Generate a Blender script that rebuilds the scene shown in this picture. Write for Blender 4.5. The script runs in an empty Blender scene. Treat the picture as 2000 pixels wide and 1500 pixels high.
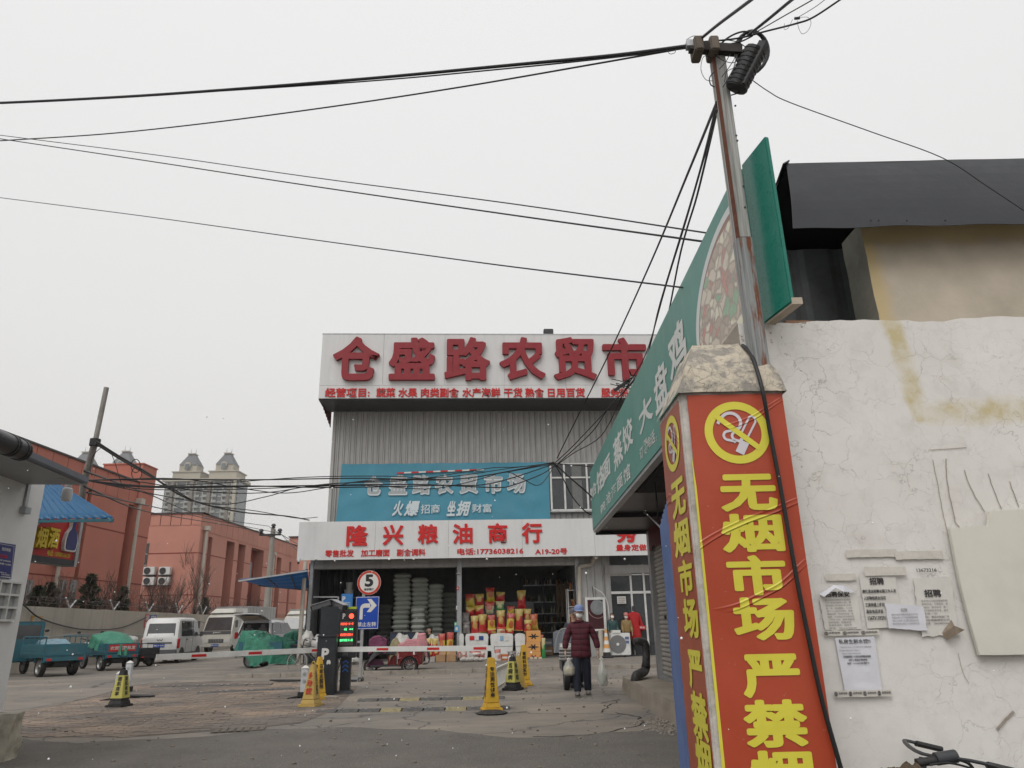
import bpy, math, random
from mathutils import Vector, Matrix, noise
R = random.Random(7)
C = bpy.context.scene.collection
sc = bpy.context.scene
rad = math.radians
PI = math.pi
# ---------------------------------------------------------------- camera
CAM_H, PITCH, ROLL, FOC = 1.33, rad(18.45), 0.021, 1400.0
F_ = Vector((0, math.cos(PITCH), math.sin(PITCH)))
U0 = Vector((0, -math.sin(PITCH), math.cos(PITCH))); R0 = Vector((1, 0, 0))
U_ = U0*math.cos(ROLL) + R0*math.sin(ROLL); R_ = R0*math.cos(ROLL) - U0*math.sin(ROLL)
cam = bpy.data.objects.new('camera', bpy.data.cameras.new('camera')); C.objects.link(cam)
m = Matrix((R_, U_, -F_)).transposed().to_4x4(); m.translation = (0, 0, CAM_H)
cam.matrix_world = m
cam.data.sensor_width = 36; cam.data.lens = 36*FOC/2000
cam.data.clip_start = 0.05; cam.data.clip_end = 3000
sc.camera = cam
# ---------------------------------------------------------------- world, sun, exposure
SUN_EL, SUN_AZ = rad(52), rad(205)          # overcast; soft sun added behind the viewer to brighten upright walls
w = bpy.data.worlds.new('World'); sc.world = w; w.use_nodes = True
nt = w.node_tree; nt.nodes.clear()
sky = nt.nodes.new('ShaderNodeTexSky'); sky.sky_type = 'NISHITA'; sky.sun_disc = False
sky.sun_elevation = SUN_EL; sky.sun_rotation = SUN_AZ; sky.dust_density = 4; sky.air_density = 1.5
hs = nt.nodes.new('ShaderNodeHueSaturation'); hs.inputs['Saturation'].default_value = .25
nt.links.new(sky.outputs[0], hs.inputs['Color'])
tc = nt.nodes.new('ShaderNodeTexCoord'); sp = nt.nodes.new('ShaderNodeSeparateXYZ')
nt.links.new(tc.outputs['Generated'], sp.inputs[0])
rp = nt.nodes.new('ShaderNodeValToRGB')      # cloud deck: a little darker towards the horizon all round
rp.color_ramp.elements[0].position = 0.0; rp.color_ramp.elements[0].color = (6.1, 5.98, 5.85, 1)
rp.color_ramp.elements[1].position = 0.75; rp.color_ramp.elements[1].color = (8.1, 8.1, 8.08, 1)
e = rp.color_ramp.elements.new(0.35); e.color = (7.35, 7.33, 7.27, 1)
nt.links.new(sp.outputs[2], rp.inputs[0])
mx = nt.nodes.new('ShaderNodeMix'); mx.data_type = 'RGBA'; mx.inputs[0].default_value = .93
nt.links.new(hs.outputs[0], mx.inputs[6]); nt.links.new(rp.outputs[0], mx.inputs[7])
bg = nt.nodes.new('ShaderNodeBackground'); bg.inputs[1].default_value = 0.105
nt.links.new(mx.outputs[2], bg.inputs[0])
wo = nt.nodes.new('ShaderNodeOutputWorld'); nt.links.new(bg.outputs[0], wo.inputs[0])
sun = bpy.data.objects.new('sun', bpy.data.lights.new('sun', 'SUN')); C.objects.link(sun)
sun.data.energy = 1.6; sun.data.angle = rad(40); sun.data.color = (1, .98, .95)
sd = Vector((math.sin(SUN_AZ)*math.cos(SUN_EL), math.cos(SUN_AZ)*math.cos(SUN_EL), math.sin(SUN_EL)))
sun.rotation_euler = sd.to_track_quat('Z', 'Y').to_euler()
vs = sc.view_settings; vs.view_transform = 'Standard'; vs.look = 'None'; vs.exposure = .1; vs.gamma = 1; vs.use_curve_mapping = False
sc.cycles.max_bounces = 5; sc.cycles.diffuse_bounces = 3; sc.cycles.volume_bounces = 1; sc.cycles.transparent_max_bounces = 8
sc.cycles.use_adaptive_sampling = True; sc.cycles.adaptive_threshold = .02
# ---------------------------------------------------------------- where things stand, measured from the photograph
def ray(x, y): return F_ + R_*((x-1000)/FOC) + U_*((750-y)/FOC)
O_ = Vector((0, 0, CAM_H))
def atZ(x, y, z=0): d = ray(x, y); return O_ + d*((z-CAM_H)/d.z)
def atY(x, y, Y): d = ray(x, y); return O_ + d*(Y/d.y)
def atX(x, y, X): d = ray(x, y); return O_ + d*(X/d.x)
def atP(x, y, p, n):
    d = ray(x, y); return O_ + d*((Vector(p)-O_).dot(n)/d.dot(n))
# ---------------------------------------------------------------- materials
def srgb(r, g, b):
    f = lambda c: c/12.92 if c <= .04045 else ((c+.055)/1.055)**2.4
    return (f(r/255), f(g/255), f(b/255))
class NT:
    def __init__(s, name):
        s.m = bpy.data.materials.new(name); s.m.use_nodes = True; s.t = s.m.node_tree
        s.b = s.t.nodes['Principled BSDF']; s.co = None
    def n(s, typ, **k):
        nd = s.t.nodes.new('ShaderNode'+typ)
        for a, v in k.items(): setattr(nd, a, v)
        return nd
    def l(s, a, b): s.t.links.new(a, b)
    def val(s, sock, v):
        if isinstance(v, (int, float, tuple, list)):
            sock.default_value = v if not isinstance(v, (tuple, list)) or len(v) != 3 or sock.type != 'RGBA' else (*v, 1)
        else: s.l(v, sock)
    def obj(s, world=False):
        if world:
            g = s.n('NewGeometry'); return g.outputs['Position']
        if s.co is None: s.co = s.n('TexCoord').outputs['Object']
        return s.co
    def map(s, v, scale=(1, 1, 1), loc=(0, 0, 0), rot=(0, 0, 0)):
        q = s.n('Mapping'); s.l(v, q.inputs[0]); q.inputs[1].default_value = loc; q.inputs[2].default_value = rot; q.inputs[3].default_value = scale; return q.outputs[0]
    def noise(s, v, scale, det=3, rough=.55, dist=0):
        q = s.n('TexNoise'); s.l(v, q.inputs['Vector']); q.inputs['Scale'].default_value = scale; q.inputs['Detail'].default_value = det
        q.inputs['Roughness'].default_value = rough; q.inputs['Distortion'].default_value = dist; return q.outputs['Fac']
    def voro(s, v, scale, feat='F1', rnd=1):
        q = s.n('TexVoronoi', feature=feat); s.l(v, q.inputs['Vector']); q.inputs['Scale'].default_value = scale; q.inputs['Randomness'].default_value = rnd; return q
    def ramp(s, v, stops):
        q = s.n('ValToRGB'); s.l(v, q.inputs[0]); el = q.color_ramp.elements
        while len(el) < len(stops): el.new(.5)
        for e, (p, c) in zip(el, stops):
            e.position = p; e.color = (c, c, c, 1) if isinstance(c, (int, float)) else (*c, 1)
        return q.outputs[0]
    def mix(s, f, a, b, mode='MIX'):
        q = s.n('Mix', data_type='RGBA', blend_type=mode); s.val(q.inputs[0], f); s.val(q.inputs[6], a); s.val(q.inputs[7], b); return q.outputs[2]
    def math(s, op, a, b=0, c=0, clamp=False):
        q = s.n('Math', operation=op, use_clamp=clamp); s.val(q.inputs[0], a); s.val(q.inputs[1], b)
        if op in ('MULTIPLY_ADD', 'SMOOTH_MIN', 'COMPARE'): s.val(q.inputs[2], c)
        return q.outputs[0]
    def sep(s, v): q = s.n('SeparateXYZ'); s.l(v, q.inputs[0]); return q.outputs
    def comb(s, x, y, z):
        q = s.n('CombineXYZ'); s.val(q.inputs[0], x); s.val(q.inputs[1], y); s.val(q.inputs[2], z); return q.outputs[0]
    def bump(s, h, st=.3, dist=.01, prev=None):
        q = s.n('Bump'); s.l(h, q.inputs['Height']); q.inputs['Strength'].default_value = st; q.inputs['Distance'].default_value = dist
        if prev is not None: s.l(prev, q.inputs['Normal'])
        return q.outputs[0]
    def out(s, col=None, rough=None, nrm=None, metal=None):
        if col is not None: s.val(s.b.inputs['Base Color'], col)
        if rough is not None: s.val(s.b.inputs['Roughness'], rough)
        if metal is not None: s.val(s.b.inputs['Metallic'], metal)
        if nrm is not None: s.l(nrm, s.b.inputs['Normal'])
        return s.m
def dk(c, k): return tuple(x*k for x in c)
MC = {}
def M(name, col, rough=.7, var=.18, scale=3, bump=.15, metal=0, dirt=0, dirtcol=(.09, .075, .06), streak=False, spec=.4, bscale=None):
    """painted / weathered surface: two sizes of blotch, optional grime and vertical runs, fine relief"""
    if name in MC: return MC[name]
    t = NT(name); co = t.obj()
    n1 = t.noise(co, scale, 4); n2 = t.noise(co, scale*9, 2)
    k = t.math('ADD', t.math('MULTIPLY', n1, .7), t.math('MULTIPLY', n2, .3))
    c = t.mix(t.ramp(k, [(.3, 0), (.7, 1)]), dk(col, 1-var), dk(col, 1+var*.6))
    if dirt:
        v = t.map(co, (4, 4, .35)) if streak else co
        d = t.noise(v, scale*1.3, 5, .65)
        c = t.mix(t.math('MULTIPLY', t.ramp(d, [(.48, 0), (.75, 1)]), dirt), c, dirtcol)
    nr = t.bump(t.noise(co, bscale or scale*14, 3), bump, .01)
    MC[name] = t.out(c, t.math('ADD', rough-.08, t.math('MULTIPLY', n2, .16)), nr, metal)
    t.b.inputs['Specular IOR Level'].default_value = spec
    return MC[name]
def emit(name, col, st):
    if name in MC: return MC[name]
    t = NT(name); t.b.inputs['Base Color'].default_value = (*dk(col, .3), 1)
    t.b.inputs['Emission Color'].default_value = (*col, 1); t.b.inputs['Emission Strength'].default_value = st
    MC[name] = t.m; return t.m
def glassy(name, col, alpha, rough=.08):
    if name in MC: return MC[name]
    t = NT(name); t.b.inputs['Base Color'].default_value = (*col, 1); t.b.inputs['Roughness'].default_value = rough
    n = t.noise(t.obj(), 6, 3)
    t.l(t.math('MULTIPLY_ADD', n, .2, alpha-.1, True), t.b.inputs['Alpha']); MC[name] = t.m; return t.m
def tarp(name, col, rough=.5):
    if name in MC: return MC[name]
    t = NT(name); co = t.obj(); n = t.noise(co, 2.2, 5, .6, 1.2)
    c = t.mix(t.ramp(n, [(.35, 0), (.65, 1)]), dk(col, .7), dk(col, 1.15))
    f = t.noise(t.map(co, (1, 1, 2)), 5, 5, .62, 2.5)
    MC[name] = t.out(c, rough, t.bump(f, .8, .06)); return MC[name]
# ---------------------------------------------------------------- mesh building
class MB:
    def __init__(s): s.v = []; s.f = []; s.mi = []; s.cur = 0
    def add(s, vs, fs):
        o = len(s.v); s.v += [tuple(v) for v in vs]; s.f += [tuple(i+o for i in f) for f in fs]; s.mi += [s.cur]*len(fs); return s
    def hexa(s, p):   # 8 points: bottom 4 ccw, top 4 ccw
        return s.add(p, [(3, 2, 1, 0), (4, 5, 6, 7), (0, 1, 5, 4), (1, 2, 6, 5), (2, 3, 7, 6), (3, 0, 4, 7)])
    def box(s, x0, x1, y0, y1, z0, z1):
        return s.hexa([(x0, y0, z0), (x1, y0, z0), (x1, y1, z0), (x0, y1, z0), (x0, y0, z1), (x1, y0, z1), (x1, y1, z1), (x0, y1, z1)])
    def frust(s, c, w0, d0, w1, d1, z0, z1, dx=0, dy=0):
        x, y = c
        return s.hexa([(x-w0/2, y-d0/2, z0), (x+w0/2, y-d0/2, z0), (x+w0/2, y+d0/2, z0), (x-w0/2, y+d0/2, z0),
                       (x+dx-w1/2, y+dy-d1/2, z1), (x+dx+w1/2, y+dy-d1/2, z1), (x+dx+w1/2, y+dy+d1/2, z1), (x+dx-w1/2, y+dy+d1/2, z1)])
    def quad(s, a, b, c, d): return s.add([a, b, c, d], [(0, 1, 2, 3)])
    def slab(s, a, b, c, d, th):   # quad given thickness along minus its normal
        a, b, c, d = map(Vector, (a, b, c, d)); n = (b-a).cross(d-a).normalized()*th
        return s.hexa([a-n, b-n, c-n, d-n, a, b, c, d])
    def bar(s, a, b, w, h=None, up=(0, 0, 1)):
        a, b = Vector(a), Vector(b); h = h or w; d = (b-a).normalized(); up = Vector(up)
        if abs(d.dot(up)) > .98: up = Vector((0, 1, 0))
        x = d.cross(up).normalized()*(w/2); y = x.cross(d).normalized()*(h/2)
        return s.hexa([a-x-y, a+x-y, b+x-y, b-x-y, a-x+y, a+x+y, b+x+y, b-x+y])
    def tube(s, pts, r, n=8, cap=True):
        pts = [Vector(p) for p in pts]; rs = r if isinstance(r, (list, tuple)) else [r]*len(pts)
        o = []; up = None
        for i, p in enumerate(pts):
            d = (pts[min(i+1, len(pts)-1)]-pts[max(i-1, 0)]).normalized()
            if up is None: up = Vector((0, 0, 1)) if abs(d.z) < .9 else Vector((0, 1, 0))
            x = d.cross(up).normalized(); up = x.cross(d).normalized()
            o += [p + (x*math.cos(2*PI*k/n)+up*math.sin(2*PI*k/n))*rs[i] for k in range(n)]
        f = [(i*n+k, i*n+(k+1) % n, (i+1)*n+(k+1) % n, (i+1)*n+k) for i in range(len(pts)-1) for k in range(n)]
        if cap: f += [tuple(range(n))[::-1], tuple((len(pts)-1)*n+k for k in range(n))]
        return s.add(o, f)
    def lathe(s, prof, n=20, c=(0, 0, 0), axis='z', sx=1, sy=1, ring=False):
        o = []
        for (r, z) in prof:
            for k in range(n):
                a = 2*PI*k/n; p = (r*math.cos(a)*sx, r*math.sin(a)*sy, z)
                if axis == 'y': p = (p[0], p[2], p[1])
                if axis == 'x': p = (p[2], p[0], p[1])
                o.append((p[0]+c[0], p[1]+c[1], p[2]+c[2]))
        m_ = len(prof)
        f = [(i*n+k, i*n+(k+1) % n, (i+1)*n+(k+1) % n, (i+1)*n+k) for i in range(m_-1) for k in range(n)]
        if ring: f += [((m_-1)*n+k, (m_-1)*n+(k+1) % n, (k+1) % n, k) for k in range(n)]
        else: f += [tuple(range(n))[::-1], tuple((m_-1)*n+k for k in range(n))]
        return s.add(o, f)
    def ball(s, c, rx, ry=None, rz=None, n=14, m_=9, jit=0):
        ry = ry or rx; rz = rz or rx; o = []; f = []
        for i in range(m_+1):
            t = PI*i/m_
            for k in range(n):
                a = 2*PI*k/n; v = Vector((math.sin(t)*math.cos(a), math.sin(t)*math.sin(a), math.cos(t)))
                j = 1+jit*noise.noise(v*2.3+Vector(c)) if jit else 1
                o.append((c[0]+v.x*rx*j, c[1]+v.y*ry*j, c[2]+v.z*rz*j))
        f = [(i*n+k, (i+1)*n+k, (i+1)*n+(k+1) % n, i*n+(k+1) % n) for i in range(m_) for k in range(n)]
        return s.add(o, f)
    def prism(s, poly, a, b, axis='y'):   # closed polygon in the plane across axis, extruded from a to b
        def P(u, v, t): return {'y': (u, t, v), 'x': (t, u, v), 'z': (u, v, t)}[axis]
        n = len(poly)
        s.add([P(u, v, a) for u, v in poly]+[P(u, v, b) for u, v in poly],
              [tuple(range(n)), tuple(range(2*n-1, n-1, -1))]+[(i+n, (i+1) % n+n, (i+1) % n, i) for i in range(n)])
        return s
    def grid(s, nx, ny, fn):
        o = [fn(i/nx, j/ny) for j in range(ny+1) for i in range(nx+1)]
        return s.add(o, [(j*(nx+1)+i, j*(nx+1)+i+1, (j+1)*(nx+1)+i+1, (j+1)*(nx+1)+i) for j in range(ny) for i in range(nx)])
    def mat(s, i): s.cur = i; return s
    def mesh(s, name, mats):
        me = bpy.data.meshes.new(name); me.from_pydata(s.v, [], s.f)
        for q in (mats if isinstance(mats, (list, tuple)) else [mats]): me.materials.append(q)
        if any(s.mi): me.polygons.foreach_set('material_index', s.mi)
        me.update(); return me
    def build(s, name, mats, parent=None, smooth=False, bevel=0, solid=0, fix=True):
        me = s.mesh(name, mats)
        if fix or bevel:
            import bmesh
            b = bmesh.new(); b.from_mesh(me)
            bmesh.ops.recalc_face_normals(b, faces=b.faces)
            if bevel:
                es = [e for e in b.edges if len(e.link_faces) == 2 and e.calc_face_angle(0) > .6]
                bmesh.ops.bevel(b, geom=es, offset=bevel, segments=2, affect='EDGES', clamp_overlap=True)
            b.to_mesh(me); b.free()
        o = bpy.data.objects.new(name, me); C.objects.link(o)
        if smooth:
            me.polygons.foreach_set('use_smooth', [True]*len(me.polygons))
            try: me.set_sharp_from_angle(angle=rad(smooth if smooth is not True else 40))
            except Exception: pass
        if parent: o.parent = parent
        if solid:
            md = o.modifiers.new('s', 'SOLIDIFY'); md.thickness = solid
        return o
def props(o, label=None, cat=None, group=None, kind=None):
    if label: o['label'] = label
    if cat: o['category'] = cat
    if group: o['group'] = group
    if kind: o['kind'] = kind
    return o
def thing(name, label, cat, loc=(0, 0, 0), rz=0, group=None, s=1):
    o = bpy.data.objects.new(name, None); C.objects.link(o); o.empty_display_size = .1
    o.location = loc; o.rotation_euler = (0, 0, rz); o.scale = (s, s, s)
    return props(o, label, cat, group)
def struct(o): o['kind'] = 'structure'; return o
def kids(o): return [c for c in KID.get(o.name, [])]
def dup(root, loc=None, rz=None, label=None, group=None, s=None):
    def cp(o, par):
        c = o.copy(); C.objects.link(c)
        if par: c.parent = par
        for ch in list(o.children): cp(ch, c)
        return c
    r = cp(root, None)
    if loc is not None: r.location = loc
    if rz is not None: r.rotation_euler = (0, 0, rz)
    if label: r['label'] = label
    if group: r['group'] = group
    if s is not None: r.scale = (s, s, s) if isinstance(s, (int, float)) else s
    return r
# ---------------------------------------------------------------- lettering
TX = {}
def text_mesh(body, bold=.02, extr=0, res=3, space=1, shear=0, line=1):
    k = (body, bold, extr, res, space, shear, line)
    if k in TX: return TX[k]
    c = bpy.data.curves.new('lettering', 'FONT'); c.body = body; c.extrude = extr; c.resolution_u = res; c.offset = bold
    c.space_character = space; c.shear = shear; c.space_line = line
    o = bpy.data.objects.new('t', c); me = bpy.data.meshes.new_from_object(o)
    vs = [v.co.copy() for v in me.vertices]; fs = [tuple(p.vertices) for p in me.polygons]
    bpy.data.objects.remove(o); bpy.data.meshes.remove(me)
    TX[k] = (vs, fs); return TX[k]
def letter(body, o, u, v, mat, parent, name='lettering', bold=.02, extr=0, res=3, lift=.003, space=1, cell=False, shear=0, line=1, label=None):
    """text fitted to the parallelogram o, o+u, o+v; raised by extr metres along u x v; heavy weights are built from shifted copies"""
    o, u, v = Vector(o), Vector(u), Vector(v); n = u.cross(v).normalized()
    vs, fs = text_mesh(body, min(bold, .012), .5 if extr else 0, res, space, shear, line)
    if not vs: return None
    e = max(0, bold-.012)*.85
    sh_ = [(0, 0)] if e < .004 else [(e*math.cos(PI*k_/4), e*math.sin(PI*k_/4)) for k_ in range(8)]
    x0 = min(p.x for p in vs)-e; x1 = max(p.x for p in vs)+e; y0 = min(p.y for p in vs)-e; y1 = max(p.y for p in vs)+e
    b = MB()
    for i, (sx_, sy_) in enumerate(sh_):
        t_ = lift + i*.0001
        b.add([o + u*((p.x+sx_-x0)/(x1-x0)) + v*((p.y+sy_-y0)/(y1-y0)) + n*(t_ + (p.z+.5)*extr if extr else t_) for p in vs], fs)
    ob = b.build(name, mat, parent, fix=False)
    if label: ob['label'] = label
    return ob
# ================================================================= common materials
m_white = M('white_paint', (.62, .62, .60), .5, .08, 4, .03, dirt=.25)
m_grey = M('grey_paint', (.30, .305, .31), .5, .1, 3, .04, dirt=.25)
m_steel = M('galvanised_steel', (.42, .43, .44), .42, .15, 6, .05, metal=.6, dirt=.3)
m_dark = M('dark_metal', (.035, .037, .042), .45, .2, 5, .05, dirt=.2, dirtcol=(.12, .1, .08))
m_black = M('black_rubber', (.018, .018, .019), .6, .2, 9, .1, dirt=.35, dirtcol=(.09, .08, .07))
m_cable = M('cable_black', (.012, .012, .013), .5, .1, 5, .02)
m_yellow = M('yellow_plastic', (.62, .37, .035), .5, .18, 5, .08, dirt=.5, dirtcol=(.2, .14, .07))
m_red = M('red_paint', (.5, .02, .02), .4, .1, 4, .03, dirt=.15)
m_card = M('cardboard', (.33, .2, .105), .85, .18, 6, .1, dirt=.15)
m_wood = M('raw_wood', (.28, .2, .13), .85, .3, 8, .2)
m_blackprint = M('black_print', (.02, .02, .022), .5, .1, 10, 0)
m_redprint = M('red_print', (.45, .03, .025), .5, .15, 8, 0)
m_bluetrike = M('teal_blue_paint', (.03, .13, .17), .45, .25, 4, .06, dirt=.5, dirtcol=(.1, .1, .09))
m_glassdark = M('dark_glass', (.02, .024, .028), .08, .3, 2, 0, spec=.9)
m_hub = M('wheel_steel', (.3, .3, .3), .4, .2, 9, .05, metal=.7, dirt=.4)
# ================================================================= ground
def ground_material():
    t = NT('asphalt_and_concrete'); p = t.obj(world=True)
    n1 = t.noise(p, .35, 5, .6); n2 = t.noise(p, 2.5, 4, .65); n3 = t.noise(p, 60, 2)
    base = t.mix(t.ramp(n1, [(.3, 0), (.7, 1)]), (.135, .120, .104), (.200, .177, .150))
    base = t.mix(t.math('MULTIPLY', t.ramp(n2, [(.35, 1), (.6, 0)]), .35), base, (.085, .08, .075))
    base = t.mix(t.math('MULTIPLY', n3, .3), base, (.22, .2, .18))
    s = t.sep(p)
    # pale dust swept over the lane, streaks along x
    d = t.noise(t.map(p, (.5, .8, 1)), .8, 5, .6, .8)
    base = t.mix(t.math('MULTIPLY', t.ramp(d, [(.48, 0), (.72, 1)]), .75), base, (.30, .25, .195))
    # oil spots
    o = t.voro(p, 1.6).outputs['Distance']
    base = t.mix(t.math('MULTIPLY', t.ramp(o, [(.03, 1), (.09, 0)]), .6), base, (.05, .047, .045))
    # cracks
    dv = t.n('TexVoronoi', feature='DISTANCE_TO_EDGE'); q = t.n('TexNoise'); t.l(p, q.inputs['Vector']); q.inputs['Scale'].default_value = 1.3; q.inputs['Detail'].default_value = 5
    va = t.n('VectorMath', operation='MULTIPLY_ADD'); t.l(q.outputs['Color'], va.inputs[0]); va.inputs[1].default_value = (1.3, 1.3, 0); t.l(p, va.inputs[2])
    t.l(va.outputs[0], dv.inputs['Vector']); dv.inputs['Scale'].default_value = .3
    cr = t.ramp(dv.outputs['Distance'], [(.0, 1), (.006, 0)])
    base = t.mix(t.math('MULTIPLY', cr, .85), base, (.03, .027, .025))
    h = t.math('ADD', t.math('MULTIPLY', n3, .5), t.math('MULTIPLY', n2, 1.0))
    h = t.math('SUBTRACT', h, cr)
    return t.out(base, .88, t.bump(h, .45, .012))
m_ground = ground_material()
def bump_z(x, y):   # slow unevenness of the old paving
    return .018*noise.noise(Vector((x*.5, y*.5, 1)))
gb = MB(); gb.grid(24, 24, lambda a, b: (-900+1800*a, -300+1800*b, -.06))
struct(gb.build('ground', m_ground))
lb = MB(); lb.grid(80, 90, lambda a, b: (-45+75*a, -3+93*b, 0))
struct(lb.build('road', m_ground))
# near asphalt: rough dark sheet whose ragged edge crosses the frame
def asphalt_near():
    t = NT('coarse_asphalt'); p = t.obj(world=True)
    n1 = t.noise(p, 1.2, 5, .65); v = t.voro(p, 55).outputs['Distance']; n3 = t.noise(p, 25, 3)
    c = t.mix(t.ramp(n1, [(.3, 0), (.7, 1)]), (.090, .081, .071), (.138, .124, .108))
    c = t.mix(t.ramp(v, [(.12, .8), (.4, 0)]), c, (.17, .16, .145))
    c = t.mix(t.ramp(n3, [(.62, 0), (.7, .6)]), c, (.26, .23, .19))
    return t.out(c, .9, t.bump(t.math('ADD', v, n3), .8, .012))
near_edge = [(0, 1437), (60, 1447), (150, 1452), (260, 1446), (400, 1440), (470, 1432), (520, 1425), (600, 1424), (680, 1421), (760, 1425), (850, 1426),
             (930, 1435), (990, 1442), (1060, 1442), (1130, 1440), (1180, 1431), (1250, 1430), (1290, 1428), (1330, 1430)]
eg = [atZ(x, y, 0) for x, y in near_edge]; eg = [Vector((-14, eg[0].y+.3, 0))]+eg+[Vector((3.0, eg[-1].y, 0))]
fine = []
for a, b in zip(eg, eg[1:]):
    for k in range(6):
        q = a.lerp(b, k/6); q.y += .09*noise.noise(Vector((q.x*3, 2, 0)))+.03*noise.noise(Vector((q.x*14, 5, 0))); fine.append(q)
ab = MB(); n_ = len(fine)
ab.add([(q.x, q.y, .008) for q in fine]+[(q.x, -3, .008) for q in fine]+[(q.x, q.y, -.01) for q in fine],
       [(i, i+1, n_+i+1, n_+i) for i in range(n_-1)]+[(i+1, i, 2*n_+i, 2*n_+i+1) for i in range(n_-1)])
struct(ab.build('asphalt', asphalt_near(), fix=False))
# long cracks and joints in the concrete, opened as narrow dark sunken strips laid 4 mm proud
m_crack = M('crack_filled_with_grit', (.028, .025, .023), .95, .3, 20, .4)
def crack(pts, w=.02, jit=.05, n=8):
    P = [atZ(x, y, 0) for x, y in pts]; q = []
    for a, b in zip(P, P[1:]):
        q += [a.lerp(b, k/n) for k in range(n)]
    q.append(P[-1]); b = MB(); L = []; Rr = []
    for i, p in enumerate(q):
        d = (q[min(i+1, len(q)-1)]-q[max(i-1, 0)]).normalized(); s_ = Vector((-d.y, d.x, 0))
        p = p+s_*jit*noise.noise(p*4); ww = w*(.4+1.0*abs(noise.noise(p*5+Vector((3, 3, 3)))))
        L.append(p+s_*ww); Rr.append(p-s_*ww)
    m_ = len(q)
    b.add([(v.x, v.y, .0045) for v in L+Rr], [(i, i+1, m_+i+1, m_+i) for i in range(m_-1)])
    return struct(b.build('road_crack', m_crack, fix=False))
crack([(5, 1389), (60, 1384), (130, 1372), (200, 1357), (262, 1341), (300, 1333)], .018)
crack([(262, 1333), (330, 1322), (420, 1314), (480, 1312)], .012)
crack([(1175, 1374), (1212, 1366), (1185, 1381), (1178, 1392)], .014, .08)
crack([(1040, 1439), (1130, 1438), (1190, 1430), (1240, 1420), (1258, 1411), (1245, 1400), (1200, 1392)], .02, .08)
crack([(640, 1420), (690, 1412), (740, 1408)], .012); crack([(300, 1318), (380, 1313), (500, 1314), (590, 1311)], .012)
crack([(930, 1300), (1030, 1300), (1160, 1299), (1250, 1302)], .02, .02); crack([(600, 1312), (730, 1308), (900, 1306)], .02, .02)
# worn block paving on the left
def brick_mat(nm, c):
    t = NT(nm); p = t.obj(world=True); n1 = t.noise(p, .9, 4, .6); n2 = t.noise(p, 9, 4, .6)
    oi = t.n('ObjectInfo').outputs['Random']
    k = t.mix(t.ramp(n1, [(.3, 0), (.7, 1)]), dk(c, .85), dk(c, 1.15))
    k = t.mix(t.math('MULTIPLY', oi, .2), k, (.125, .105, .095))
    s_ = t.math('MULTIPLY', t.ramp(t.noise(t.map(p, (.7, 1.0, 1), (2.1, .4, 0)), .7, 4, .6), [(.42, 0), (.66, 1)]), .75)
    k = t.mix(s_, k, (.34, .25, .18))
    k = t.mix(t.math('MULTIPLY', t.ramp(n2, [(.3, 1), (.6, 0)]), .3), k, (.07, .06, .055))
    return t.out(k, .92, t.bump(n2, .6, .01))
m_brick = brick_mat('worn_red_grey_paver', (.152, .130, .112))
P1 = [atZ(x, y) for x, y in [(20, 1440), (30, 1392), (130, 1374), (262, 1338), (420, 1330), (560, 1332), (700, 1340), (655, 1386), (590, 1412), (480, 1424), (250, 1440)]]
poly = [(p.x, p.y) for p in P1]
def inside(x, y, pg):
    c = False; j = len(pg)-1
    for i in range(len(pg)):
        if (pg[i][1] > y) != (pg[j][1] > y) and x < (pg[j][0]-pg[i][0])*(y-pg[i][1])/(pg[j][1]-pg[i][1])+pg[i][0]: c = not c
        j = i
    return c
bed = MB(); bed.add([(x, y, .004) for x, y in poly], [tuple(range(len(poly)))])
m_sand = M('sand_bed', (.135, .115, .10), .95, .25, 6, .4)
pv = struct(bed.build('paving', m_sand))
a_ = rad(14); ca, sa = math.cos(a_), math.sin(a_); cells = []
for i in range(-70, 70):
    for j in range(-110, 130):
        u = (i+.5*(j % 2))*.245; v = j*.125
        x = -4.2+u*ca-v*sa; y = 11.5+u*sa+v*ca
        if inside(x, y, poly) and inside(x+.1, y, poly) and inside(x-.1, y, poly):
            if noise.noise(Vector((x*1.1, y*1.1, 7))) > .42: continue      # lost under dirt and mortar
            cells.append((x, y))
cells.sort(key=lambda c: c[1])
bm_ = MB().hexa([(-.12, -.06, 0), (.12, -.06, 0), (.12, .06, 0), (-.12, .06, 0), (-.117, -.057, .028), (.117, -.057, .028), (.117, .057, .028), (-.117, .057, .028)]).mesh('brick', m_brick)
for x, y in cells[:300]:
    o = bpy.data.objects.new('brick', bm_); C.objects.link(o); o.parent = pv
    o.location = (x, y, -.019+R.uniform(-.004, .004)+.004*noise.noise(Vector((x, y, 0))*2)); o.rotation_euler = (R.gauss(0, .012), R.gauss(0, .008), a_+R.gauss(0, .015))
rb = MB()
for x, y in cells[300:]:
    z = -.019+R.uniform(-.004, .004); q = []
    for (u, v, h) in [(-.12, -.06, 0), (.12, -.06, 0), (.12, .06, 0), (-.12, .06, 0), (-.117, -.057, .028), (.117, -.057, .028), (.117, .057, .028), (-.117, .057, .028)]:
        q.append((x+u*ca-v*sa, y+u*sa+v*ca, z+h+u*R.gauss(0, .012)))
    rb.hexa(q)
props(rb.build('brick', m_brick, pv, fix=False), kind='stuff')
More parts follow.
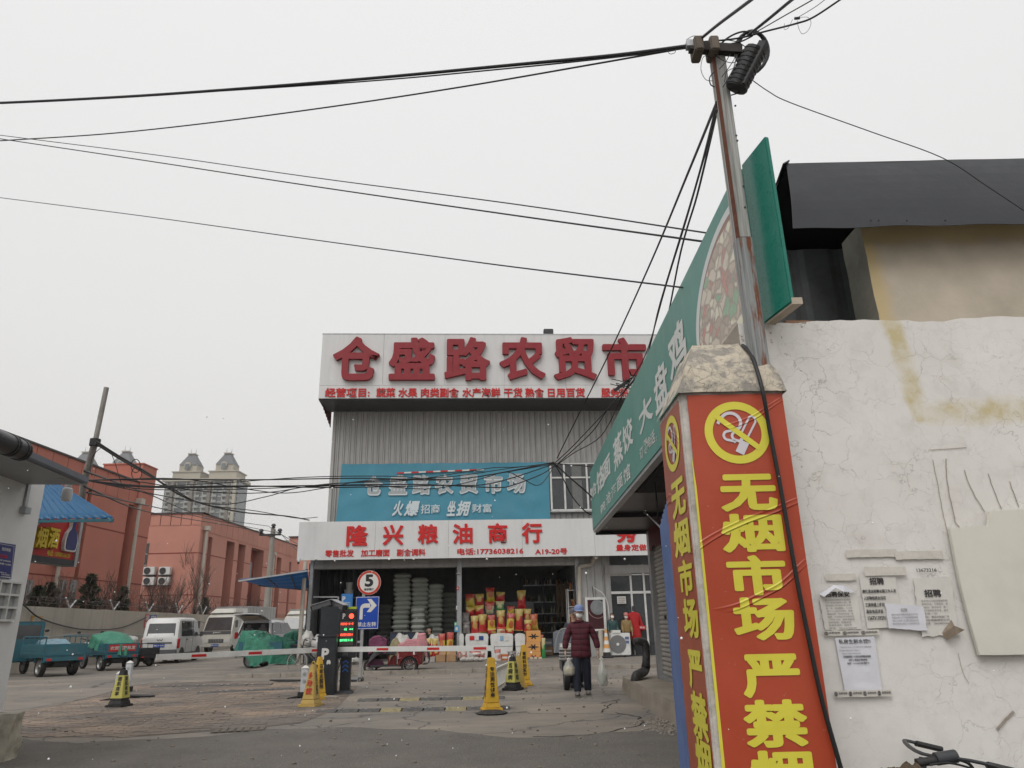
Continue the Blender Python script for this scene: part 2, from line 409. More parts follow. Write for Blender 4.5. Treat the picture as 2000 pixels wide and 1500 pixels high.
# loose slabs lying on the paving
def slab(name, px, py, w, d, h, rz, label, mat, tilt=0.03):
    p = atZ(px, py); b = MB(); k = 9
    pl = [(w/2*math.cos(2*PI*i/k)*R.uniform(.75, 1.1), d/2*math.sin(2*PI*i/k)*R.uniform(.75, 1.1)) for i in range(k)]
    b.prism(pl, 0, h, 'z'); o = b.build(name, mat, None, bevel=.006); o.location = (p.x, p.y, .012); o.rotation_euler = (tilt, tilt, rz)
    return props(o, label, 'slab')
m_conc = M('old_concrete', (.3, .27, .23), .9, .25, 3, .35, dirt=.5, bscale=25)
slab('broken_slab', 560, 1331, .9, .35, .03, .1, 'flat broken slab lying behind the left yellow cone', m_black)
slab('broken_slab', 275, 1363, .75, .25, .045, .1, 'dark lifted slab on the block paving right of the left cone', m_black, .05)
slab('concrete_rubble', 643, 1366, .42, .22, .05, .2, 'pale broken concrete lump at the foot of the parking gate cabinet', m_conc, .05)
# cast drain grate in the paving edge
g0 = atZ(465, 1427); gr = thing('drain_grate', 'rusty perforated drain cover set in the edge of the block paving', 'drain cover', (g0.x, g0.y, .01), .25)
b = MB()
for i in range(7): b.box(-.32+i*.1, -.25+i*.1, -.16, .16, 0, .008)
for j in range(4): b.box(-.34, .36, -.17+j*.11, -.13+j*.11, .001, .007)
b.build('bars', M('rusty_iron', (.13, .11, .09), .8, .3, 14, .3), gr)
# ================================================================= near right: whitewashed wall, pillar, posters
def box_px(fn, x0, y0, x1, y1):   # world frame of a screen-aligned patch on a vertical plane
    L, Rr = fn(x0, (y0+y1)/2), fn(x1, (y0+y1)/2); T, B = fn((x0+x1)/2, y0), fn((x0+x1)/2, y1)
    return Vector((L.x, L.y, B.z)), Vector((Rr.x-L.x, Rr.y-L.y, 0)), Vector((0, 0, T.z-B.z))
def letter_px(body, fn, x0, y0, x1, y1, mat, parent, **k):
    o, u, v = box_px(fn, x0, y0, x1, y1); return letter(body, o, u, v, mat, parent, **k)
def stroke(b, pts, w, o, u, v, lift=.004, closed=False):   # flat ribbon in the plane frame o,u,v
    o, u, v = Vector(o), Vector(u), Vector(v); n = u.cross(v).normalized()*lift
    P = [Vector((p[0], p[1])) for p in pts]; m_ = len(P); L = []
    for i in range(m_):
        a = P[i-1] if (i > 0 or closed) else P[i]; c = P[(i+1) % m_] if (i < m_-1 or closed) else P[i]
        d = (c-a).normalized() if (c-a).length > 0 else Vector((1, 0)); s_ = Vector((-d.y, d.x))*w/2
        L.append((P[i]+s_, P[i]-s_))
    vs = [o+u*q.x+v*q.y+n for pr in L for q in pr]
    b.add(vs, [(2*i, 2*i+1, (2*i+3) % (2*m_), (2*i+2) % (2*m_)) for i in range(m_ if closed else m_-1)])
def arc(cx, cy, r, a0, a1, n=20, ry=None): return [(cx+r*math.cos(rad(a0+(a1-a0)*i/n)), cy+(ry or r)*math.sin(rad(a0+(a1-a0)*i/n))) for i in range(n+1)]

def plaster():
    t = NT('cracked_whitewash'); p = t.obj()
    s = t.sep(p); X, Z = s[0], s[2]
    n1 = t.noise(p, 1.1, 5, .6); n2 = t.noise(p, 6, 4, .65)
    c = t.mix(t.ramp(n1, [(.3, 0), (.7, 1)]), (.63, .603, .568), (.73, .71, .68))
    c = t.mix(t.math('MULTIPLY', t.ramp(n2, [(.5, 0), (.75, 1)]), .3), c, (.40, .36, .33))
    # two sizes of craze cracks, stronger in some areas
    q = t.n('TexNoise'); t.l(p, q.inputs['Vector']); q.inputs['Scale'].default_value = 7; q.inputs['Detail'].default_value = 5
    va = t.n('VectorMath', operation='MULTIPLY_ADD'); t.l(q.outputs['Color'], va.inputs[0]); va.inputs[1].default_value = (.22, .22, .22); t.l(p, va.inputs[2])
    def cr(scale, wd):
        v = t.n('TexVoronoi', feature='DISTANCE_TO_EDGE'); t.l(va.outputs[0], v.inputs['Vector']); v.inputs['Scale'].default_value = scale
        return t.ramp(v.outputs['Distance'], [(0, 1), (wd, 0)])
    area = t.ramp(t.noise(t.map(p, (1, 1, 1), (4, 0, 2)), 1.7, 3), [(.42, 0), (.62, 1)])
    area2 = t.ramp(t.noise(t.map(p, (1, 1, 1), (9, 0, 1)), 2.6, 3), [(.42, 0), (.58, 1)])
    k = t.math('MAXIMUM', t.math('MULTIPLY', cr(5.2, .011), t.math('MULTIPLY_ADD', area, .85, .03)), t.math('MULTIPLY', cr(12, .014), t.math('MULTIPLY', area2, .5)))
    c = t.mix(t.math('MULTIPLY', k, .6), c, (.18, .16, .135))
    # ochre damp stains: down from the roof block, then along to the right
    wob = t.math('MULTIPLY', t.math('SUBTRACT', t.noise(p, 4, 4), .5), .16)
    A, B, D = atY(1745, 648, 4), atY(1802, 806, 4), atY(2000, 795, 4)
    f = t.math('MULTIPLY', t.math('SUBTRACT', Z, B.z), (A.x-B.x)/(A.z-B.z))
    xd = t.math('ABSOLUTE', t.math('ADD', t.math('SUBTRACT', t.math('SUBTRACT', X, f), B.x), wob))
    ms1 = t.math('MULTIPLY', t.ramp(xd, [(.035, 1), (.075, 0)]), t.ramp(t.math('ADD', Z, wob), [(0, 0), (1, 1)]))
    ms1 = t.math('MULTIPLY', t.ramp(xd, [(.035, 1), (.075, 0)]), t.math('GREATER_THAN', Z, B.z-.05))
    zd = t.math('ABSOLUTE', t.math('ADD', t.math('SUBTRACT', Z, B.z-.0), t.math('MULTIPLY', wob, .7)))
    ms2 = t.math('MULTIPLY', t.ramp(zd, [(.03, 1), (.085, 0)]), t.math('GREATER_THAN', X, B.x-.04))
    ms = t.math('MULTIPLY', t.math('MAXIMUM', ms1, ms2), t.math('MULTIPLY_ADD', t.ramp(n2, [(.38, 0), (.62, 1)]), .6, .22))
    c = t.mix(ms, c, (.50, .41, .19))
    # lost paint along the top and near the pillar head
    pl = t.noise(p, 14, 6, .7); zt = t.math('MULTIPLY', t.math('SUBTRACT', Z, 2.62), .9, clamp=True)
    xl = t.math('MULTIPLY', t.math('SUBTRACT', 2.3, X), .5, clamp=True)
    pm = t.ramp(t.math('ADD', pl, t.math('MULTIPLY', zt, t.math('MULTIPLY', xl, 1.2))), [(.70, 0), (.735, 1)])
    c = t.mix(t.math('MULTIPLY', pm, .8), c, (.22, .19, .155))
    sp_ = t.ramp(t.voro(p, 38).outputs['Distance'], [(.03, 1), (.07, 0)])
    c = t.mix(t.math('MULTIPLY', sp_, t.math('MULTIPLY', area, .6)), c, (.2, .17, .14))
    h = t.math('SUBTRACT', t.math('MULTIPLY', n2, .5), t.math('ADD', k, t.math('MULTIPLY', pm, 1.3)))
    return t.out(c, .85, t.bump(h, .32, .012))
m_plaster = plaster()
YW = 4.0; WT = 3.02
PX0 = atY(1327, 770, 3.82).x; PX1 = atY(1529, 766, 3.82).x; PZ = atY(1430, 766, 3.82).z
yb = atX(1288, 816, PX0).y
wl = thing('whitewashed_wall', 'big cracked white plaster wall filling the right foreground, covered with torn notices', 'wall', (0, 0, 0))
b = MB()
nx, nz = 110, 90
x0w, x1w, z0w = 1.37, 5.4, -.06
def wallp(a, c):
    x = x0w+(x1w-x0w)*a; zt_ = WT+.012*noise.noise(Vector((x*9, 0, 0)))+.02*noise.noise(Vector((x*2.2, 0, 4))); z = z0w+(zt_-z0w)*c
    return (x, YW+.005*noise.noise(Vector((x*2, z*2, 1)))+.0015*noise.noise(Vector((x*12, z*12, 1))), z)
b.grid(nx, nz, wallp)
b.grid(nx, 1, lambda a, c: (wallp(a, 1)[0], wallp(a, 1)[1]+.34*c, wallp(a, 1)[2]))
b.build('plaster_face', m_plaster, wl, smooth=True, fix=False)
b = MB(); b.grid(1, 30, lambda a, c: (x0w+.012*noise.noise(Vector((1, 2, c*9))), YW+.35*(1-a), z0w+(WT-z0w)*c)); b.box(x0w+.03, x1w, YW+.02, YW+.33, 0, WT-.05); b.box(PX1-.05, x0w+.04, YW+.004, YW+.3, 0, PZ+.1); b.build('masonry', m_conc, wl)
# deep scratches and gouges
m_gouge = M('grit_in_gouge', (.34, .30, .25), .95, .3, 20, .4)
fw = lambda x, y: atY(x, y, YW-.006)
for pts, wd in [([(1816, 879), (1850, 877), (1888, 874)], .006), ([(1822, 898), (1834, 960), (1843, 1010), (1855, 1054)], .006), ([(1847, 896), (1849, 930), (1853, 960), (1866, 1020), (1874, 1030)], .009),
                ([(1884, 918), (1892, 945), (1908, 975), (1924, 1000)], .008), ([(1930, 925), (1942, 960), (1956, 995)], .007), ([(1972, 940), (1980, 965), (1990, 990)], .008), ([(1872, 1275), (1880, 1312), (1892, 1335)], .004), ([(1948, 1425), (1962, 1408), (1980, 1390)], .022), ([(1608, 1175), (1611, 1210), (1618, 1232)], .003), ([(1868, 1085), (1875, 1140), (1893, 1220), (1906, 1268)], .005)]:
    P = [fw(*q) for q in pts]; q = []
    for a, c in zip(P, P[1:]): q += [a.lerp(c, i/6) for i in range(6)]
    q.append(P[-1]); bb = MB(); 
    stroke(bb, [(p.x+.004*noise.noise(p*30), p.z) for p in q], wd*.6, (0, YW-.006, 0), (1, 0, 0), (0, 0, 1), 0)
    bb.build('scratch', m_gouge, wl, fix=False)
# ---- pillar
pil = thing('gate_pillar', 'square pillar at the wall end wearing two red and yellow no smoking sheets, with sloping mortar cap', 'pillar')
m_pill = M('chipped_white_pillar', (.52, .49, .45), .85, .25, 6, .4, dirt=.8, dirtcol=(.2, .17, .14), bscale=40)
MB().box(PX0, PX1, 3.83, yb, 0, PZ+.02).build('shaft', m_pill, pil, bevel=.008)
def capmat():
    t = NT('crumbling_lime_mortar'); p = t.obj(); n1 = t.noise(p, 7, 6, .65); n2 = t.noise(p, 30, 3)
    c = t.mix(t.ramp(n1, [(.44, 0), (.54, 1)]), (.27, .25, .22), (.50, .44, .35))
    v = t.n('TexVoronoi', feature='DISTANCE_TO_EDGE'); q = t.n('TexNoise'); t.l(p, q.inputs['Vector']); q.inputs['Scale'].default_value = 9
    va = t.n('VectorMath', operation='MULTIPLY_ADD'); t.l(q.outputs['Color'], va.inputs[0]); va.inputs[1].default_value = (.15, .15, .15); t.l(p, va.inputs[2]); t.l(va.outputs[0], v.inputs['Vector']); v.inputs['Scale'].default_value = 17
    k = t.ramp(v.outputs['Distance'], [(0, 1), (.03, 0)])
    c = t.mix(t.math('MULTIPLY', k, .45), c, (.14, .12, .1))
    return t.out(c, .92, t.bump(t.math('SUBTRACT', t.math('ADD', n1, t.math('MULTIPLY', n2, .4)), t.math('MULTIPLY', k, .4)), .6, .012))
m_cap = capmat()
TZ = atY(1400, 676, 4.05).z; cx0, cx1 = atY(1350, 676, 4.05).x, atY(1464, 674, 4.05).x
b = MB()
def cap(a, c):
    # profile round three sides, a runs left-back -> left-front -> right-front -> right-back
    bot = [(PX0-.02, yb+.02), (PX0-.015, 3.80), (PX1+.02, 3.80), (PX1+.02, yb)]; top = [(cx0, yb), (cx0, 4.03), (cx1, 4.03), (cx1, yb)]
    s_ = a*3; i = min(int(s_), 2); f = s_-i
    q = Vector((*[bot[i][k]*(1-f)+bot[i+1][k]*f for k in (0, 1)], PZ-.002)); r_ = Vector((*[top[i][k]*(1-f)+top[i+1][k]*f for k in (0, 1)], TZ))
    p = q.lerp(r_, c); bulge = math.sin(PI*c)*.05
    j = .010*noise.noise(p*9)+.006*noise.noise(p*25)
    return (p.x+j, p.y-bulge+j, p.z+j*.6+(0 if c < .98 else .01*noise.noise(p*12)))
b.grid(60, 20, cap)
b.add([cap(i/20, 1) for i in range(0, 21)]+[(cx1, yb, TZ)], [tuple(range(22))])
b.grid(30, 4, lambda a, c: (cap(1/3+a/3, 1)[0]*1, cap(1/3+a/3, 1)[1]+c*(yb-4.03), cap(1/3+a/3, 1)[2]+.004*noise.noise(Vector((a*8, c*5, 0)))))
b.box(cx0+.02, PX1, 4.1, yb, PZ, TZ-.03)
b.build('mortar_cap', m_cap, pil, smooth=True, fix=False)
# ---- vinyl posters with creases
def vinyl(name, col, w1=.55):
    t = NT(name); p = t.obj(); n = t.noise(p, 2.2, 5, .6)
    c = t.mix(t.math('MULTIPLY', t.ramp(n, [(.4, 0), (.75, 1)]), .6), col, tuple(min(1, x*1.25+.02) for x in col))
    c = t.mix(t.math('MULTIPLY', t.ramp(t.noise(p, 22, 5, .7), [(.64, 0), (.72, 1)]), .3), c, (.5, .4, .33))
    nz_ = t.noise(p, 1.6, 3, .5, .3)
    # folds: thin ridges where a warped diagonal wave crests
    wv = t.n('TexWave', wave_type='BANDS', bands_direction='Z'); t.l(t.map(p, (1, 1, 1), (0, 0, 0), (.0, .35, 0)), wv.inputs[0]); wv.inputs['Scale'].default_value = 1.1; wv.inputs['Distortion'].default_value = 7; wv.inputs['Detail'].default_value = 1.5; wv.inputs['Detail Scale'].default_value = .8
    ridge = t.ramp(wv.outputs['Fac'], [(.962, 0), (.985, 1), (1, .6)])
    ms = t.ramp(t.noise(p, 1.3, 1), [(.5, 0), (.6, 1)])
    h = t.math('ADD', t.math('MULTIPLY', ridge, ms), t.math('ADD', t.math('MULTIPLY', nz_, .9), t.math('MULTIPLY', t.noise(p, 40, 2), .05)))
    m_ = t.out(c, .42, t.bump(h, .55, .018)); t.b.inputs['Specular IOR Level'].default_value = .45; return m_
m_vred = vinyl('red_vinyl', (.36, .048, .016)); m_vyel = vinyl('yellow_vinyl', (.60, .54, .05)); m_vbr = vinyl('faded_red_vinyl', (.30, .068, .032)); m_vgr = vinyl('grey_white_vinyl', (.55, .52, .55))
YP = 3.82
def sym(parent, o, u, v):
    b = MB(); stroke(b, [(.5+.43*math.cos(2*PI*i/48), .5+.43*math.sin(2*PI*i/48)) for i in range(48)], .125, o, u, v, .0035, True); b.build('prohibition_ring', m_vyel, parent, fix=False)
    b = MB(); stroke(b, [(.19, .78), (.81, .24)], .085, o, u, v, .0055); b.build('prohibition_bar', m_vyel, parent, fix=False)
    b = MB(); stroke(b, [(.22, .64), (.26, .71)]+arc(.42, .66, .15, 140, -40, 14)+[(.5, .56), (.44, .53)], .05, o, u, v, .0045)
    stroke(b, [(.42, .53)]+arc(.36, .45, .07, 90, 270, 10)+[(.44, .36), (.46, .34)], .04, o, u, v, .0045)
    stroke(b, [(.53, .50)]+arc(.48, .44, .065, 90, 250, 8)+[(.55, .35)], .04, o, u, v, .0045)
    stroke(b, [(.57, .50), (.70, .72)]+arc(.745, .70, .05, 160, -20, 8)+[(.80, .665), (.62, .37)], .03, o, u, v, .0045)
    stroke(b, [(.50, .17), (.60, .35)], .135, o, u, v, .0045)
    stroke(b, [(.52, .33), (.56, .40)], .05, o, u, v, .0048)
    b.build('cigarette_emblem', m_vgr, parent, fix=False)
fp = lambda x, y: atY(x, y, YP)
po = thing('no_smoking_poster', 'wide red vinyl poster with yellow characters on the pillar front, facing the viewer', 'poster')
b = MB(); xa, xb = atY(1341, 768, YP).x, atY(1527, 766, YP).x
b.slab((xa, YP, .1), (xb, YP, .1), (xb, YP, PZ-.012), (xa, YP, PZ-.012), .003); b.build('red_sheet', m_vred, po)
b = MB(); b.slab((xa-.015, YP-.001, .1), (xa+.002, YP-.001, .1), (xa+.002, YP-.001, 2.0), (xa-.008, YP-.001, 2.2), .004); b.build('yellow_edge', m_vyel, po)
o, u, v = box_px(fp, 1375, 784, 1504, 907); sym(po, o, u, v)
for ch, x0, y0, x1, y1 in [('无', 1405, 926, 1517, 999), ('烟', 1408, 1003, 1530, 1079), ('市', 1420, 1084, 1536, 1163), ('场', 1431, 1166, 1552, 1251), ('严', 1448, 1277, 1563, 1363), ('禁', 1452, 1366, 1578, 1460), ('烟', 1463, 1465, 1590, 1552)]:
    letter_px(ch, fp, x0, y0, x1, y1, m_vyel, po, bold=.045, lift=.0035, name='letter')
XS = PX0-.003; fs_ = lambda x, y: atX(x, y, XS)
p2 = thing('no_smoking_poster', 'narrow faded brick-red no smoking poster on the lane side of the pillar', 'poster')
b = MB(); ya = 3.86; b.slab((XS, yb-.01, .1), (XS, ya, .1), (XS, ya, PZ-.03), (XS, yb-.01, PZ-.03), .003); b.build('red_sheet', m_vbr, p2)
o, u, v = box_px(fs_, 1299, 806, 1329, 925); sym(p2, o, u, v)
for ch, x0, y0, x1, y1 in [('无', 1312, 934, 1340, 1011), ('烟', 1317, 1014, 1348, 1087), ('市', 1327, 1091, 1355, 1164), ('场', 1336, 1168, 1365, 1246), ('严', 1346, 1270, 1373, 1347), ('禁', 1353, 1353, 1383, 1443), ('烟', 1361, 1446, 1391, 1525)]:
    letter_px(ch, fs_, x0, y0, x1, y1, m_vyel, p2, bold=.045, lift=.0035, name='letter')
# blue corrugated sheet on the lane side beyond the pillar
m_blue = M('faded_blue_sheet', (.085, .13, .27), .55, .2, 5, .1, dirt=.4, dirtcol=(.2, .2, .22), streak=True)
b = MB(); y0, y1 = yb, atX(1291, 1078, PX0+.02).y+.02
pr = []; k = 16
for i in range(k+1):
    yy = y0+(y1-y0)*i/k; xx = PX0+.03+(.012 if i % 2 else 0); pr.append((xx, yy))
zt = atX(1300, 968, PX0+.03).z
n_ = len(pr)
b.add([(x, y, 0) for x, y in pr]+[(x, y, zt-.25*abs((y-y0)/(y1-y0))**1.5*0.6) for x, y in pr], [(i, i+1, n_+i+1, n_+i) for i in range(n_-1)])
b.box(PX0+.05, PX0+.35, y0, y1, 0, zt-.2)
ob = b.build('blue_sheet', m_blue); props(ob, 'blue corrugated metal sheet closing the wall just behind the pillar', 'metal sheet')
# black drop cable over pillar
def smooth(pts, k=6):
    P = [Vector(p) for p in pts]; o = []
    for i in range(len(P)-1):
        a, b_, c, d = P[max(i-1, 0)], P[i], P[i+1], P[min(i+2, len(P)-1)]
        for j in range(k):
            t = j/k; o.append(.5*((2*b_)+(c-a)*t+(2*a-5*b_+4*c-d)*t*t+(3*b_-a-3*c+d)*t**3))
    return o+[P[-1]]
def cable(name, label, cat, pts, r, mat=None, k=6, n=6, parent=None, group=None):
    P = smooth([atY(*p) for p in pts], k) if not isinstance(pts[0], Vector) else smooth(pts, k)
    o = MB().tube(P, r, n).build(name, mat or m_cable, parent, smooth=True, fix=False)
    if not parent: props(o, label, cat, group)
    return o
cable('cable', 'thick black cable hanging down over the pillar cap and the red poster', 'cable',
      [(1436, 672, 4.25), (1450, 675, 4.0), (1464, 688, 3.9), (1475, 712, 3.83), (1490, 765, 3.76), (1503, 840, 3.79), (1524, 950, 3.79), (1556, 1130, 3.79), (1580, 1250, 3.79), (1606, 1370, 3.79), (1642, 1500, 3.79), (1668, 1600, 3.8)], .0115, n=10)
# ---- paper notices on the wall
m_paper = M('paper', (.60, .58, .54), .8, .08, 6, .25, bscale=12); m_paper2 = M('bluish_paper', (.62, .62, .66), .8, .06, 6, .25, bscale=12); m_tape = M('packing_tape', (.56, .53, .48), .3, .12, 9, .25, bscale=18, spec=.6)
m_ink = M('ink', (.045, .042, .042), .8, .1, 5, 0); m_ink2 = M('faded_ink', (.2, .19, .18), .8, .1, 5, 0)
def paper(name, label, cat, corners, mat, lines, parent=None, Y=YW-.012, ragged=.0, seed=1):
    """corners: TL TR BR BL in the photo; lines: (text, x0,y0,x1,y1, material, bold)"""
    t = thing(name, label, cat)
    c = [atY(x, y, Y) for x, y in corners]; rr = random.Random(seed)
    def g(a, d):
        p = c[0].lerp(c[1], a).lerp(c[3].lerp(c[2], a), d); e = min(a, 1-a, d, 1-d)
        off = -.0022*(1+noise.noise(p*14+Vector((seed, 0, 0))))-(.004*max(0, noise.noise(p*6+Vector((0, seed, 0)))) if e < .12 else 0)
        j = ragged*noise.noise(p*35) if e < .01 else 0
        return (p.x+j, Y+off, p.z+j)
    MB().grid(20, 24, g).build('sheet', mat, t, smooth=True, fix=False, solid=0)
    f = lambda x, y: atY(x, y, Y-.0065)
    for ln in lines:
        letter_px(ln[0], f, *ln[1:5], ln[5] if len(ln) > 5 else m_ink, t, bold=ln[6] if len(ln) > 6 else .012, lift=.0005, res=2, name='printed_line')
    return t
paper('notice', 'torn hiring notice with a folded top edge, leftmost on the white wall', 'notice', [(1600, 1161), (1671, 1157), (1684, 1229), (1611, 1232)], m_paper,
      [('招聘保安', 1611, 1155, 1659, 1166, m_ink, .03)]+[(s_, 1611+i*.9, 1169.5+i*5.5, 1661+i*1.2-(8 if i in (8, 9) else 0), 1173.2+i*5.5, m_ink2, 0) for i, s_ in enumerate(['本公司现招聘桥华区项目', '二十名保安服务人员，要', '求年龄22岁至60岁之间，', '白，中，夜班都有，八小时', '或十二小时工作制，底薪', '待遇优厚，空闲月安排，有', '保障，工作岗位均为桥华区', '二环内小区，更有绿保安', '夜班宽宿，提着安街', '有意者请来，前往项', '电话：18233175558'])], seed=3, ragged=.006)
bb = MB(); f = lambda x, y, d=.02: atY(x, y, YW-d)
bb.add([f(1600, 1161), f(1628, 1143, .03), f(1648, 1144, .045), f(1671, 1157, .02), f(1650, 1156, .05), f(1632, 1148, .05), f(1610, 1166, .045)], [(0, 6, 5, 1), (1, 5, 4, 2), (2, 4, 3)]); o_ = bb.build('paper_curl', m_paper2, solid=.001); props(o_, 'curled torn flap of paper above the leftmost hiring notice', 'paper scrap')
paper('notice', 'taped hiring notice in bold lines with a phone number, in the middle of the group', 'notice', [(1677, 1121), (1747, 1118), (1765, 1224), (1694, 1228)], m_paper,
      [('招聘', 1698, 1128, 1726, 1142, m_ink, .035), ('麻辣烫店招聘长期工作人员', 1684, 1151, 1750, 1158, m_ink, .02), ('人好勤快男女均可', 1687, 1164, 1730, 1172, m_ink, .02), ('工资待遇上班时', 1690, 1177, 1728, 1185, m_ink, .02), ('具体电话详谈', 1692, 1190, 1725, 1198, m_ink, .02), ('13673139291', 1695, 1203, 1730, 1211, m_ink, .02)], seed=5)
paper('notice', 'worn hiring notice with large heading and torn top, right of the others', 'notice', [(1782, 1130), (1857, 1126), (1873, 1240), (1800, 1244)], m_paper,
      [('13673216', 1790, 1110, 1829, 1117, m_ink, .02), ('招聘', 1805, 1151, 1838, 1166, m_ink, .035)]+[(s_, 1799+i, 1171+i*6.3, 1850+i*.8-(i == 4)*22, 1175.3+i*6.3, m_ink if i > 4 else m_ink2, 0) for i, s_ in enumerate(['金手指公司现招聘兼职佣', '导导员5名，无需经验，音', '通4000，具体面试，第一', '月之后就能拿到成，每年', '会涨一次', '地址：建设北街金厂号', '手指电脑维修公司', '电话：18629876666'])], seed=8, ragged=.008)
paper('notice', 'small crumpled white notice hanging askew over two others', 'notice', [(1728, 1178), (1803, 1184), (1811, 1232), (1736, 1227)], m_paper2,
      [('招聘', 1759, 1188, 1772, 1195, m_ink2, 0), ('诚招大街牛楼面点制品公司干员', 1741, 1198, 1793, 1202, m_ink2, 0), ('年龄40岁以下身体健康有责', 1742, 1204, 1793, 1208, m_ink2, 0), ('任心好工资2800元', 1743, 1210, 1795, 1214, m_ink2, 0), ('联系电话18832112386单先生', 1744, 1216, 1796, 1220, m_ink2, 0)], Y=YW-.024, seed=11, ragged=.005)
paper('notice', 'bluish dumpling advertisement taped below the other notices', 'notice', [(1630, 1246), (1707, 1243), (1723, 1349), (1650, 1349)], m_paper2,
      [('私房生鲜水饺!!', 1638, 1248, 1700, 1257, m_ink, .01), ('回归味 现包小馅 纯肉无添 健康营养', 1643, 1262, 1702, 1265, m_ink2, 0), ('可冷藏 自营品质可以用放心', 1639, 1269, 1680, 1272, m_ink2, 0), ('微信同 全程冷链 顺丰包邮', 1645, 1275, 1681, 1278, m_ink2, 0),
       ('可随意预定 3公里内免费配送到家', 1647, 1280, 1701, 1284, m_ink, .02), ('纯手工 零添加 现包现做', 1658, 1287, 1694, 1290.5, m_ink, .02), ('电话：11111321286 程女士', 1655, 1293, 1698, 1297, m_ink, .02)], seed=14)
def tape(x0, y0, x1, y1, label, logo=False, Y=YW-.02):
    t = thing('tape', label, 'tape'); o, u, v = box_px(lambda x, y: atY(x, y, Y), x0, y0, x1, y1)
    L, Rr = atY(x0, y0, Y), atY(x1, y0, Y)
    MB().grid(24, 3, lambda a, c: tuple(o+u*a+v*c+Vector((0, -.002*noise.noise(Vector((a*9, c*2, x0))), .003*noise.noise(Vector((a*7, 0, y0))))))).build('strip', m_tape, t, smooth=True, fix=False)
    if logo:
        n_ = int((x1-x0)/28)
        for i in range(n_):
            a0 = (i+.12)/n_; bb = MB()
            for r_ in (1, .55, .15): stroke(bb, [(a0+.026*r_*math.cos(2*PI*k/14)*4/n_*1.0, .5+.33*math.sin(2*PI*k/14)) for k in range(14)], .012, o, u, v, .003, True)
            bb.build('globe_mark', m_ink2, t, fix=False)
            letter('品牌包装', o+u*(a0+.045)+v*.45, u*(.62/n_), v*.33, m_ink2, t, name='printed_line', bold=.05, lift=.003, res=1)
    return t
tape(1609, 1231, 1718, 1241, 'printed packing tape under the leftmost hiring notice', True)
tape(1629, 1348, 1742, 1361, 'printed packing tape along the foot of the dumpling advertisement', True)
tape(1652, 1073, 1752, 1088, 'wrinkled strip of clear tape, topmost above the notices', Y=YW-.012)
tape(1748, 1076, 1842, 1092, 'loose end of brownish tape right of the topmost strip', Y=YW-.016)
tape(1688, 1107, 1770, 1124, 'brown tape holding the top of the middle hiring notice', Y=YW-.022)
tape(1612, 1121, 1672, 1134, 'old tape remnant above the leftmost hiring notice', Y=YW-.012)
sc_ = MB(); p = [atY(*q) for q in [(1838, 1238, 3.99), (1858, 1210, 3.95), (1864, 1222, 3.93), (1884, 1230, 3.98), (1868, 1240, 3.94), (1850, 1250, 3.98), (1856, 1228, 3.95)]]
sc_.add(p, [(0, 1, 6), (1, 2, 6), (2, 3, 4), (2, 4, 6), (4, 5, 6), (0, 6, 5)]); props(sc_.build('paper_scrap', M('brown_torn_tape', (.3, .24, .18), .5, .3, 20, .3)), 'torn brown star-shaped scrap at the lower right of the worn notice', 'paper scrap')
# ---- beige board
bd = MB(); bp = [(1855, 1032), (1893, 1029), (1931, 1026), (1934, 998), (1970, 996), (2090, 991), (2090, 1276), (2000, 1279), (1952, 1280), (1914, 1280), (1895, 1215), (1876, 1140), (1864, 1080)]
pts = [atY(x, y, YW-.045) for x, y in bp]
bd.prism([(p.x, p.z) for p in pts], YW-.045, YW-.02); o = bd.build('board', M('cream_board', (.62, .60, .53), .6, .06, 1.5, .06, dirt=.15), None, bevel=.002)
props(o, 'blank cream board with a stepped corner fixed to the wall at the right edge', 'board')
# ================================================================= block, roof and shed on top of the wall
m_tan = NT('tan_render'); p = m_tan.obj(); n1 = m_tan.noise(p, 1.6, 5, .6); n2 = m_tan.noise(p, 7, 4)
c = m_tan.mix(m_tan.ramp(n1, [(.35, 0), (.65, 1)]), (.38, .335, .27), (.52, .455, .37)); s_ = m_tan.sep(p)
ex = m_tan.ramp(m_tan.math('ADD', m_tan.math('SUBTRACT', s_[0], atY(1700, 540, 4.5).x), m_tan.math('MULTIPLY', n2, .12)), [(.10, 1), (.2, 0)])
ez = m_tan.ramp(m_tan.math('ADD', m_tan.math('SUBTRACT', 3.95, s_[2]), m_tan.math('MULTIPLY', n2, .12)), [(.14, 1), (.22, 0)])
c = m_tan.mix(m_tan.math('MULTIPLY', m_tan.math('MAXIMUM', ex, ez), .7), c, (.52, .39, .18))
m_tan = m_tan.out(c, .9, m_tan.bump(m_tan.math('ADD', n1, m_tan.math('MULTIPLY', n2, .3)), .5, .03))
YB = 4.5; bx0 = atY(1700, 540, YB).x
rb_ = thing('rooftop_block', 'tan rendered block standing on top of the white wall under the dark roof', 'wall block')
b = MB(); 
b.grid(40, 14, lambda a, c: (bx0+.0+3.6*a+.012*noise.noise(Vector((0, c*5, 2)))*(1-a), YB+.012*noise.noise(Vector((a*9, 0, c*3))), WT-.03+1.0*c))
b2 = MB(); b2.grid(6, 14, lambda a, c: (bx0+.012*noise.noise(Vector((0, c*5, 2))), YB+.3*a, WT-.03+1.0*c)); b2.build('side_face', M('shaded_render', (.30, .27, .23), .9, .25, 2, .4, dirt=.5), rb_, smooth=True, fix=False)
b.build('render_face', m_tan, rb_, smooth=True, fix=False); MB().box(bx0+.03, 5.3, YB+.03, YB+.3, WT-.03, 3.95).build('core', m_conc, rb_)
m_roof = M('charcoal_sheet', (.013, .0145, .019), .42, .2, 1.2, .12, dirt=.15, dirtcol=(.07, .075, .08))
m_pit = M('black_felt', (.010, .011, .013), .8, .2, 2, .1)
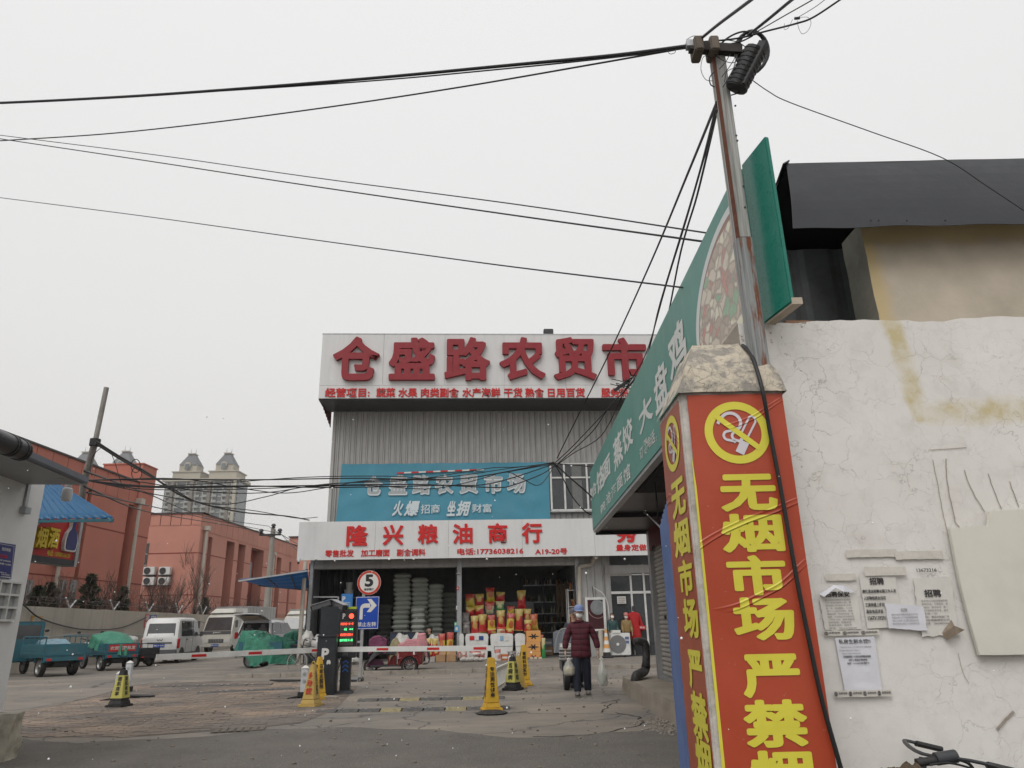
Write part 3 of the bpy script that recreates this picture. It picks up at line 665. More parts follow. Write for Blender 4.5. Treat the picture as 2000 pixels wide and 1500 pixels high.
rf = thing('shed_roof', 'dark charcoal sheet metal roof edge above the tan block', 'roof')
YL, YU = 4.28, 4.6
A, B_ = atY(1549, 446, YL), atY(1536, 319, YU); z1, z2 = A.z, B_.z; xr = 5.5
b = MB(); b.grid(50, 8, lambda a, c: (A.x+(B_.x-A.x)*c+(xr-A.x)*a, YL+(YU-YL)*c-.02*math.sin(c*PI)+.010*noise.noise(Vector((a*7, c*2, 0))), z1+(z2-z1)*c+.004*math.sin(a*40)*(1-c)))
b.build('fascia', m_roof, rf, fix=False, solid=.004)
b = MB(); b.slab((B_.x, YU, z2), (xr, YU, z2), (xr, 9.5, 3.55), (B_.x, 9.5, 3.55), .03); b.build('roof_sheet', m_pit, rf)
b = MB(); b.slab((B_.x-.03, YU-.02, z2-.02), (B_.x-.03, YU+.3, z2-.12), (B_.x+.02, YU+.3, z2-.02), (B_.x+.02, YU-.02, z2+.01), .01); b.build('end_trim', m_roof, rf)
for xx in (1700, 1715, 1770, 1845): p = atY(xx, 432, YL-.0); MB().lathe([(0, 0), (.006, 0), (.006, .006), (0, .008)], 8, (p.x, YL-.012, p.z), 'y').build('screw', m_black, rf)
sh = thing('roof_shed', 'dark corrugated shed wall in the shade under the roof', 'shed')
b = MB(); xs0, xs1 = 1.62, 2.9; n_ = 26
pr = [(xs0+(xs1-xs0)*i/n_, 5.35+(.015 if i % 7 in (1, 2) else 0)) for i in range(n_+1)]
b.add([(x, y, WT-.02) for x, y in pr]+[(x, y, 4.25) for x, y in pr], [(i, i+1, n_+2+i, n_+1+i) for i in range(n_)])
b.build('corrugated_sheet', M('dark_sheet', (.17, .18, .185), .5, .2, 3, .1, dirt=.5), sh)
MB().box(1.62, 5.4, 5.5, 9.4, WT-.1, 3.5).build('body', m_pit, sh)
p = atY(1550, 632, 4.1); b = MB(); b.box(-.09, .09, -.05, .05, 0, .035); o = b.build('brick', M('rough_brick', (.3, .17, .11), .95, .3, 12, .5), None, bevel=.004); o.location = (p.x+.02, 4.12, WT+.008); o.rotation_euler = (0, 0, .1); o.name = 'loose_brick'; props(o, 'loose brick lying on the wall top beside the green sign', 'brick')
# ================================================================= green noodle-shop sign over the lane
XG = 1.5; fg = lambda x, y: atX(x, y, XG)
gz0, gz1 = 3.0, 4.125; gy0, gy1 = 4.02, atX(1153, 945, XG).y
def greenmat():
    t = NT('green_sign_vinyl'); p = t.obj(); n = t.noise(p, .9, 4, .6)
    c = t.mix(t.ramp(n, [(.3, 0), (.7, 1)]), (.055, .215, .175), (.095, .27, .225))
    c = t.mix(t.math('MULTIPLY', t.ramp(t.noise(t.map(p, (4, 4, .4)), 3, 4), [(.52, 0), (.8, 1)]), .3), c, (.25, .3, .28))
    return t.out(c, .5, t.bump(t.noise(p, 2.5, 3), .25, .02))
m_green = greenmat()
def dishmat():
    t = NT('printed_dish_photo'); p = t.obj()
    q = t.n('TexNoise'); t.l(p, q.inputs['Vector']); q.inputs['Scale'].default_value = 5; va = t.n('VectorMath', operation='MULTIPLY_ADD')
    t.l(q.outputs['Color'], va.inputs[0]); va.inputs[1].default_value = (.12, .12, .12); t.l(t.map(p, (1, .62, 1.0), (0, 0, 0), (rad(35), 0, 0)), va.inputs[2])
    v = t.n('TexVoronoi', feature='F1'); t.l(va.outputs[0], v.inputs['Vector']); v.inputs['Scale'].default_value = 13
    h = t.sep(v.outputs['Color'])[0]
    c = t.ramp(h, [(0, (.62, .54, .42)), (.22, (.36, .26, .18)), (.42, (.74, .70, .52)), (.58, (.50, .38, .27)), (.74, (.72, .66, .55)), (.80, (.50, .07, .04)), (.90, (.12, .36, .18)), (1, (.66, .68, .42))])
    t.t.nodes[-1].color_ramp.interpolation = 'CONSTANT'
    for nd in t.t.nodes:
        if nd.type == 'VALTORGB': nd.color_ramp.interpolation = 'CONSTANT'
    ed = t.n('TexVoronoi', feature='DISTANCE_TO_EDGE'); t.l(va.outputs[0], ed.inputs['Vector']); ed.inputs['Scale'].default_value = 13
    c = t.mix(t.ramp(ed.outputs['Distance'], [(0, 1), (.16, 0)]), c, (.20, .13, .10))
    n = t.noise(p, 30, 4, .7); c = t.mix(t.ramp(n, [(.4, 0), (.7, .35)]), c, (.55, .52, .42))
    c = t.mix(.25, c, (.68, .68, .64))
    return t.out(c, .5)
sg = thing('noodle_shop_sign', 'long green fascia sign with white characters and a dish photo, projecting over the lane', 'sign')
b = MB(); b.box(XG, XG+.1, gy0, gy1, gz0, gz1); b.build('green_board', m_green, sg, bevel=.004)
b = MB(); b.box(XG+.012, XG+.1, gy0, gy1, gz0-.045, gz0); b.box(XG+.012, XG+.1, gy1, gy1+.02, gz0-.04, gz1); b.build('edge_trim', m_steel, sg)
# blank return panel at the near end
p0, p1 = Vector((XG+.02, 3.98, 0)), Vector((XG+.075, 3.69, 0))
n_ = (p1-p0).cross(Vector((0, 0, 1))).normalized()
b = MB(); b.slab((*p0.xy, gz0+.01), (*p1.xy, gz0+.01), (*p1.xy, gz1), (*p0.xy, gz1), .03) if n_.x < 0 else b.slab((*p1.xy, gz0+.01), (*p0.xy, gz0+.01), (*p0.xy, gz1), (*p1.xy, gz1), .03)
b.build('return_panel', M('fresh_green_vinyl', (.012, .17, .125), .28, .12, 1.5, .12, bscale=3), sg, bevel=.006)
b = MB(); b.slab((p0.x+.01, p0.y-.01, gz0), (p0.x+.07, p0.y, gz0), (p1.x+.07, p1.y, gz0), (p1.x+.01, p1.y, gz0), .04); b.build('bottom_trim', M('pale_trim', (.45, .38, .3), .7, .2, 9, .2), sg)
# dish picture: pale rim, plate, food
oc, uu, vv = fg(1000, 0), Vector((0, -1, 0)), Vector((0, 0, 1))
def disc(nm, cy, cz, ry, rz, mat, lift, a0=0, a1=360):
    P = [(XG-lift, cy+ry*math.cos(rad(a)), cz+rz*math.sin(rad(a))) for a in range(a0, a1+1, 6)]
    P = [(x, min(max(y, gy0+.01), gy1), min(max(z, gz0+.01), gz1-.01)) for x, y, z in P]
    MB().add(P, [tuple(range(len(P)))]).build(nm, mat, sg, fix=False)
py_ = fg(1357, 630).y; cy = 4.42; ry = py_-cy
disc('printed_rim', cy, 3.42, ry, .58, M('printed_plate', (.62, .65, .64), .5, .08, 3, 0), .003); disc('printed_shade', cy-.02, 3.38, ry*.93, .56, M('printed_shadow', (.30, .17, .14), .5, .1, 3, 0), .0045)
disc('printed_dish', cy+.015, 3.40, ry*.86, .50, dishmat(), .006)
m_gtxt = M('pale_sign_letter', (.60, .62, .60), .5, .1, 4, 0)
for ch, x0, y0, x1, y1 in [('饸', 1152, 937, 1166, 978), ('饹', 1165, 902, 1181, 966), ('面', 1178, 884, 1193, 942), ('蒸', 1198, 838, 1217, 920), ('饺', 1216, 810, 1237, 888), ('大', 1247, 767, 1276, 842), ('盘', 1277, 698, 1306, 806), ('鸡', 1305, 620, 1342, 742)]:
    letter_px(ch, fg, x0, y0+8, x1, y1-6, m_gtxt, sg, bold=.035, lift=.004, name='letter')
for ch, x0, y0, x1, y1 in [('一', 1164, 1000, 1172, 1004), ('碗', 1173, 978, 1183, 1004), ('沧', 1184, 957, 1194, 987), ('海', 1194, 942, 1205, 973), ('面', 1205, 924, 1217, 959), ('馆', 1218, 905, 1232, 945), ('订', 1250, 869, 1257, 900), ('餐', 1257, 853, 1266, 892), ('电', 1265, 848, 1272, 878), ('话', 1271, 838, 1280, 872), (':', 1281, 850, 1284, 864)]:
    letter_px(ch, fg, x0, y0+3, x1, y1-3, m_gtxt, sg, bold=.02, lift=.004, name='letter')
# ================================================================= shop with roller shutters on the platform
XK, ZP = 2.66, .30
shop = thing('shutter_shop', 'low shop row with closed roller shutter, standing on the raised concrete platform', 'building')
m_shwall = M('dirty_cream_wall', (.36, .34, .31), .85, .2, 2, .25, dirt=.6, streak=True)
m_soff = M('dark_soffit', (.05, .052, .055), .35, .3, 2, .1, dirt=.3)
b = MB(); b.box(XK+.08, 8, 6.0, 14.9, ZP-.02, 3.25); b.build('wall', m_shwall, shop)
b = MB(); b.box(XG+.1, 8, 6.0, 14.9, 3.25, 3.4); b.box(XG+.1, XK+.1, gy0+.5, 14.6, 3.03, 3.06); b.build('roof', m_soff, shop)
for y in (14.45, 12.0, 9.6, 7.2): MB().box(XG+.1, XK+.1, y, y+.05, 2.96, 3.03).build('soffit_beam', m_dark, shop)
b = MB()
zz = [(XK-.05, y, 3.03) for y in [6.0+.28*i for i in range(31)]]; m_ = len(zz)
b.add(zz+[(XK-.06, p[1], 2.62+.12*noise.noise(Vector((p[1]*3, 0, 0)))+.03*(i % 2)) for i, p in enumerate(zz)], [(i, i+1, m_+i+1, m_+i) for i in range(m_-1)])
b.build('torn_valance', M('maroon_valance', (.10, .012, .014), .7, .3, 4, .3, dirt=.4), shop, fix=False, solid=.006)
yf, yn = 14.25, 9.4
MB().box(XK-.06, XK+.08, yf, yf+.22, ZP, 3.0).build('door_frame', m_steel, shop, bevel=.006)
MB().box(XK-.06, XK+.08, yn-.2, yn, ZP, 3.0).build('door_frame', m_steel, shop, bevel=.006)
shut = MB().box(XK+.06, XK+.075, yn, yf, ZP, 2.95).build('roller_shutter', m_grey, shop)
slp = [(0, 0), (-.018, .012), (-.026, .035), (-.018, .062), (0, .078)]
sm = MB().prism([(x+.0, z) for x, z in slp]+[(.02, .078), (.02, 0)], 0, yf-yn, 'y').mesh('slat', M('worn_shutter_paint', (.36, .34, .31), .5, .2, 2, .1, metal=.15, dirt=.75, streak=True, dirtcol=(.16, .13, .10)))
for i in range(32):
    o = bpy.data.objects.new('slat', sm); C.objects.link(o); o.parent = shut; o.location = (XK+.04, yn, ZP+.07+i*.080); o.rotation_euler = (0, R.gauss(0, .02), 0)
MB().box(XK+.0, XK+.06, yn, yf, ZP, ZP+.07).build('bottom_rail', m_steel, shut)
p = atX(1300, 1205, XK); MB().ball((XK-.01, p.y, p.z), .02, .04, .04).build('lock', m_dark, shut)
# platform
b = MB(); yend = 15.2; xo = 2.06
def pl_top(a, c): 
    x = xo+(6-xo)*a; y = 4.5+(yend-4.5)*c
    return (x+(.03*noise.noise(Vector((0, y*1.5, 3))) if a < .05 else 0), y, ZP+.008*noise.noise(Vector((x, y, 0)))-(.012 if a < .05 else 0))
b.grid(20, 60, pl_top)
b.grid(8, 60, lambda a, c: (lambda q: (q[0]-.02*a+.02*noise.noise(Vector((a*2, q[1]*3, 1))), q[1], q[2]*(1-a)-.02*a))(pl_top(0, c)))
b.grid(12, 4, lambda a, c: (xo+4*a, yend, ZP*(1-c)-.02*c))
m_plat = M('grimy_platform_concrete', (.27, .235, .19), .9, .25, 1.6, .4, dirt=.55, bscale=18, dirtcol=(.12, .1, .075))
struct(b.build('platform', m_plat, smooth=True, fix=False))
# black elbow flue pipe
pp = thing('stove_pipe', 'fat black taped pipe bending down onto the platform edge beside the shutter frame', 'pipe')
f = lambda x, y, Y=14.7: atY(x, y, Y)
m_pipe = M('black_taped_pipe', (.03, .028, .028), .55, .4, 7, .5, dirt=.5, dirtcol=(.2, .19, .18), bscale=30)
MB().tube(smooth([f(1238, 1254), f(1250, 1253), f(1259, 1256), f(1262, 1270), f(1262, 1300)], 5), .075, 12).build('pipe', m_pipe, pp, smooth=True, fix=False)
MB().tube(smooth([f(1262, 1298), f(1259, 1310), f(1250, 1316, 14.3), f(1243, 1320, 14.1), f(1241, 1330, 14.1)], 5), [.085]*20+[.1], 12).build('elbow', m_pipe, pp, smooth=True, fix=False)
# bare bulb on the wires under the sign
bl = thing('light_bulb', 'bare glass bulb hanging from tangled wires below the green sign', 'light bulb'); q = atY(1244, 1000, 13.4)
MB().lathe([(0, -.07), (.05, -.06), (.075, -.01), (.06, .05), (.035, .09), (.03, .1)], 14, q).build('glass', M('milky_glass', (.5, .52, .5), .2, .1, 3, 0), bl, smooth=True)
MB().lathe([(.035, .1), (.035, .16), (.015, .18)], 10, q).build('socket', m_white, bl)
# ================================================================= wooden-looking steel pole with cables
YQ = 3.9
pb, pt = atY(1473, 640, YQ), atY(1401, 95, YQ)
pole = thing('cable_pole', 'tall weathered square pole with rusty foot, rising beside the green sign', 'pole')
def polemat(nm, base, rust):
    t = NT(nm); p = t.obj(); g = t.noise(t.map(p, (60, 60, 1.5)), 1, 4, .7)
    c = t.mix(t.ramp(g, [(.35, 0), (.6, 1)]), dk(base, .45), base)
    r_ = t.noise(t.map(p, (5, 5, .6)), 2.2, 5, .65); c = t.mix(t.ramp(r_, [(rust, 0), (rust+.06, 1)]), c, (.16, .05, .018))
    return t.out(c, .8, t.bump(g, .5, .006))
hx = .042; zj = atY(1451, 470, YQ).z
MB().box(pb.x-hx, pb.x+hx, YQ-hx, YQ+hx, zj, pt.z).build('upper_shaft', polemat('peeling_grey_timber', (.40, .40, .38), .66), pole, bevel=.004)
b = MB(); b.box(pb.x-hx-.003, pb.x-hx+.014, YQ-hx-.004, YQ-hx+.02, zj, pt.z-.02); b.build('rust_strip', M('dark_rust', (.13, .045, .025), .85, .3, 20, .4), pole)
MB().box(pb.x-hx-.004, pb.x+hx+.004, YQ-hx-.004, YQ+hx+.004, 2.6, zj).build('lower_shaft', polemat('rusty_steel_tube', (.30, .31, .31), .56), pole, bevel=.004)
for (x, y) in [(1430, 171), (1438, 265), (1440, 275), (1452, 364), (1455, 405), (1436, 207)]:
    q = atY(x, y, YQ-hx); MB().lathe([(0, -.004), (.007, -.004), (.007, 0)], 8, (q.x, q.y, q.z), 'y').build('bolt', m_dark, pole)
a_, c_ = atY(1346, 92, YQ-.06), atY(1448, 99, YQ-.06)
MB().bar(a_, c_, .05, .065).build('crossarm', M('dark_wood_arm', (.045, .04, .038), .85, .3, 10, .4), pole)
for x in (1362, 1392): 
    q = atY(x, 94, YQ-.06); MB().box(q.x-.03, q.x+.03, YQ-.12, YQ+.02, q.z-.06, q.z+.055).build('clamp', M('brown_strap', (.15, .125, .10), .85, .3, 20, .4), pole, bevel=.008)
q = atY(1340, 88, YQ-.06); MB().bar(q, q+Vector((.09, 0, 0)), .05, .05).build('end_bracket', m_steel, pole)
# splice closure and cable coil
cl = thing('splice_closure', 'ribbed black cable splice box strapped at an angle beside the pole head', 'splice box')
a_, c_ = atY(1436, 176, 3.82), atY(1478, 95, 3.72)
MB().tube([a_, a_.lerp(c_, .03), a_.lerp(c_, .97), c_], [.045, .07, .07, .05], 14).build('body', m_cable, cl, smooth=True, fix=False)
for i in range(9):
    q = a_.lerp(c_, .08+.105*i); d = (c_-a_).normalized()*.006; MB().tube([q-d, q+d], .074, 14).build('rib', m_cable, cl, fix=False)
MB().bar(a_+Vector((.03, -.05, 0)), c_+Vector((.03, -.05, 0)), .05, .05).build('clasp', m_cable, cl)
co_ = thing('cable_coil', 'loops of spare black cable hung behind the splice box at the pole head', 'cable coil')
for k in range(5):
    cx, cy_ = 1468+R.uniform(-3, 3), 100+R.uniform(-3, 3); rx, ry = 27+k*1.5, 39+R.uniform(-3, 3)
    P = [atY(cx+rx*math.cos(2*PI*i/28), cy_+ry*math.sin(2*PI*i/28), 3.86-.006*k) for i in range(29)]
    MB().tube(P, .0085, 6).build('loop', m_cable, co_, smooth=True, fix=False)
for pts, r in [([(1395, 100), (1420, 75), (1450, 62), (1480, 66)], .006), ([(1400, 90), (1430, 85), (1450, 80), (1470, 70)], .005), ([(1395, 115), (1375, 110), (1369, 135), (1378, 155), (1392, 158)], .002), ([(1395, 140), (1386, 152), (1388, 165), (1396, 170)], .004), ([(1398, 86), (1410, 78), (1440, 82), (1460, 95)], .003), ([(1410, 150), (1425, 130), (1435, 112), (1430, 100), (1415, 105)], .003), ([(1412, 170), (1432, 135), (1440, 108), (1455, 95)], .004), ([(1340, 78), (1356, 70), (1368, 78), (1362, 92)], .002), ([(1405, 135), (1418, 120), (1428, 104), (1445, 100)], .003), ([(1303, 96), (1308, 105), (1318, 103), (1320, 95)], .002), ([(1415, 160), (1420, 140), (1437, 130), (1446, 112)], .0025), ([(1395, 105), (1412, 118), (1434, 122), (1450, 105)], .0025), ([(1428, 186), (1448, 178), (1456, 160), (1458, 145)], .004)]:
    MB().tube(smooth([atY(x, y, 3.83) for x, y in pts], 7), r, 6).build('loose_wire', m_cable, co_, smooth=True, fix=False)
# ---------------- overhead cables
G = 'overhead cables'
cable('cable', 'thick black overhead cable, lowest slope of those reaching the pole head from the left edge', 'cable', [(-60, 203, 6.2), (0, 201, 6), (150, 194, 5.8), (350, 182, 5.4), (700, 155, 4.9), (1000, 127, 4.4), (1200, 108, 4.1), (1342, 90, 3.85)], .0125, n=8)
cable('cable', 'thin second wire lashed just under the thick overhead cable', 'cable', [(300, 186, 5.5), (700, 160, 4.9), (1000, 133, 4.4), (1200, 112, 4.1), (1342, 94, 3.85)], .0055)
cable('cable', 'sagging overhead wire from the left edge rising to the pole head under the thick cable', 'cable', [(-60, 281, 7.5), (0, 275, 7.2), (200, 262, 6.6), (400, 241, 6), (650, 208, 5.3), (900, 170, 4.7), (1150, 127, 4.2), (1320, 97, 3.9)], .0065)
cable('cable', 'upper of two paired wires running down from the left edge to the green sign', 'cable', [(-60, 255, 12), (0, 264, 12), (300, 302, 10.5), (600, 345, 9), (1000, 398, 7), (1400, 458, 5)], .007)
cable('cable', 'lower of two paired wires running down from the left edge to the green sign', 'cable', [(-60, 262, 12), (0, 271, 12), (300, 316, 10.5), (600, 362, 9), (1000, 420, 7), (1390, 474, 5.1)], .009)
cable('cable', 'lowest single wire crossing the open sky from the left edge to the green sign', 'cable', [(-60, 378, 14), (0, 386, 14), (280, 422, 12), (560, 461, 10), (800, 494, 8.5), (1000, 521, 7.2), (1345, 563, 5.6)], .008)
cable('cable', 'thin wire dropping from the splice box to the roof at the right edge', 'cable', [(1458, 148, 3.9), (1500, 178, 4), (1545, 201, 4.1), (1700, 257, 4.2), (1840, 308, 4.25), (1930, 365, 4.23), (2010, 418, 4.2), (2060, 450, 4.2)], .0035)
for i, (pts, r, lb) in enumerate([([(1366, 78, 3.85), (1400, 50, 3.5), (1440, 20, 3.2), (1500, -25, 2.8)], .0095, 'thick cable rising from the crossarm clamp, leftmost at the top edge'),
        ([(1460, 70, 3.8), (1500, 38, 3.5), (1540, 5, 3.2), (1590, -35, 2.9)], .0095, 'double thick cable leaving the coil towards the top edge'),
        ([(1478, 62, 3.8), (1530, 32, 3.5), (1600, -8, 3.2), (1640, -35, 3)], .0035, 'thin wire leaving the coil just right of the double cable'),
        ([(1370, 82, 3.85), (1440, 75, 3.8), (1500, 60, 3.7), (1555, 46, 3.5), (1588, 34, 3.4), (1640, 0, 3.2), (1690, -35, 3)], .006, 'bent cable carrying the small splice, rightmost at the top edge'),
        ([(1555, 36, 3.5), (1590, 15, 3.3), (1614, -3, 3.2), (1640, -25, 3.1)], .002, 'hair-thin wire running up from the small splice')]):
    cable('cable', lb, 'cable', pts, r)
q = atY(1557, 36, 3.5); sp1 = thing('wire_splice', 'small wire splice with dangling loops on the bent cable near the top edge', 'splice')
MB().bar(q-Vector((.017, 0, 0)), q+Vector((.017, 0, .003)), .012).build('connector', m_dark, sp1)
for pts in ([(1557, 40), (1560, 55), (1567, 66), (1578, 60), (1584, 45), (1578, 34), (1564, 34)], [(1532, 46), (1532, 57), (1540, 54), (1548, 38)]): MB().tube(smooth([atY(x, y, 3.5) for x, y in pts], 7), .0014, 5).build('loop', m_cable, sp1, fix=False)
HB = (1083, 905, 13.6)
for pts, r, lb in [([(1400, 200, 3.9), (1345, 335, 5.2), (1270, 515, 7.5), (1190, 690, 10), (1120, 830, 12.5), (1088, 895, 13.6)], .011, 'leftmost of the steep black wires dropping from the pole head'),
        ([(1400, 205, 3.9), (1357, 370, 5.2), (1290, 590, 7.6), (1255, 715, 9.2), (1190, 795, 11), (1120, 870, 12.8), (1085, 903, 13.6)], .009, 'second steep black wire bending at the tangle before the green sign'),
        ([(1402, 210, 3.9), (1362, 380, 5.2), (1330, 490, 6), (1290, 670, 8), (1240, 742, 9.5), (1190, 795, 11), (1155, 845, 12.2), (1090, 905, 13.6)], .009, 'third steep black wire passing close to the green sign edge'),
        ([(1401, 215, 3.9), (1340, 430, 5.6), (1300, 560, 6.8), (1262, 690, 9), (1222, 760, 10), (1175, 850, 12), (1120, 885, 13), (1083, 912, 13.6)], .008, 'slack steep black wire swinging wide above the upper window')]:
    cable('cable', lb, 'cable', pts, r)
cable('cable', 'thick black wire leaving the tangle and hanging across the green sign face', 'cable', [(1222, 746, 9.6), (1240, 738, 9.4), (1262, 770, 8.6), (1272, 848, 8.4), (1274, 903, 8.5), (1279, 945, 8.7), (1286, 1010, 8.9)], .011)
sp2 = thing('wire_tangle', 'knot of taped wire joints beside the red sign lettering', 'wire tangle'); q = atY(1216, 752, 9.6)
MB().bar(q+Vector((-.12, 0, -.08)), q+Vector((.10, 0, .07)), .04).build('taped_joint', m_cable, sp2)
for i in range(4): MB().tube(smooth([q+Vector((R.uniform(-.2, .2), 0, R.uniform(-.12, .12))) for _ in range(4)], 5), .006, 5).build('loose_wire', m_cable, sp2, fix=False)
cable('cable', 'wavy black cable strung under the green sign towards the bulb', 'cable', [HB, (1110, 930, 13.7), (1150, 965, 13.8), (1175, 993, 13.8), (1188, 989, 13.7), (1205, 1000, 13.6), (1222, 995, 13.5), (1232, 990, 13.4), (1250, 995, 13.2)], .014)
cable('cable', 'loose cable curving below the upper window to the green sign corner', 'cable', [HB, (1100, 935, 13.8), (1118, 970, 13.9), (1140, 996, 14), (1154, 1005, 14.1)], .012)
cable('cable', 'grey conduit wire running down right from the bulb to the pillar', 'cable', [(1244, 992, 13.4), (1262, 1003, 11.5), (1280, 1020, 9.5), (1294, 1034, 8)], .012, m_steel)
LB = (168, 938, 11.0)
tops = [([(300, 936), (500, 937), (700, 934), (900, 935), (1083, 903)], 'uppermost of the bundled wires crossing the blue banner'),
        ([(300, 950), (480, 949), (640, 952), (860, 948), (960, 944), (1083, 906)], 'second of the bundled wires crossing the blue banner'),
        ([(300, 952), (500, 950), (800, 946), (960, 952), (1000, 948), (1060, 925), (1083, 908)], 'bundled wire that dips in front of the banner characters'),
        ([(250, 938), (400, 960), (520, 962), (640, 945), (800, 938), (950, 915), (1010, 912), (1083, 905)], 'slack wire sagging below the bundle near the apartment tower'),
        ([(350, 935), (480, 955), (560, 963), (640, 952), (720, 938), (870, 932), (1000, 914), (1083, 904)], 'wire sagging left of the banner then rising over its characters'),
        ([(280, 955), (450, 956), (700, 948), (830, 955), (900, 945), (950, 932), (990, 922), (1020, 935), (1050, 948), (1070, 930), (1083, 907)], 'wire with a hanging loop right of the banner characters'),
        ([(260, 950), (420, 944), (600, 932), (760, 930), (900, 935), (1083, 902)], 'thin taut wire above the bundle across the banner'),
        ([(300, 965), (430, 985), (520, 970), (600, 950), (760, 938), (900, 935), (1083, 906)], 'low slung thin wire under the bundle left of the banner')]
for i, (pts, lb) in enumerate(tops):
    P = [LB]+[(x, y, 11+2.6*(x-168)/915) for x, y in pts]; cable('cable', lb, 'cable', P, .011 if i < 3 else .008)
P1b = cable('cable', 'long wire from the hub of wires running right behind the green sign corner', 'cable', [HB, (1120, 908, 14), (1160, 912, 14.4)], .01)
cable('cable', 'thick dark cable running down from the leaning pole to the grain shop sign', 'cable', [(186, 862, 11), (230, 890, 12), (290, 925, 14), (370, 975, 17), (470, 1000, 21), (560, 1008, 25), (604, 1016, 26.6)], .021)
cable('cable', 'thinner wire wound beside the thick cable to the grain shop sign', 'cable', [(186, 866, 11), (240, 900, 12), (330, 950, 15), (400, 985, 18), (500, 998, 22), (580, 1012, 25.6), (620, 1010, 26.6)], .013)
for i, pts in enumerate([[(165, 920), (290, 965), (400, 1008), (527, 1028)], [(165, 950), (290, 1000), (420, 1022), (510, 1038)], [(170, 962), (300, 990), (430, 1018), (548, 1042)]]):
    P = [(x, y, 11+39*((x-165)/380)) for x, y in pts]; cable('cable', ['upper', 'middle', 'lowest'][i]+' faint line from the leaning pole to the distant concrete pole', 'cable', P, .018)
for k, (a, b_) in enumerate([((527, 1030), (640, 1092)), ((548, 1042), (600, 1090))]): cable('cable', ['faint', 'second faint'][k]+' wire dropping from the distant concrete pole towards the grain shop', 'cable', [(*a, 50), ((a[0]+b_[0])/2, (a[1]+b_[1])/2+3, 38), (*b_, 28)], .02)
lp = thing('wire_loop', 'round loops of spare wire hanging on the cable before the red brick tower', 'wire loop')
for cx, cy_, rx, ry in [(265, 910, 9, 13), (267, 925, 10, 12)]:
    MB().tube([atY(cx+rx*math.cos(2*PI*i/22), cy_+ry*math.sin(2*PI*i/22), 12.5) for i in range(23)], .008, 5).build('loop', m_cable, lp, fix=False)
MB().tube(smooth([atY(x, y, 12) for x, y in [(200, 872), (182, 890), (176, 915), (180, 930)]], 6), .006, 5).build('loop', m_cable, lp, fix=False)
MB().tube(smooth([atY(x, y, 12) for x, y in [(215, 880), (225, 905), (235, 938), (242, 952), (255, 945)]], 6), .006, 5).build('loop', m_cable, lp, fix=False)
# ================================================================= market hall and grain shop, facade turned 3.6 degrees
FO = Vector((-2.1, 28.0, 0)); FA = rad(3.6)
FM = Matrix.Translation(FO) @ Matrix.Rotation(FA, 4, 'Z'); FI = FM.inverted()
nrm = (FM.to_3x3() @ Vector((0, 1, 0)))
def FL(x, y, d=0): return FI @ atP(x, y, FM @ Vector((0, -d, 0)), nrm)     # d metres in front of the shutter line
def fthing(name, label, cat, group=None): return thing(name, label, cat, FO, FA, group)
m_signp = M('grey_composite_panel', (.60, .60, .595), .38, .05, 1.2, .02, dirt=.18, streak=True, dirtcol=(.3, .29, .28))
m_corr = M('aged_silver_sheet', (.38, .375, .365), .5, .12, 1.0, .05, metal=.25, dirt=.55, streak=True, dirtcol=(.15, .14, .13))
m_bigred = M('deep_red_letter', (.24, .012, .020), .55, .1, 2, .03, dirt=.1); m_smred = M('bright_red_letter', (.5, .012, .012), .45, .08, 4, 0)
hall = fthing('market_hall', 'tall market hall clad in ribbed grey sheet behind the blue banner', 'building')
UD = -.6
xl0, zt_ = FL(656, 790, UD).x, FL(900, 778, .9).z
xr_ = 10.5
b = MB(); b.box(xl0+.02, xr_, -UD+.06, 22, 4.61, zt_+1.0); b.build('core', m_corr, hall)
pw = .92; n_ = int((xr_-xl0)/pw)
prf = []
for k in range(4):
    x = k*.23; prf += [(x, 0), (x+.135, 0), (x+.15, -.014), (x+.165, 0), (x+.182, 0), (x+.19, -.045), (x+.222, -.045)]
prf.append((.918, 0))
zb = 4.6
pb_ = MB(); q = len(prf); pb_.add([(x, y, zb) for x, y in prf]+[(x, y, zt_+.3) for x, y in prf], [(i, i+1, q+i+1, q+i) for i in range(q-1)])
pm_ = pb_.mesh('sheet', m_corr)
for i in range(n_):
    o = bpy.data.objects.new('wall_sheet', pm_); C.objects.link(o); o.parent = hall; o.location = (xl0+i*pw, -UD+R.uniform(-.004, .004), 0)
MB().box(xl0-.06, xl0+.06, -UD-.07, -UD+.1, zb, zt_+.3).build('corner_trim', m_corr, hall, bevel=.005)
p = MB(); sl = FL(622, 778, .9)
p.slab((sl.x, -.86, zt_), (xr_, -.86, zt_), (xr_, -UD+.05, zt_-.06), (sl.x, -UD+.05, zt_-.06), .04)
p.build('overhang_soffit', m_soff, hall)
b = MB(); n_ = 18
b.add([(sl.x+.02+.03*(i % 2), -.86+2.6*i/n_, zt_+.02-.28*i/n_*2) for i in range(n_+1)]+[(sl.x+.02+.03*(i % 2), -.86+2.6*i/n_, zt_+1.6) for i in range(n_+1)], [(i, i+1, n_+2+i, n_+1+i) for i in range(n_)])
b.build('red_side_sheet', M('dark_red_sheet', (.16, .03, .025), .6, .15, 3, .1, dirt=.4), hall, fix=False)
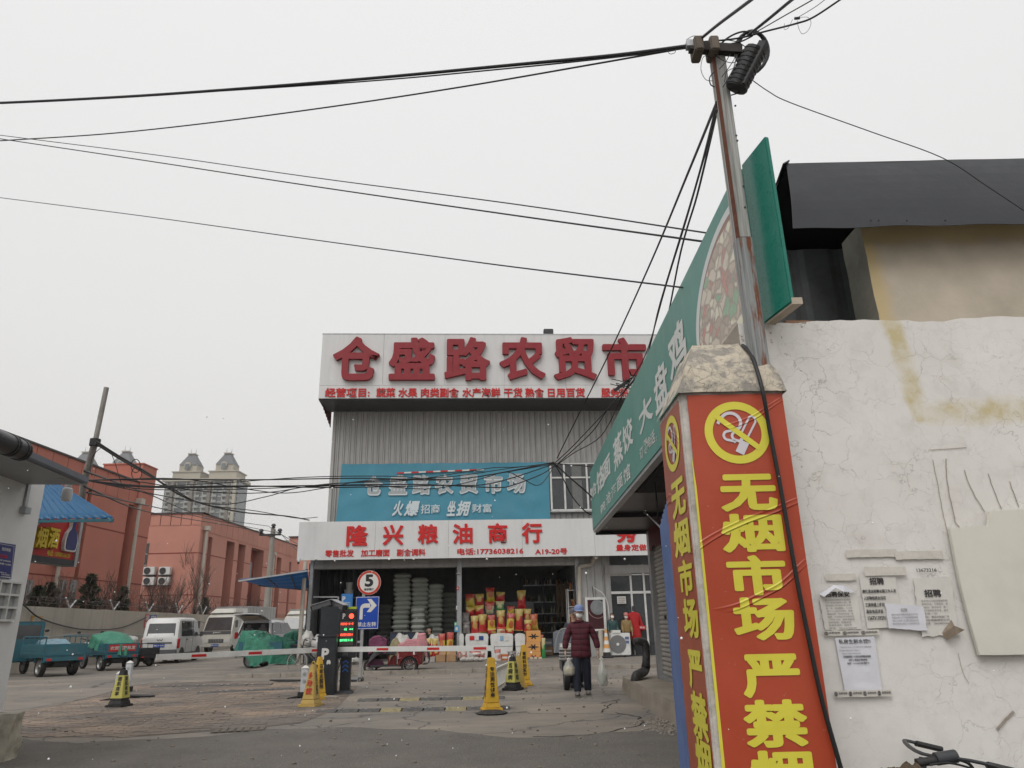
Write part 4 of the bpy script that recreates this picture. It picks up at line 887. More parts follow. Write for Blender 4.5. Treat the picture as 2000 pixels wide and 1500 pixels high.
# upper window
wn = [FL(1073, 906, UD), FL(1150, 996, UD)]
wo_ = MB().box(wn[0].x, wn[0].x+2.6, -UD-.08, -UD-.05, wn[1].z, wn[0].z).build('window', m_glassdark, hall)
b = MB(); X0, X1, Z0, Z1 = wn[0].x, wn[0].x+2.6, wn[1].z, wn[0].z; zm = FL(1100, 934, UD).z
for (a, c, d, e) in [(X0, X1, Z0-.04, Z0+.02), (X0, X1, Z1-.05, Z1), (X0, X1, zm-.03, zm+.03)]: b.box(a, c, -UD-.14, -UD-.06, d, e)
for x in (FL(1102, 950, UD).x, FL(1146, 950, UD).x, X0+.02, X1-.02): b.box(x-.035, x+.035, -UD-.15, -UD-.055, Z0+.021, Z1-.051)
b.build('window_frame', m_white, wo_)
b = MB(); xx = FL(1112, 950, UD).x; b.box(xx, xx+.45, -UD-.052+.03, -UD-.045+.0, Z0, Z1)
b = MB(); b.box(xx+.1, xx+.5, -UD-.087, -UD-.081, Z0+.03, Z1-.06); b.build('curtain', M('grey_curtain', (.16, .165, .16), .8, .2, 6, .3), wo_)
MB().box(X0-.05, X1+.05, -UD-.2, -UD-.0, Z0-.1, Z0-.041).build('sill', m_corr, hall)
# ---- rooftop sign
rs = fthing('rooftop_sign', 'large grey panel sign on the hall roof edge with six raised dark red characters', 'sign')
D = .9; zt2 = FL(900, 654, D).z; zs = FL(900, 753, D).z; x0 = sl.x
xs_ = [x0]+[FL(x, 700, D).x for x in (749, 869, 985, 1102, 1222, 1342)]+[10.6]
for i in range(len(xs_)-1): MB().box(xs_[i]+.004, xs_[i+1]-.004, -D-.03, -D, zs+.006, zt2).build('panel', m_signp, rs, bevel=.003)
xs2 = [x0]+[FL(x, 765, D).x for x in (740, 862, 985, 1106, 1228, 1350)]+[10.6]
for i in range(len(xs2)-1): MB().box(xs2[i]+.004, xs2[i+1]-.004, -D-.028, -D, zt_+.0, zs).build('panel', m_signp, rs, bevel=.003)
MB().box(x0-.0, 10.6, -D+.001, -D+.28, zt_+.003, zt2-.03).build('backing_frame', m_grey, rs)
MB().box(x0-.01, 10.6, -D-.04, -D+.3, zt2, zt2+.04).build('cap_trim', m_steel, rs)
fr = lambda x, y: FL(x, y, D+.03)
for ch, a, c, d, e in [('仓', 651, 660, 742, 745), ('盛', 760, 662, 850, 744), ('路', 868, 661, 957, 745), ('农', 975, 661, 1064, 744), ('贸', 1080, 661, 1163, 744), ('市', 1177, 662, 1262, 745), ('场', 1285, 662, 1370, 745)]:
    letter_px(ch, fr, a, c, d, e, m_bigred, rs, name='letter', bold=.038, extr=.16, lift=.005)
for s_, a, c in [('经营项目:', 635, 722), ('蔬菜', 735, 772), ('水果', 778, 815), ('肉类副食', 822, 896), ('水产海鲜', 903, 977), ('干货', 984, 1020), ('熟食', 1026, 1062), ('日用百货', 1070, 1142), ('服务热线', 1174, 1246)]:
    letter_px(s_, fr, a, 758, c, 776, m_smred, rs, bold=.024, extr=.03, lift=.003, res=2)
fl_ = fthing('floodlight', 'grey box floodlight standing on top of the rooftop sign', 'floodlight'); q = FL(1071, 652, .8)
MB().box(q.x-.2, q.x+.2, q.y-.12, q.y+.12, zt2+.04, zt2+.28).build('housing', m_dark, fl_, bevel=.02); MB().box(q.x-.03, q.x+.03, q.y-.02, q.y+.1, zt2+.0, zt2+.06).build('bracket', m_steel, fl_)
# ---- blue banner
bn = fthing('blue_banner', 'wide turquoise blue cloth banner with outlined white characters under the ribbed wall', 'banner')
BD = UD+.16
cs = [FL(668, 906, BD), FL(1071, 902, BD), FL(1075, 1022, BD), FL(655, 1026, BD)]
def bg_(a, c):
    p = cs[0].lerp(cs[1], a).lerp(cs[3].lerp(cs[2], a), c); e = min(a, 1-a, c, 1-c)
    return (p.x, p.y-.03*noise.noise(Vector((a*12, c*4, 0)))-.012*noise.noise(Vector((a*40, c*3, 5)))*(1 if c < .3 else .3), p.z-(.02*abs(math.sin(a*26)) if c == 0 else 0))
MB().grid(120, 24, bg_).build('cloth', M('turquoise_cloth', (.060, .25, .345), .6, .1, 1.2, .2, dirt=.15, dirtcol=(.2, .3, .35), bscale=5), bn, smooth=True, fix=False)
fb = lambda x, y: FL(x, y, BD+.05)
m_bw = M('banner_white', (.56, .62, .64), .6, .08, 3, 0); m_bg = M('banner_grey', (.36, .38, .39), .6, .12, 5, 0)
xs3 = [712, 760, 806, 850, 898, 946, 991]; 
for i, ch in enumerate('仓盛路农贸市场'):
    x = xs3[i]; yy = 928-i*.7
    letter_px(ch, fb, x-1, yy+1, x+36, yy+40, m_bw, bn, bold=.06, lift=.0, name='letter'); letter_px(ch, fb, x, yy, x+34, yy+37, m_bg, bn, bold=.03, lift=.006, name='letter')
for s_, a, c, sh in [('火', 766, 788, .3), ('爆', 789, 820, .3), ('坐', 872, 890, .3), ('拥', 891, 920, .3)]: letter_px(s_, fb, a, 978 if sh else 984, c, 1008, m_bw, bn, bold=.04, lift=.002, name='letter', shear=.3)
letter_px('招商', fb, 822, 985, 859, 1003, m_bw, bn, bold=.012, lift=.002); letter_px('财富', fb, 922, 984, 960, 1001, m_bw, bn, bold=.012, lift=.002)
# striped tape on the banner
b = MB(); b2 = MB(); a_, c_ = FL(775, 924, BD+.06), FL(945, 917, BD+.06)
for i in range(12): (b if i % 2 else b2).bar(a_.lerp(c_, i/12), a_.lerp(c_, (i+1)/12), .02, .06)
t = fthing('striped_rod', 'red and white striped rod lying across the top of the blue banner', 'rod'); props(b.build('white_bands', m_white, t), kind='stuff'); props(b2.build('red_bands', m_red, t), kind='stuff')
# ---- ground floor shops
gs = fthing('grain_shop', 'open fronted grain and oil shop with two wide bays under the grey sign', 'building')
XA, XB, XC = FL(604, 1200, 0).x, FL(897, 1200, 0).x, FL(1130, 1200, 0).x; XE = 8.5
ZF, ZC = .10, FL(800, 1100, 0).z+.05
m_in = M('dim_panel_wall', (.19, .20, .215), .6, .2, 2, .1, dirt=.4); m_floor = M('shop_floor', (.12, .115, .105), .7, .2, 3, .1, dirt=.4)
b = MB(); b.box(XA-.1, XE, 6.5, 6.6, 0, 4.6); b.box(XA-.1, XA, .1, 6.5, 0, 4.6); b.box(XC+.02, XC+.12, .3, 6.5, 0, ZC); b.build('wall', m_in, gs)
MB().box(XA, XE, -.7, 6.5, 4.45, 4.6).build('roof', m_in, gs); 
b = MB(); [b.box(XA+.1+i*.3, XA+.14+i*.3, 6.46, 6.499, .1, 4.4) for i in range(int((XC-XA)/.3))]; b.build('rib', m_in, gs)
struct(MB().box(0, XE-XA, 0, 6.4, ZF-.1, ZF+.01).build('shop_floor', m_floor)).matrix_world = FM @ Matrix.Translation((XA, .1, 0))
for x, wd in ((XA, .13), (XB, .17), (XC, .13)):
    MB().box(x-wd/2, x+wd/2, -.08, .1, 0, ZC+.35).build('post', m_steel, gs, bevel=.008)
    MB().box(x-wd/2-.05, x-wd/2, -.03, .06, ZF, ZC).build('guide_rail', m_dark, gs)
for a, c in ((XA+.07, XB-.09), (XB+.09, XC-.07)):
    hs_ = MB().box(a, c, -.05, .35, ZC-.22, ZC+.3).build('shutter_housing', m_corr, gs, bevel=.01)
    for k in range(3): MB().box(a+.01, c-.01, -.075, -.05, ZC-.2+.16*k, ZC-.075+.16*k).build('slat', m_corr, hs_, bevel=.01)
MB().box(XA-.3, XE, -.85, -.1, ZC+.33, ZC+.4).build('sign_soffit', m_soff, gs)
# grey cladding right of bay two, split in boards
xw = XC+.07; k = 0
while xw < FL(1181, 1200, 0).x:
    MB().box(xw+.004, xw+.30, -.03, .05, .1, ZC+.3).build('wall_board', m_corr, gs, bevel=.004); xw += .305
# ---- fascia sign of the grain shop
gsn = fthing('grain_shop_sign', 'long light grey fascia sign with six red characters over the grain shop', 'sign')
D2 = .9; zA, zB = FL(900, 1090, D2).z, FL(900, 1016, D2).z; xa = FL(583, 1050, D2).x
xs4 = [xa]+[FL(x, 1050, D2).x for x in (733, 876, 1020, 1161)]
for i in range(4): MB().box(xs4[i]+.003, xs4[i+1]-.003, -D2-.04, -D2, zA, zB).build('panel', m_signp, gsn, bevel=.003)
MB().box(xa, xs4[-1], -D2+.001, -.75, zA+.01, zB-.01).build('backing_frame', m_grey, gsn)
f2 = lambda x, y: FL(x, y, D2+.04)
for ch, a, c, d, e in [('隆', 677, 1026, 719, 1067), ('兴', 748, 1025, 788, 1065), ('粮', 816, 1024, 856, 1063), ('油', 884, 1023, 923, 1062), ('商', 953, 1022, 991, 1061), ('行', 1019, 1021, 1059, 1061)]:
    letter_px(ch, f2, a, c, d, e, m_smred, gsn, name='letter', bold=.034, extr=.04)
for s_, a, c, d, e in [('零售批发', 635, 1074, 691, 1088), ('加工磨面', 705, 1073, 761, 1087), ('副食调料', 775, 1072, 831, 1086), ('电话:17736038216', 893, 1070, 1022, 1083), ('A19-20号', 1045, 1071, 1108, 1083)]:
    letter_px(s_, f2, a, c, d, e, m_smred, gsn, bold=.025, extr=.015, res=2)
for x in (617, 808, 951, 1220): q = FL(x, 1092, D2+.1); o = MB().ball((0, 0, 0), .04).build('lamp_head', m_white, gsn, smooth=True); o.location = q
ts = fthing('tailor_shop_sign', 'right hand grey fascia sign partly hidden behind the green sign, with cut off red characters', 'sign')
b = MB(); b.box(xs4[-1]+.003, XE, -D2-.04, -D2, zA, zB); b.build('panel', m_signp, ts); 
letter_px('秀', f2, 1203, 1024, 1243, 1060, m_smred, ts, name='letter', bold=.05, extr=.03); letter_px('量身定做', f2, 1203, 1063, 1263, 1076, m_smred, ts, bold=.03, extr=.012, res=2)
# ---- tailor shop front
tl = fthing('tailor_shop', 'glazed shop front with white frames and a paper note, right of the grain shop', 'shop front')
a0 = FL(1183, 1200, 0).x; a1 = a0+3.4; ztop = FL(1210, 1103, 0).z
gl_ = MB().box(a0+.05, a1, .02, .03, .5, ztop-.3).build('glass', glassy('shop_glass', (.05, .055, .06), .75), tl)
b = MB(); zz = [FL(1210, y, 0).z for y in (1103, 1124, 1128, 1155, 1160)]
for x in (a0+.02, FL(1236, 1200, 0).x, FL(1262, 1200, 0).x): b.box(x-.035, x+.035, -.03, .05, .1, ztop)
b.build('frame', m_white, tl); b = MB(); b.box(a0+.06, a1, -.025, .04, zz[4], zz[3]); b.box(a0+.06, a1, -.02, .045, zz[1], zz[1]+.05); b.build('transom', m_white, tl)
MB().box(a0+.06, a1, -.06, -.03, zz[1]+.08, ztop-.02).build('shutter_housing', m_corr, tl)
MB().box(a0+.06, FL(1233, 1120, 0).x, -.035, -.021, FL(1210, 1125, 0).z, FL(1210, 1112, 0).z).build('pelmet', M('striped_pelmet', (.32, .30, .28), .7, .2, 12, .1), tl)
MB().box(a0-.0, a1, .05, .09, .1, .6).build('kick_panel', m_dark, tl); b = MB(); b.box(a0-.1, a1+.3, 3.5, 3.6, 0, 4.4); b.box(a0-.1, a0, .1, 3.5, 0, 4.4); b.build('wall', m_in, tl)
nt_ = FL(1213, 1172, .03); b = MB(); q = FL(1205, 1165, .06), FL(1223, 1179, .06); b.box(q[0].x, q[1].x, -.06, -.052, q[1].z, q[0].z); pn = b.build('paper_note', m_paper, tl)
for i in range(3): letter_px(['高价回收', '旧衣改做', '电话预约'][i], lambda x, y: FL(x, y, .064), 1207.5, 1167+i*4, 1220.5, 1169.6+i*4, m_ink2, pn, bold=.02, name='printed_line', res=1, lift=.001)
# ---- pavement in front
pvn = MB(); fx = lambda x, yl, z: tuple(FM @ Vector((x, yl, z)))
ek = FL(900, 1310, 0); 
yk = -5.6
pvn.grid(40, 10, lambda a, c: fx(-6.6+18.6*a, yk+(0.1-yk)*c, .10+.006*noise.noise(Vector((a*30, c*5, 0)))))
pvn.grid(60, 1, lambda a, c: fx(-6.6+18.6*a, yk-.01*c+.012*noise.noise(Vector((a*60, 0, 0))), .10-.12*c))
struct(pvn.build('pavement', m_ground, fix=False))
kb = MB(); 
for i in range(24): kb.v; 
for i in range(24): 
    b = MB(); b.box(-6.6+i*.78+.006, -5.82+i*.78-.006, yk-.13, yk-.005, -.05, .105); o = b.build('kerb_stone', m_conc, None, bevel=.008); o['kind'] = 'structure'; o.matrix_world = FM
# ---- gutters and drain pipes
dp = fthing('drain_pipe', 'pale rain pipe with an elbow between the grain shop and the tailor shop', 'drain pipe')
pts = [FL(x, y, .15) for x, y in [(1158, 1090), (1157, 1098), (1152, 1103), (1140, 1105), (1132, 1108), (1131, 1120), (1132, 1200), (1133, 1288)]]
m_pvc = M('yellowed_pvc', (.46, .42, .36), .5, .1, 3, .03, dirt=.3, streak=True)
MB().tube(smooth([(q.x, q.y-(.7 if i < 1 else .0), q.z) for i, q in enumerate(pts)], 4), .085, 12).build('pipe', m_pvc, dp, smooth=True, fix=False)
for y in (1150, 1215): q = FL(1132, y, .15); MB().lathe([(.1, -.03), (.1, .03)], 14, q).build('bracket', m_steel, dp)
dp2 = fthing('drain_pipe', 'short pale pipe below the framed maroon cabinet', 'drain pipe'); q = FL(1173, 1230, .2)
MB().tube([(q.x, q.y, 0.1), (q.x, q.y, q.z)], .1, 12).build('pipe', m_pvc, dp2, smooth=True)
# ---- framed cabinet with round dial
cb = fthing('hose_cabinet', 'maroon cabinet in a pale metal frame with a round window on the grey wall', 'cabinet')
q0, q1 = FL(1143, 1168, .15), FL(1184, 1231, .15)
MB().box(q0.x, q1.x, -.15, -.04, q1.z, q0.z).build('box', M('maroon_enamel', (.06, .02, .025), .2, .15, 3, .02), cb)
b = MB(); t_ = .07
b.box(q0.x-.02, q1.x+.02, -.19, -.03, q0.z-t_, q0.z+.02); b.box(q0.x-.02, q1.x+.02, -.19, -.03, q1.z-.02, q1.z+t_-.02); b.box(q0.x-.02, q0.x+t_, -.188, -.032, q1.z, q0.z); b.box(q1.x-t_, q1.x+.02, -.188, -.032, q1.z, q0.z)
b.build('frame', m_white, cb); cc = FL(1167, 1186, .16)
MB().lathe([(0, 0), (.27, 0), (.27, .012), (0, .012)], 28, (cc.x, -.17, cc.z), 'y').build('round_window', M('dull_glass', (.22, .23, .24), .15, .3, 4, 0), cb)
b = MB(); stroke(b, arc(cc.x, cc.z-.03, .36, 200, 350, 20), .03, (0, -.155, 0), (1, 0, 0), (0, 0, 1), .001); b.build('arc_mark', M('maroon_light', (.2, .12, .11), .4, .1, 3, 0), cb, fix=False)
# thin rods and cable above cabinet
tr = fthing('stay_cable', 'thin cable running from the wall hook to the cabinet and down the shop frame', 'cable')
MB().tube(smooth([FL(x, y, .2) for x, y in [(1158, 1146), (1166, 1152), (1178, 1160), (1187, 1180), (1190, 1208)]], 6), .018, 6).build('wire', m_white, tr, fix=False)
MB().tube(smooth([FL(x, y, .1) for x, y in [(1157, 1144), (1158, 1156), (1160, 1168)]], 4), .012, 6).build('wire_end', m_dark, tr, fix=False)
# left lean-to awning of the grain shop
aw = fthing('blue_awning', 'translucent blue sheet awning held out at the left end of the grain shop', 'awning')
m_poly = NT('blue_polycarbonate'); n = m_poly.noise(m_poly.obj(), 2, 4)
c_ = m_poly.mix(n, (.035, .17, .36), (.07, .26, .48)); m_poly.b.inputs['Transmission Weight'].default_value = .0
tl_ = m_poly.n('BsdfTranslucent'); m_poly.l(c_, tl_.inputs[0]); ms_ = m_poly.n('MixShader'); ms_.inputs[0].default_value = .55
m_poly.l(c_, m_poly.b.inputs['Base Color']); m_poly.b.inputs['Roughness'].default_value = .3
m_poly.l(m_poly.b.outputs[0], ms_.inputs[1]); m_poly.l(tl_.outputs[0], ms_.inputs[2])
m_poly.l(ms_.outputs[0], [nd for nd in m_poly.t.nodes if nd.type == 'OUTPUT_MATERIAL'][0].inputs[0]); m_poly = m_poly.m
A_, B2, C_, D_ = FL(600, 1112, .3), FL(467, 1133, 1.2), FL(480, 1138, .9), FL(602, 1155, .2)
A_, B2 = FL(601, 1112, 2.2), FL(466, 1132, 2.2); D_, C_ = FL(603, 1150, -.8), FL(505, 1141, -.8)
b = MB()
def aww(a, c): p = A_.lerp(B2, a).lerp(D_.lerp(C_, a), c); return (p.x, p.y, p.z+.03*math.sin(c*PI*8)-.05*math.sin(a*PI))
b.grid(10, 60, aww); b.build('corrugated_sheet', m_poly, aw, smooth=True, fix=False, solid=.006)
MB().bar(A_-Vector((0, 0, .05)), B2-Vector((0, 0, .05)), .05).build('front_rail', m_steel, aw); MB().bar(D_-Vector((0, 0, .05)), C_-Vector((0, 0, .05)), .05).build('back_rail', m_dark, aw)
for a in (.25, .6): MB().bar(A_.lerp(B2, a)-Vector((0, 0, .06)), D_.lerp(C_, a)-Vector((0, 0, .06)), .04).build('rafter', m_dark, aw)
cp = fthing('awning_post', 'white round post at the left corner of the grain shop', 'post'); q0, q1 = FL(596, 1105, 1.0), FL(584, 1300, 1.0)
MB().tube([(q0.x, q0.y, 0.08), (q0.x, q0.y, q0.z+.15)], .075, 12).build('tube', m_pvc, cp, smooth=True, fix=False)
cm = fthing('corner_camera', 'tiny camera fixed at the left end of the grain shop sign', 'camera'); q = FL(585, 1090, .95)
MB().tube([q, q+Vector((-.02, -.02, -.15))], .035).build('body', m_white, cm); MB().ball(q+Vector((-.02, -.06, -.17)), .05).build('lens', m_dark, cm)
ORD2 = ['zeroth', 'first', 'second', 'third', 'fourth', 'fifth', 'sixth', 'seventh', 'eighth', 'ninth', 'tenth', 'eleventh', 'twelfth', 'thirteenth', 'fourteenth', 'fifteenth', 'sixteenth', 'seventeenth', 'eighteenth', 'nineteenth', 'twentieth']
# ================================================================= goods in and before the grain shop (all in the facade frame)
def FW(p): return FM @ Vector(p)
# flour sacks, one pillow mesh with several variants
def sackmesh(seed, w, d, h):
    b = MB(); rr = Vector((seed*3.1, 0, 0))
    nx, ny = 12, 8
    def f(sg):
        def g(a, c):
            u, v = 2*a-1, 2*c-1; e = (1-abs(u)**3.5)*(1-abs(v)**3.5); t_ = max(e, 0)**.45
            x, y = u*w/2*(1-.05*abs(v)), v*d/2*(1-.05*abs(u))
            return (x, y, sg*h/2*t_*(1+.12*noise.noise(Vector((u*2, v*2, sg))+rr)))
        return g
    b.grid(nx, ny, f(1)); b.grid(nx, ny, f(-1)); return b
m_sack = M('woven_flour_sack', (.36, .38, .34), .7, .12, 5, .3, dirt=.25, dirtcol=(.25, .27, .22), bscale=60)
SK = [sackmesh(i, .70, .45, .17).mesh('sack', m_sack) for i in range(5)]
for s_ in SK: s_.polygons.foreach_set('use_smooth', [True]*len(s_.polygons))
ORD = ['lowest', 'second', 'third', 'fourth', 'fifth', 'sixth', 'seventh', 'eighth', 'ninth', 'tenth', 'eleventh', 'twelfth', 'thirteenth', 'fourteenth', 'fifteenth', 'sixteenth', 'seventeenth', 'eighteenth', 'nineteenth']
def stack(cx, y, z0, n, dz, nm, d=2.0, sx=1, cat='sack', depth=1.6):
    for i in range(n):
        o = bpy.data.objects.new('flour_sack', SK[R.randrange(5)]); C.objects.link(o)
        o.matrix_world = FM @ Matrix.Translation((cx+R.gauss(0, .018), depth+R.gauss(0, .02), z0+dz*(i+.5))) @ Matrix.Rotation(R.gauss(0, .03)+(PI if R.random() < .5 else 0), 4, 'Z') @ Matrix.Rotation(R.gauss(0, .015), 4, 'X')
        o.scale = (sx, 1, dz/.150)
        props(o, ('%s flour sack up in the %s' % (ORD[i], nm)) if i else 'bottom flour sack of the %s' % nm, cat, 'flour sacks stacked in the left bay')
xc = lambda x, d: FL(x, 1180, -d).x
zt1 = FL(786, 1120, -1.6).z; stack(xc(785.5, 1.6), 0, .12, 18, (zt1-.12)/18, 'tall leftmost stack', sx=1.02)
zt1 = FL(820, 1129, -1.6).z; stack(xc(820, 1.6), 0, .12, 17, (zt1-.12)/17, 'middle tall stack', sx=.98)
zt1 = FL(850, 1141, -1.75).z; stack(xc(851, 1.75), 0, .12, 15, (zt1-.12)/15, 'right tall stack', sx=.9, depth=1.75)
zt1 = FL(818, 1187, -1.1).z; stack(xc(818, 1.1), 0, .12, 9, (zt1-.12)/9, 'short stack in front of the middle one', sx=.8, depth=1.1)
zt1 = FL(873, 1158, -3.2).z; stack(xc(877, 3.2), 0, .12, 12, (zt1-.12)/12, 'dim stack at the back beside the post', sx=.9, depth=3.2)
zt1 = FL(760, 1180, -3.4).z; stack(xc(752, 3.4), 0, .12, 10, (zt1-.12)/10, 'dim stack at the back left of the tall ones', sx=.9, depth=3.6)
# big white sacks behind the counter edge
m_wbag = M('big_white_bag', (.50, .49, .46), .6, .1, 3, .3, dirt=.2)
for i, (x0, x1, y0, y1) in enumerate([(764, 800, 1241, 1290), (800, 834, 1240, 1290), (830, 862, 1243, 1290)]):
    a, c = FL(x0, y0, .5), FL(x1, y1, .5); o = MB().ball((0, 0, 0), (c.x-a.x)/2*1.15, .4, (a.z-.1)/2*1.02, 16, 12, .35).build('bulk_bag', m_wbag, None, smooth=True)
    o.matrix_world = FM @ Matrix.Translation(((a.x+c.x)/2, -.2, .1+(a.z-.1)/2)); props(o, ['left', 'middle', 'right'][i]+' of three bulging white bulk bags behind the red tricycle', 'sack', 'bulk bags behind the tricycle')
# dark scales and clutter row behind the bags
for i, (x0, x1) in enumerate([(762, 786), (789, 811), (812, 832)]):
    a, c = FL(x0, 1234, -.4), FL(x1, 1243, -.4); t = fthing('storage_crate', ['left', 'middle', 'right'][i]+' dark blue plastic crate in the row below the flour sacks', 'crate', 'dark crates below the sacks')
    b = MB(); b.box(a.x+.02, c.x-.02, .2, .6, .1, a.z-.02); b.build('tub', M('navy_plastic', (.03, .04, .07), .5, .2, 4, .05), t, bevel=.02); MB().box(a.x, c.x, .18, .62, a.z-.05, a.z).build('rim', m_dark, t, bevel=.01)
# snack packets
PK = {}
def packmat(nm, c1, c2):
    if nm in PK: return PK[nm]
    t = NT(nm); p = t.obj(); s_ = t.sep(p); n = t.noise(p, 6, 4, .6)
    z = t.math('ADD', s_[2], t.math('MULTIPLY', n, .12))
    band = t.ramp(z, [(.06, 1), (.075, 0), ]); band2 = t.ramp(t.math('SUBTRACT', z, .34), [(0, 0), (.012, 1)])
    c = t.mix(t.math('MAXIMUM', band, band2), c1, c2)
    oi = t.n('ObjectInfo').outputs['Random']; d = t.n('VectorMath', operation='LENGTH'); t.l(t.map(t.n('VectorMath', operation='MULTIPLY_ADD').outputs[0], (1, 1, 1)), d.inputs[0])
    vm = d.inputs[0].links[0].from_node.inputs[0].links[0].from_node; t.l(p, vm.inputs[0]); vm.inputs[1].default_value = (5.2, 0, 4.2); t.l(t.comb(t.math('MULTIPLY_ADD', oi, .5, -.25), 0, t.math('MULTIPLY_ADD', t.noise(p, 9, 3), .5, t.math('MULTIPLY_ADD', oi, -.9, -.7))), vm.inputs[2])
    c = t.mix(t.ramp(d.outputs['Value'], [(.38, .8), (.46, 0)]), c, c2)
    f = t.noise(t.map(p, (1, 1, .5)), 14, 4, .6, 1.5)
    PK[nm] = t.out(c, .22, t.bump(f, .9, .03)); t.b.inputs['Specular IOR Level'].default_value = .7; return PK[nm]
PM = {'red': packmat('red_foil', (.38, .012, .012), (.42, .30, .06)), 'yellow': packmat('yellow_foil', (.50, .36, .03), (.35, .03, .015)), 'green': packmat('green_foil', (.03, .22, .06), (.45, .4, .2)),
      'cream': packmat('cream_foil', (.45, .40, .24), (.40, .05, .03)), 'gold': packmat('gold_foil', (.40, .25, .03), (.4, .08, .02)), 'grey': packmat('clear_foil', (.22, .21, .2), (.12, .10, .09)), 'white': packmat('white_foil', (.5, .48, .45), (.4, .12, .1)), 'pink': packmat('pink_foil', (.42, .18, .16), (.5, .45, .4))}
PMESH = {}
def packmesh(col, v):
    if (col, v) in PMESH: return PMESH[(col, v)]
    b = MB(); sd = v*7.7
    def f(sg):
        def g(a, c):
            u = 2*a-1; k = math.sin(PI*min(1, max(0, (c-.03)/.94)))**.55 if 0 < c < 1 else 0
            wd = .14*(1-.10*math.sin(PI*c)+.04*noise.noise(Vector((c*4, sd, 0))))*(1+.06*(abs(c-.5)*2)**6)
            return (u*wd, sg*.062*k*(1-abs(u)**2.5)*(1+.35*noise.noise(Vector((u*2+sd, c*4, sg)))), c*.42)
        return g
    b.grid(8, 14, f(-1)); b.grid(8, 14, f(1)); me = b.mesh('packet', PM[col]); me.polygons.foreach_set('use_smooth', [True]*len(me.polygons)); PMESH[(col, v)] = me; return me
def packet(x0, y0, x1, y1, d, col, where, name='snack_packet', cat='packet', lean=.0, grp='snack packets in the right bay'):
    a, c = FL(x0, y0, d), FL(x1, y1, d); w_, h_ = c.x-a.x, a.z-c.z
    o = bpy.data.objects.new(name, packmesh(col, R.randrange(4))); C.objects.link(o)
    o.matrix_world = FM @ Matrix.Translation(((a.x+c.x)/2, -d, c.z)) @ Matrix.Rotation(R.gauss(0, .12), 4, 'Z') @ Matrix.Rotation(R.gauss(0, .04), 4, 'Y') @ Matrix.Rotation(-.06+lean, 4, 'X')
    o.scale = (w_/.285, max(w_, .2)/.24, h_/.42); props(o, where, cat, grp); return o
P5 = lambda x, y: (850+x/4.687, 1080+y/4.687)
rows = [((275, 375, 365, 500), -.75, 'yellow', 'yellow puffed packet at the upper left corner of the red display'), ((365, 375, 449, 495), -.75, 'red', 'red packet standing right of the upper left yellow one'),
 ((467, 318, 550, 450), -.85, 'yellow', 'yellow packet with red top, highest of the left group'), ((552, 357, 637, 446), -.8, 'red', 'red packet above the green one'),
 ((452, 448, 545, 565), -.6, 'cream', 'cream packet below the highest yellow packet'), ((550, 441, 634, 540), -.6, 'green', 'bright green packet in the middle of the display'),
 ((275, 495, 362, 580), -.45, 'red', 'red packet under the upper left yellow packet'), ((362, 480, 452, 585), -.45, 'red', 'red packet left of the cream packet'),
 ((326, 575, 400, 738), -.2, 'red', 'tall red packet, leftmost of the bottom row'), ((398, 562, 480, 728), -.2, 'red', 'tall red packet, second of the bottom row'),
 ((478, 568, 552, 712), -.15, 'yellow', 'yellow packet standing between red ones in the bottom row'), ((562, 525, 642, 700), -.2, 'red', 'red packet with bright tie right of the yellow bottom one'),
 ((655, 488, 727, 565), -.45, 'yellow', 'small yellow packet with a pinched top'), ((643, 552, 722, 712), -.15, 'yellow', 'yellow and red packet in the middle of the bottom row'),
 ((748, 341, 834, 515), -.7, 'red', 'tall red packet alone at the top right of the display'), ((722, 512, 803, 712), -.25, 'red', 'large red packet below the top right one'),
 ((800, 512, 876, 650), -.4, 'red', 'red packet right of the large one'), ((812, 612, 884, 722), -.1, 'red', 'short red packet just above the orange cartons'),
 ((868, 560, 946, 708), -.3, 'gold', 'golden packet at the right end of the display'), ((238, 545, 312, 640), -.3, 'grey', 'dull clear packet at the left edge beside the post'), ((242, 630, 318, 738), -.15, 'grey', 'lower dull clear packet beside the post'),
 ((480, 690, 560, 742), .05, 'red', 'flat red packet lying at the foot of the bottom row'), ((560, 680, 645, 740), .05, 'cream', 'pale packet lying before the bright tied one'), ((645, 690, 720, 740), .05, 'red', 'red packet lying low near the third bin')]
for (a, b_, c, d_), dd, col, lb in rows: packet(*P5(a, b_), *P5(c, d_), dd, col, lb)
# dark tiered stand behind the packets so the upper rows rest on something
st = fthing('display_stand', 'dark stepped stand hidden under the coloured snack packets', 'display stand')
L_, R_x = FL(908, 1200, 0).x, FL(1046, 1200, 0).x
for d_, y_ in ((.35, 1207), (.55, 1190), (.72, 1176)): z_ = FL(960, y_, -d_).z; MB().box(L_, R_x, d_+.02, d_+.5, .1, z_).build('step', m_dark, st)
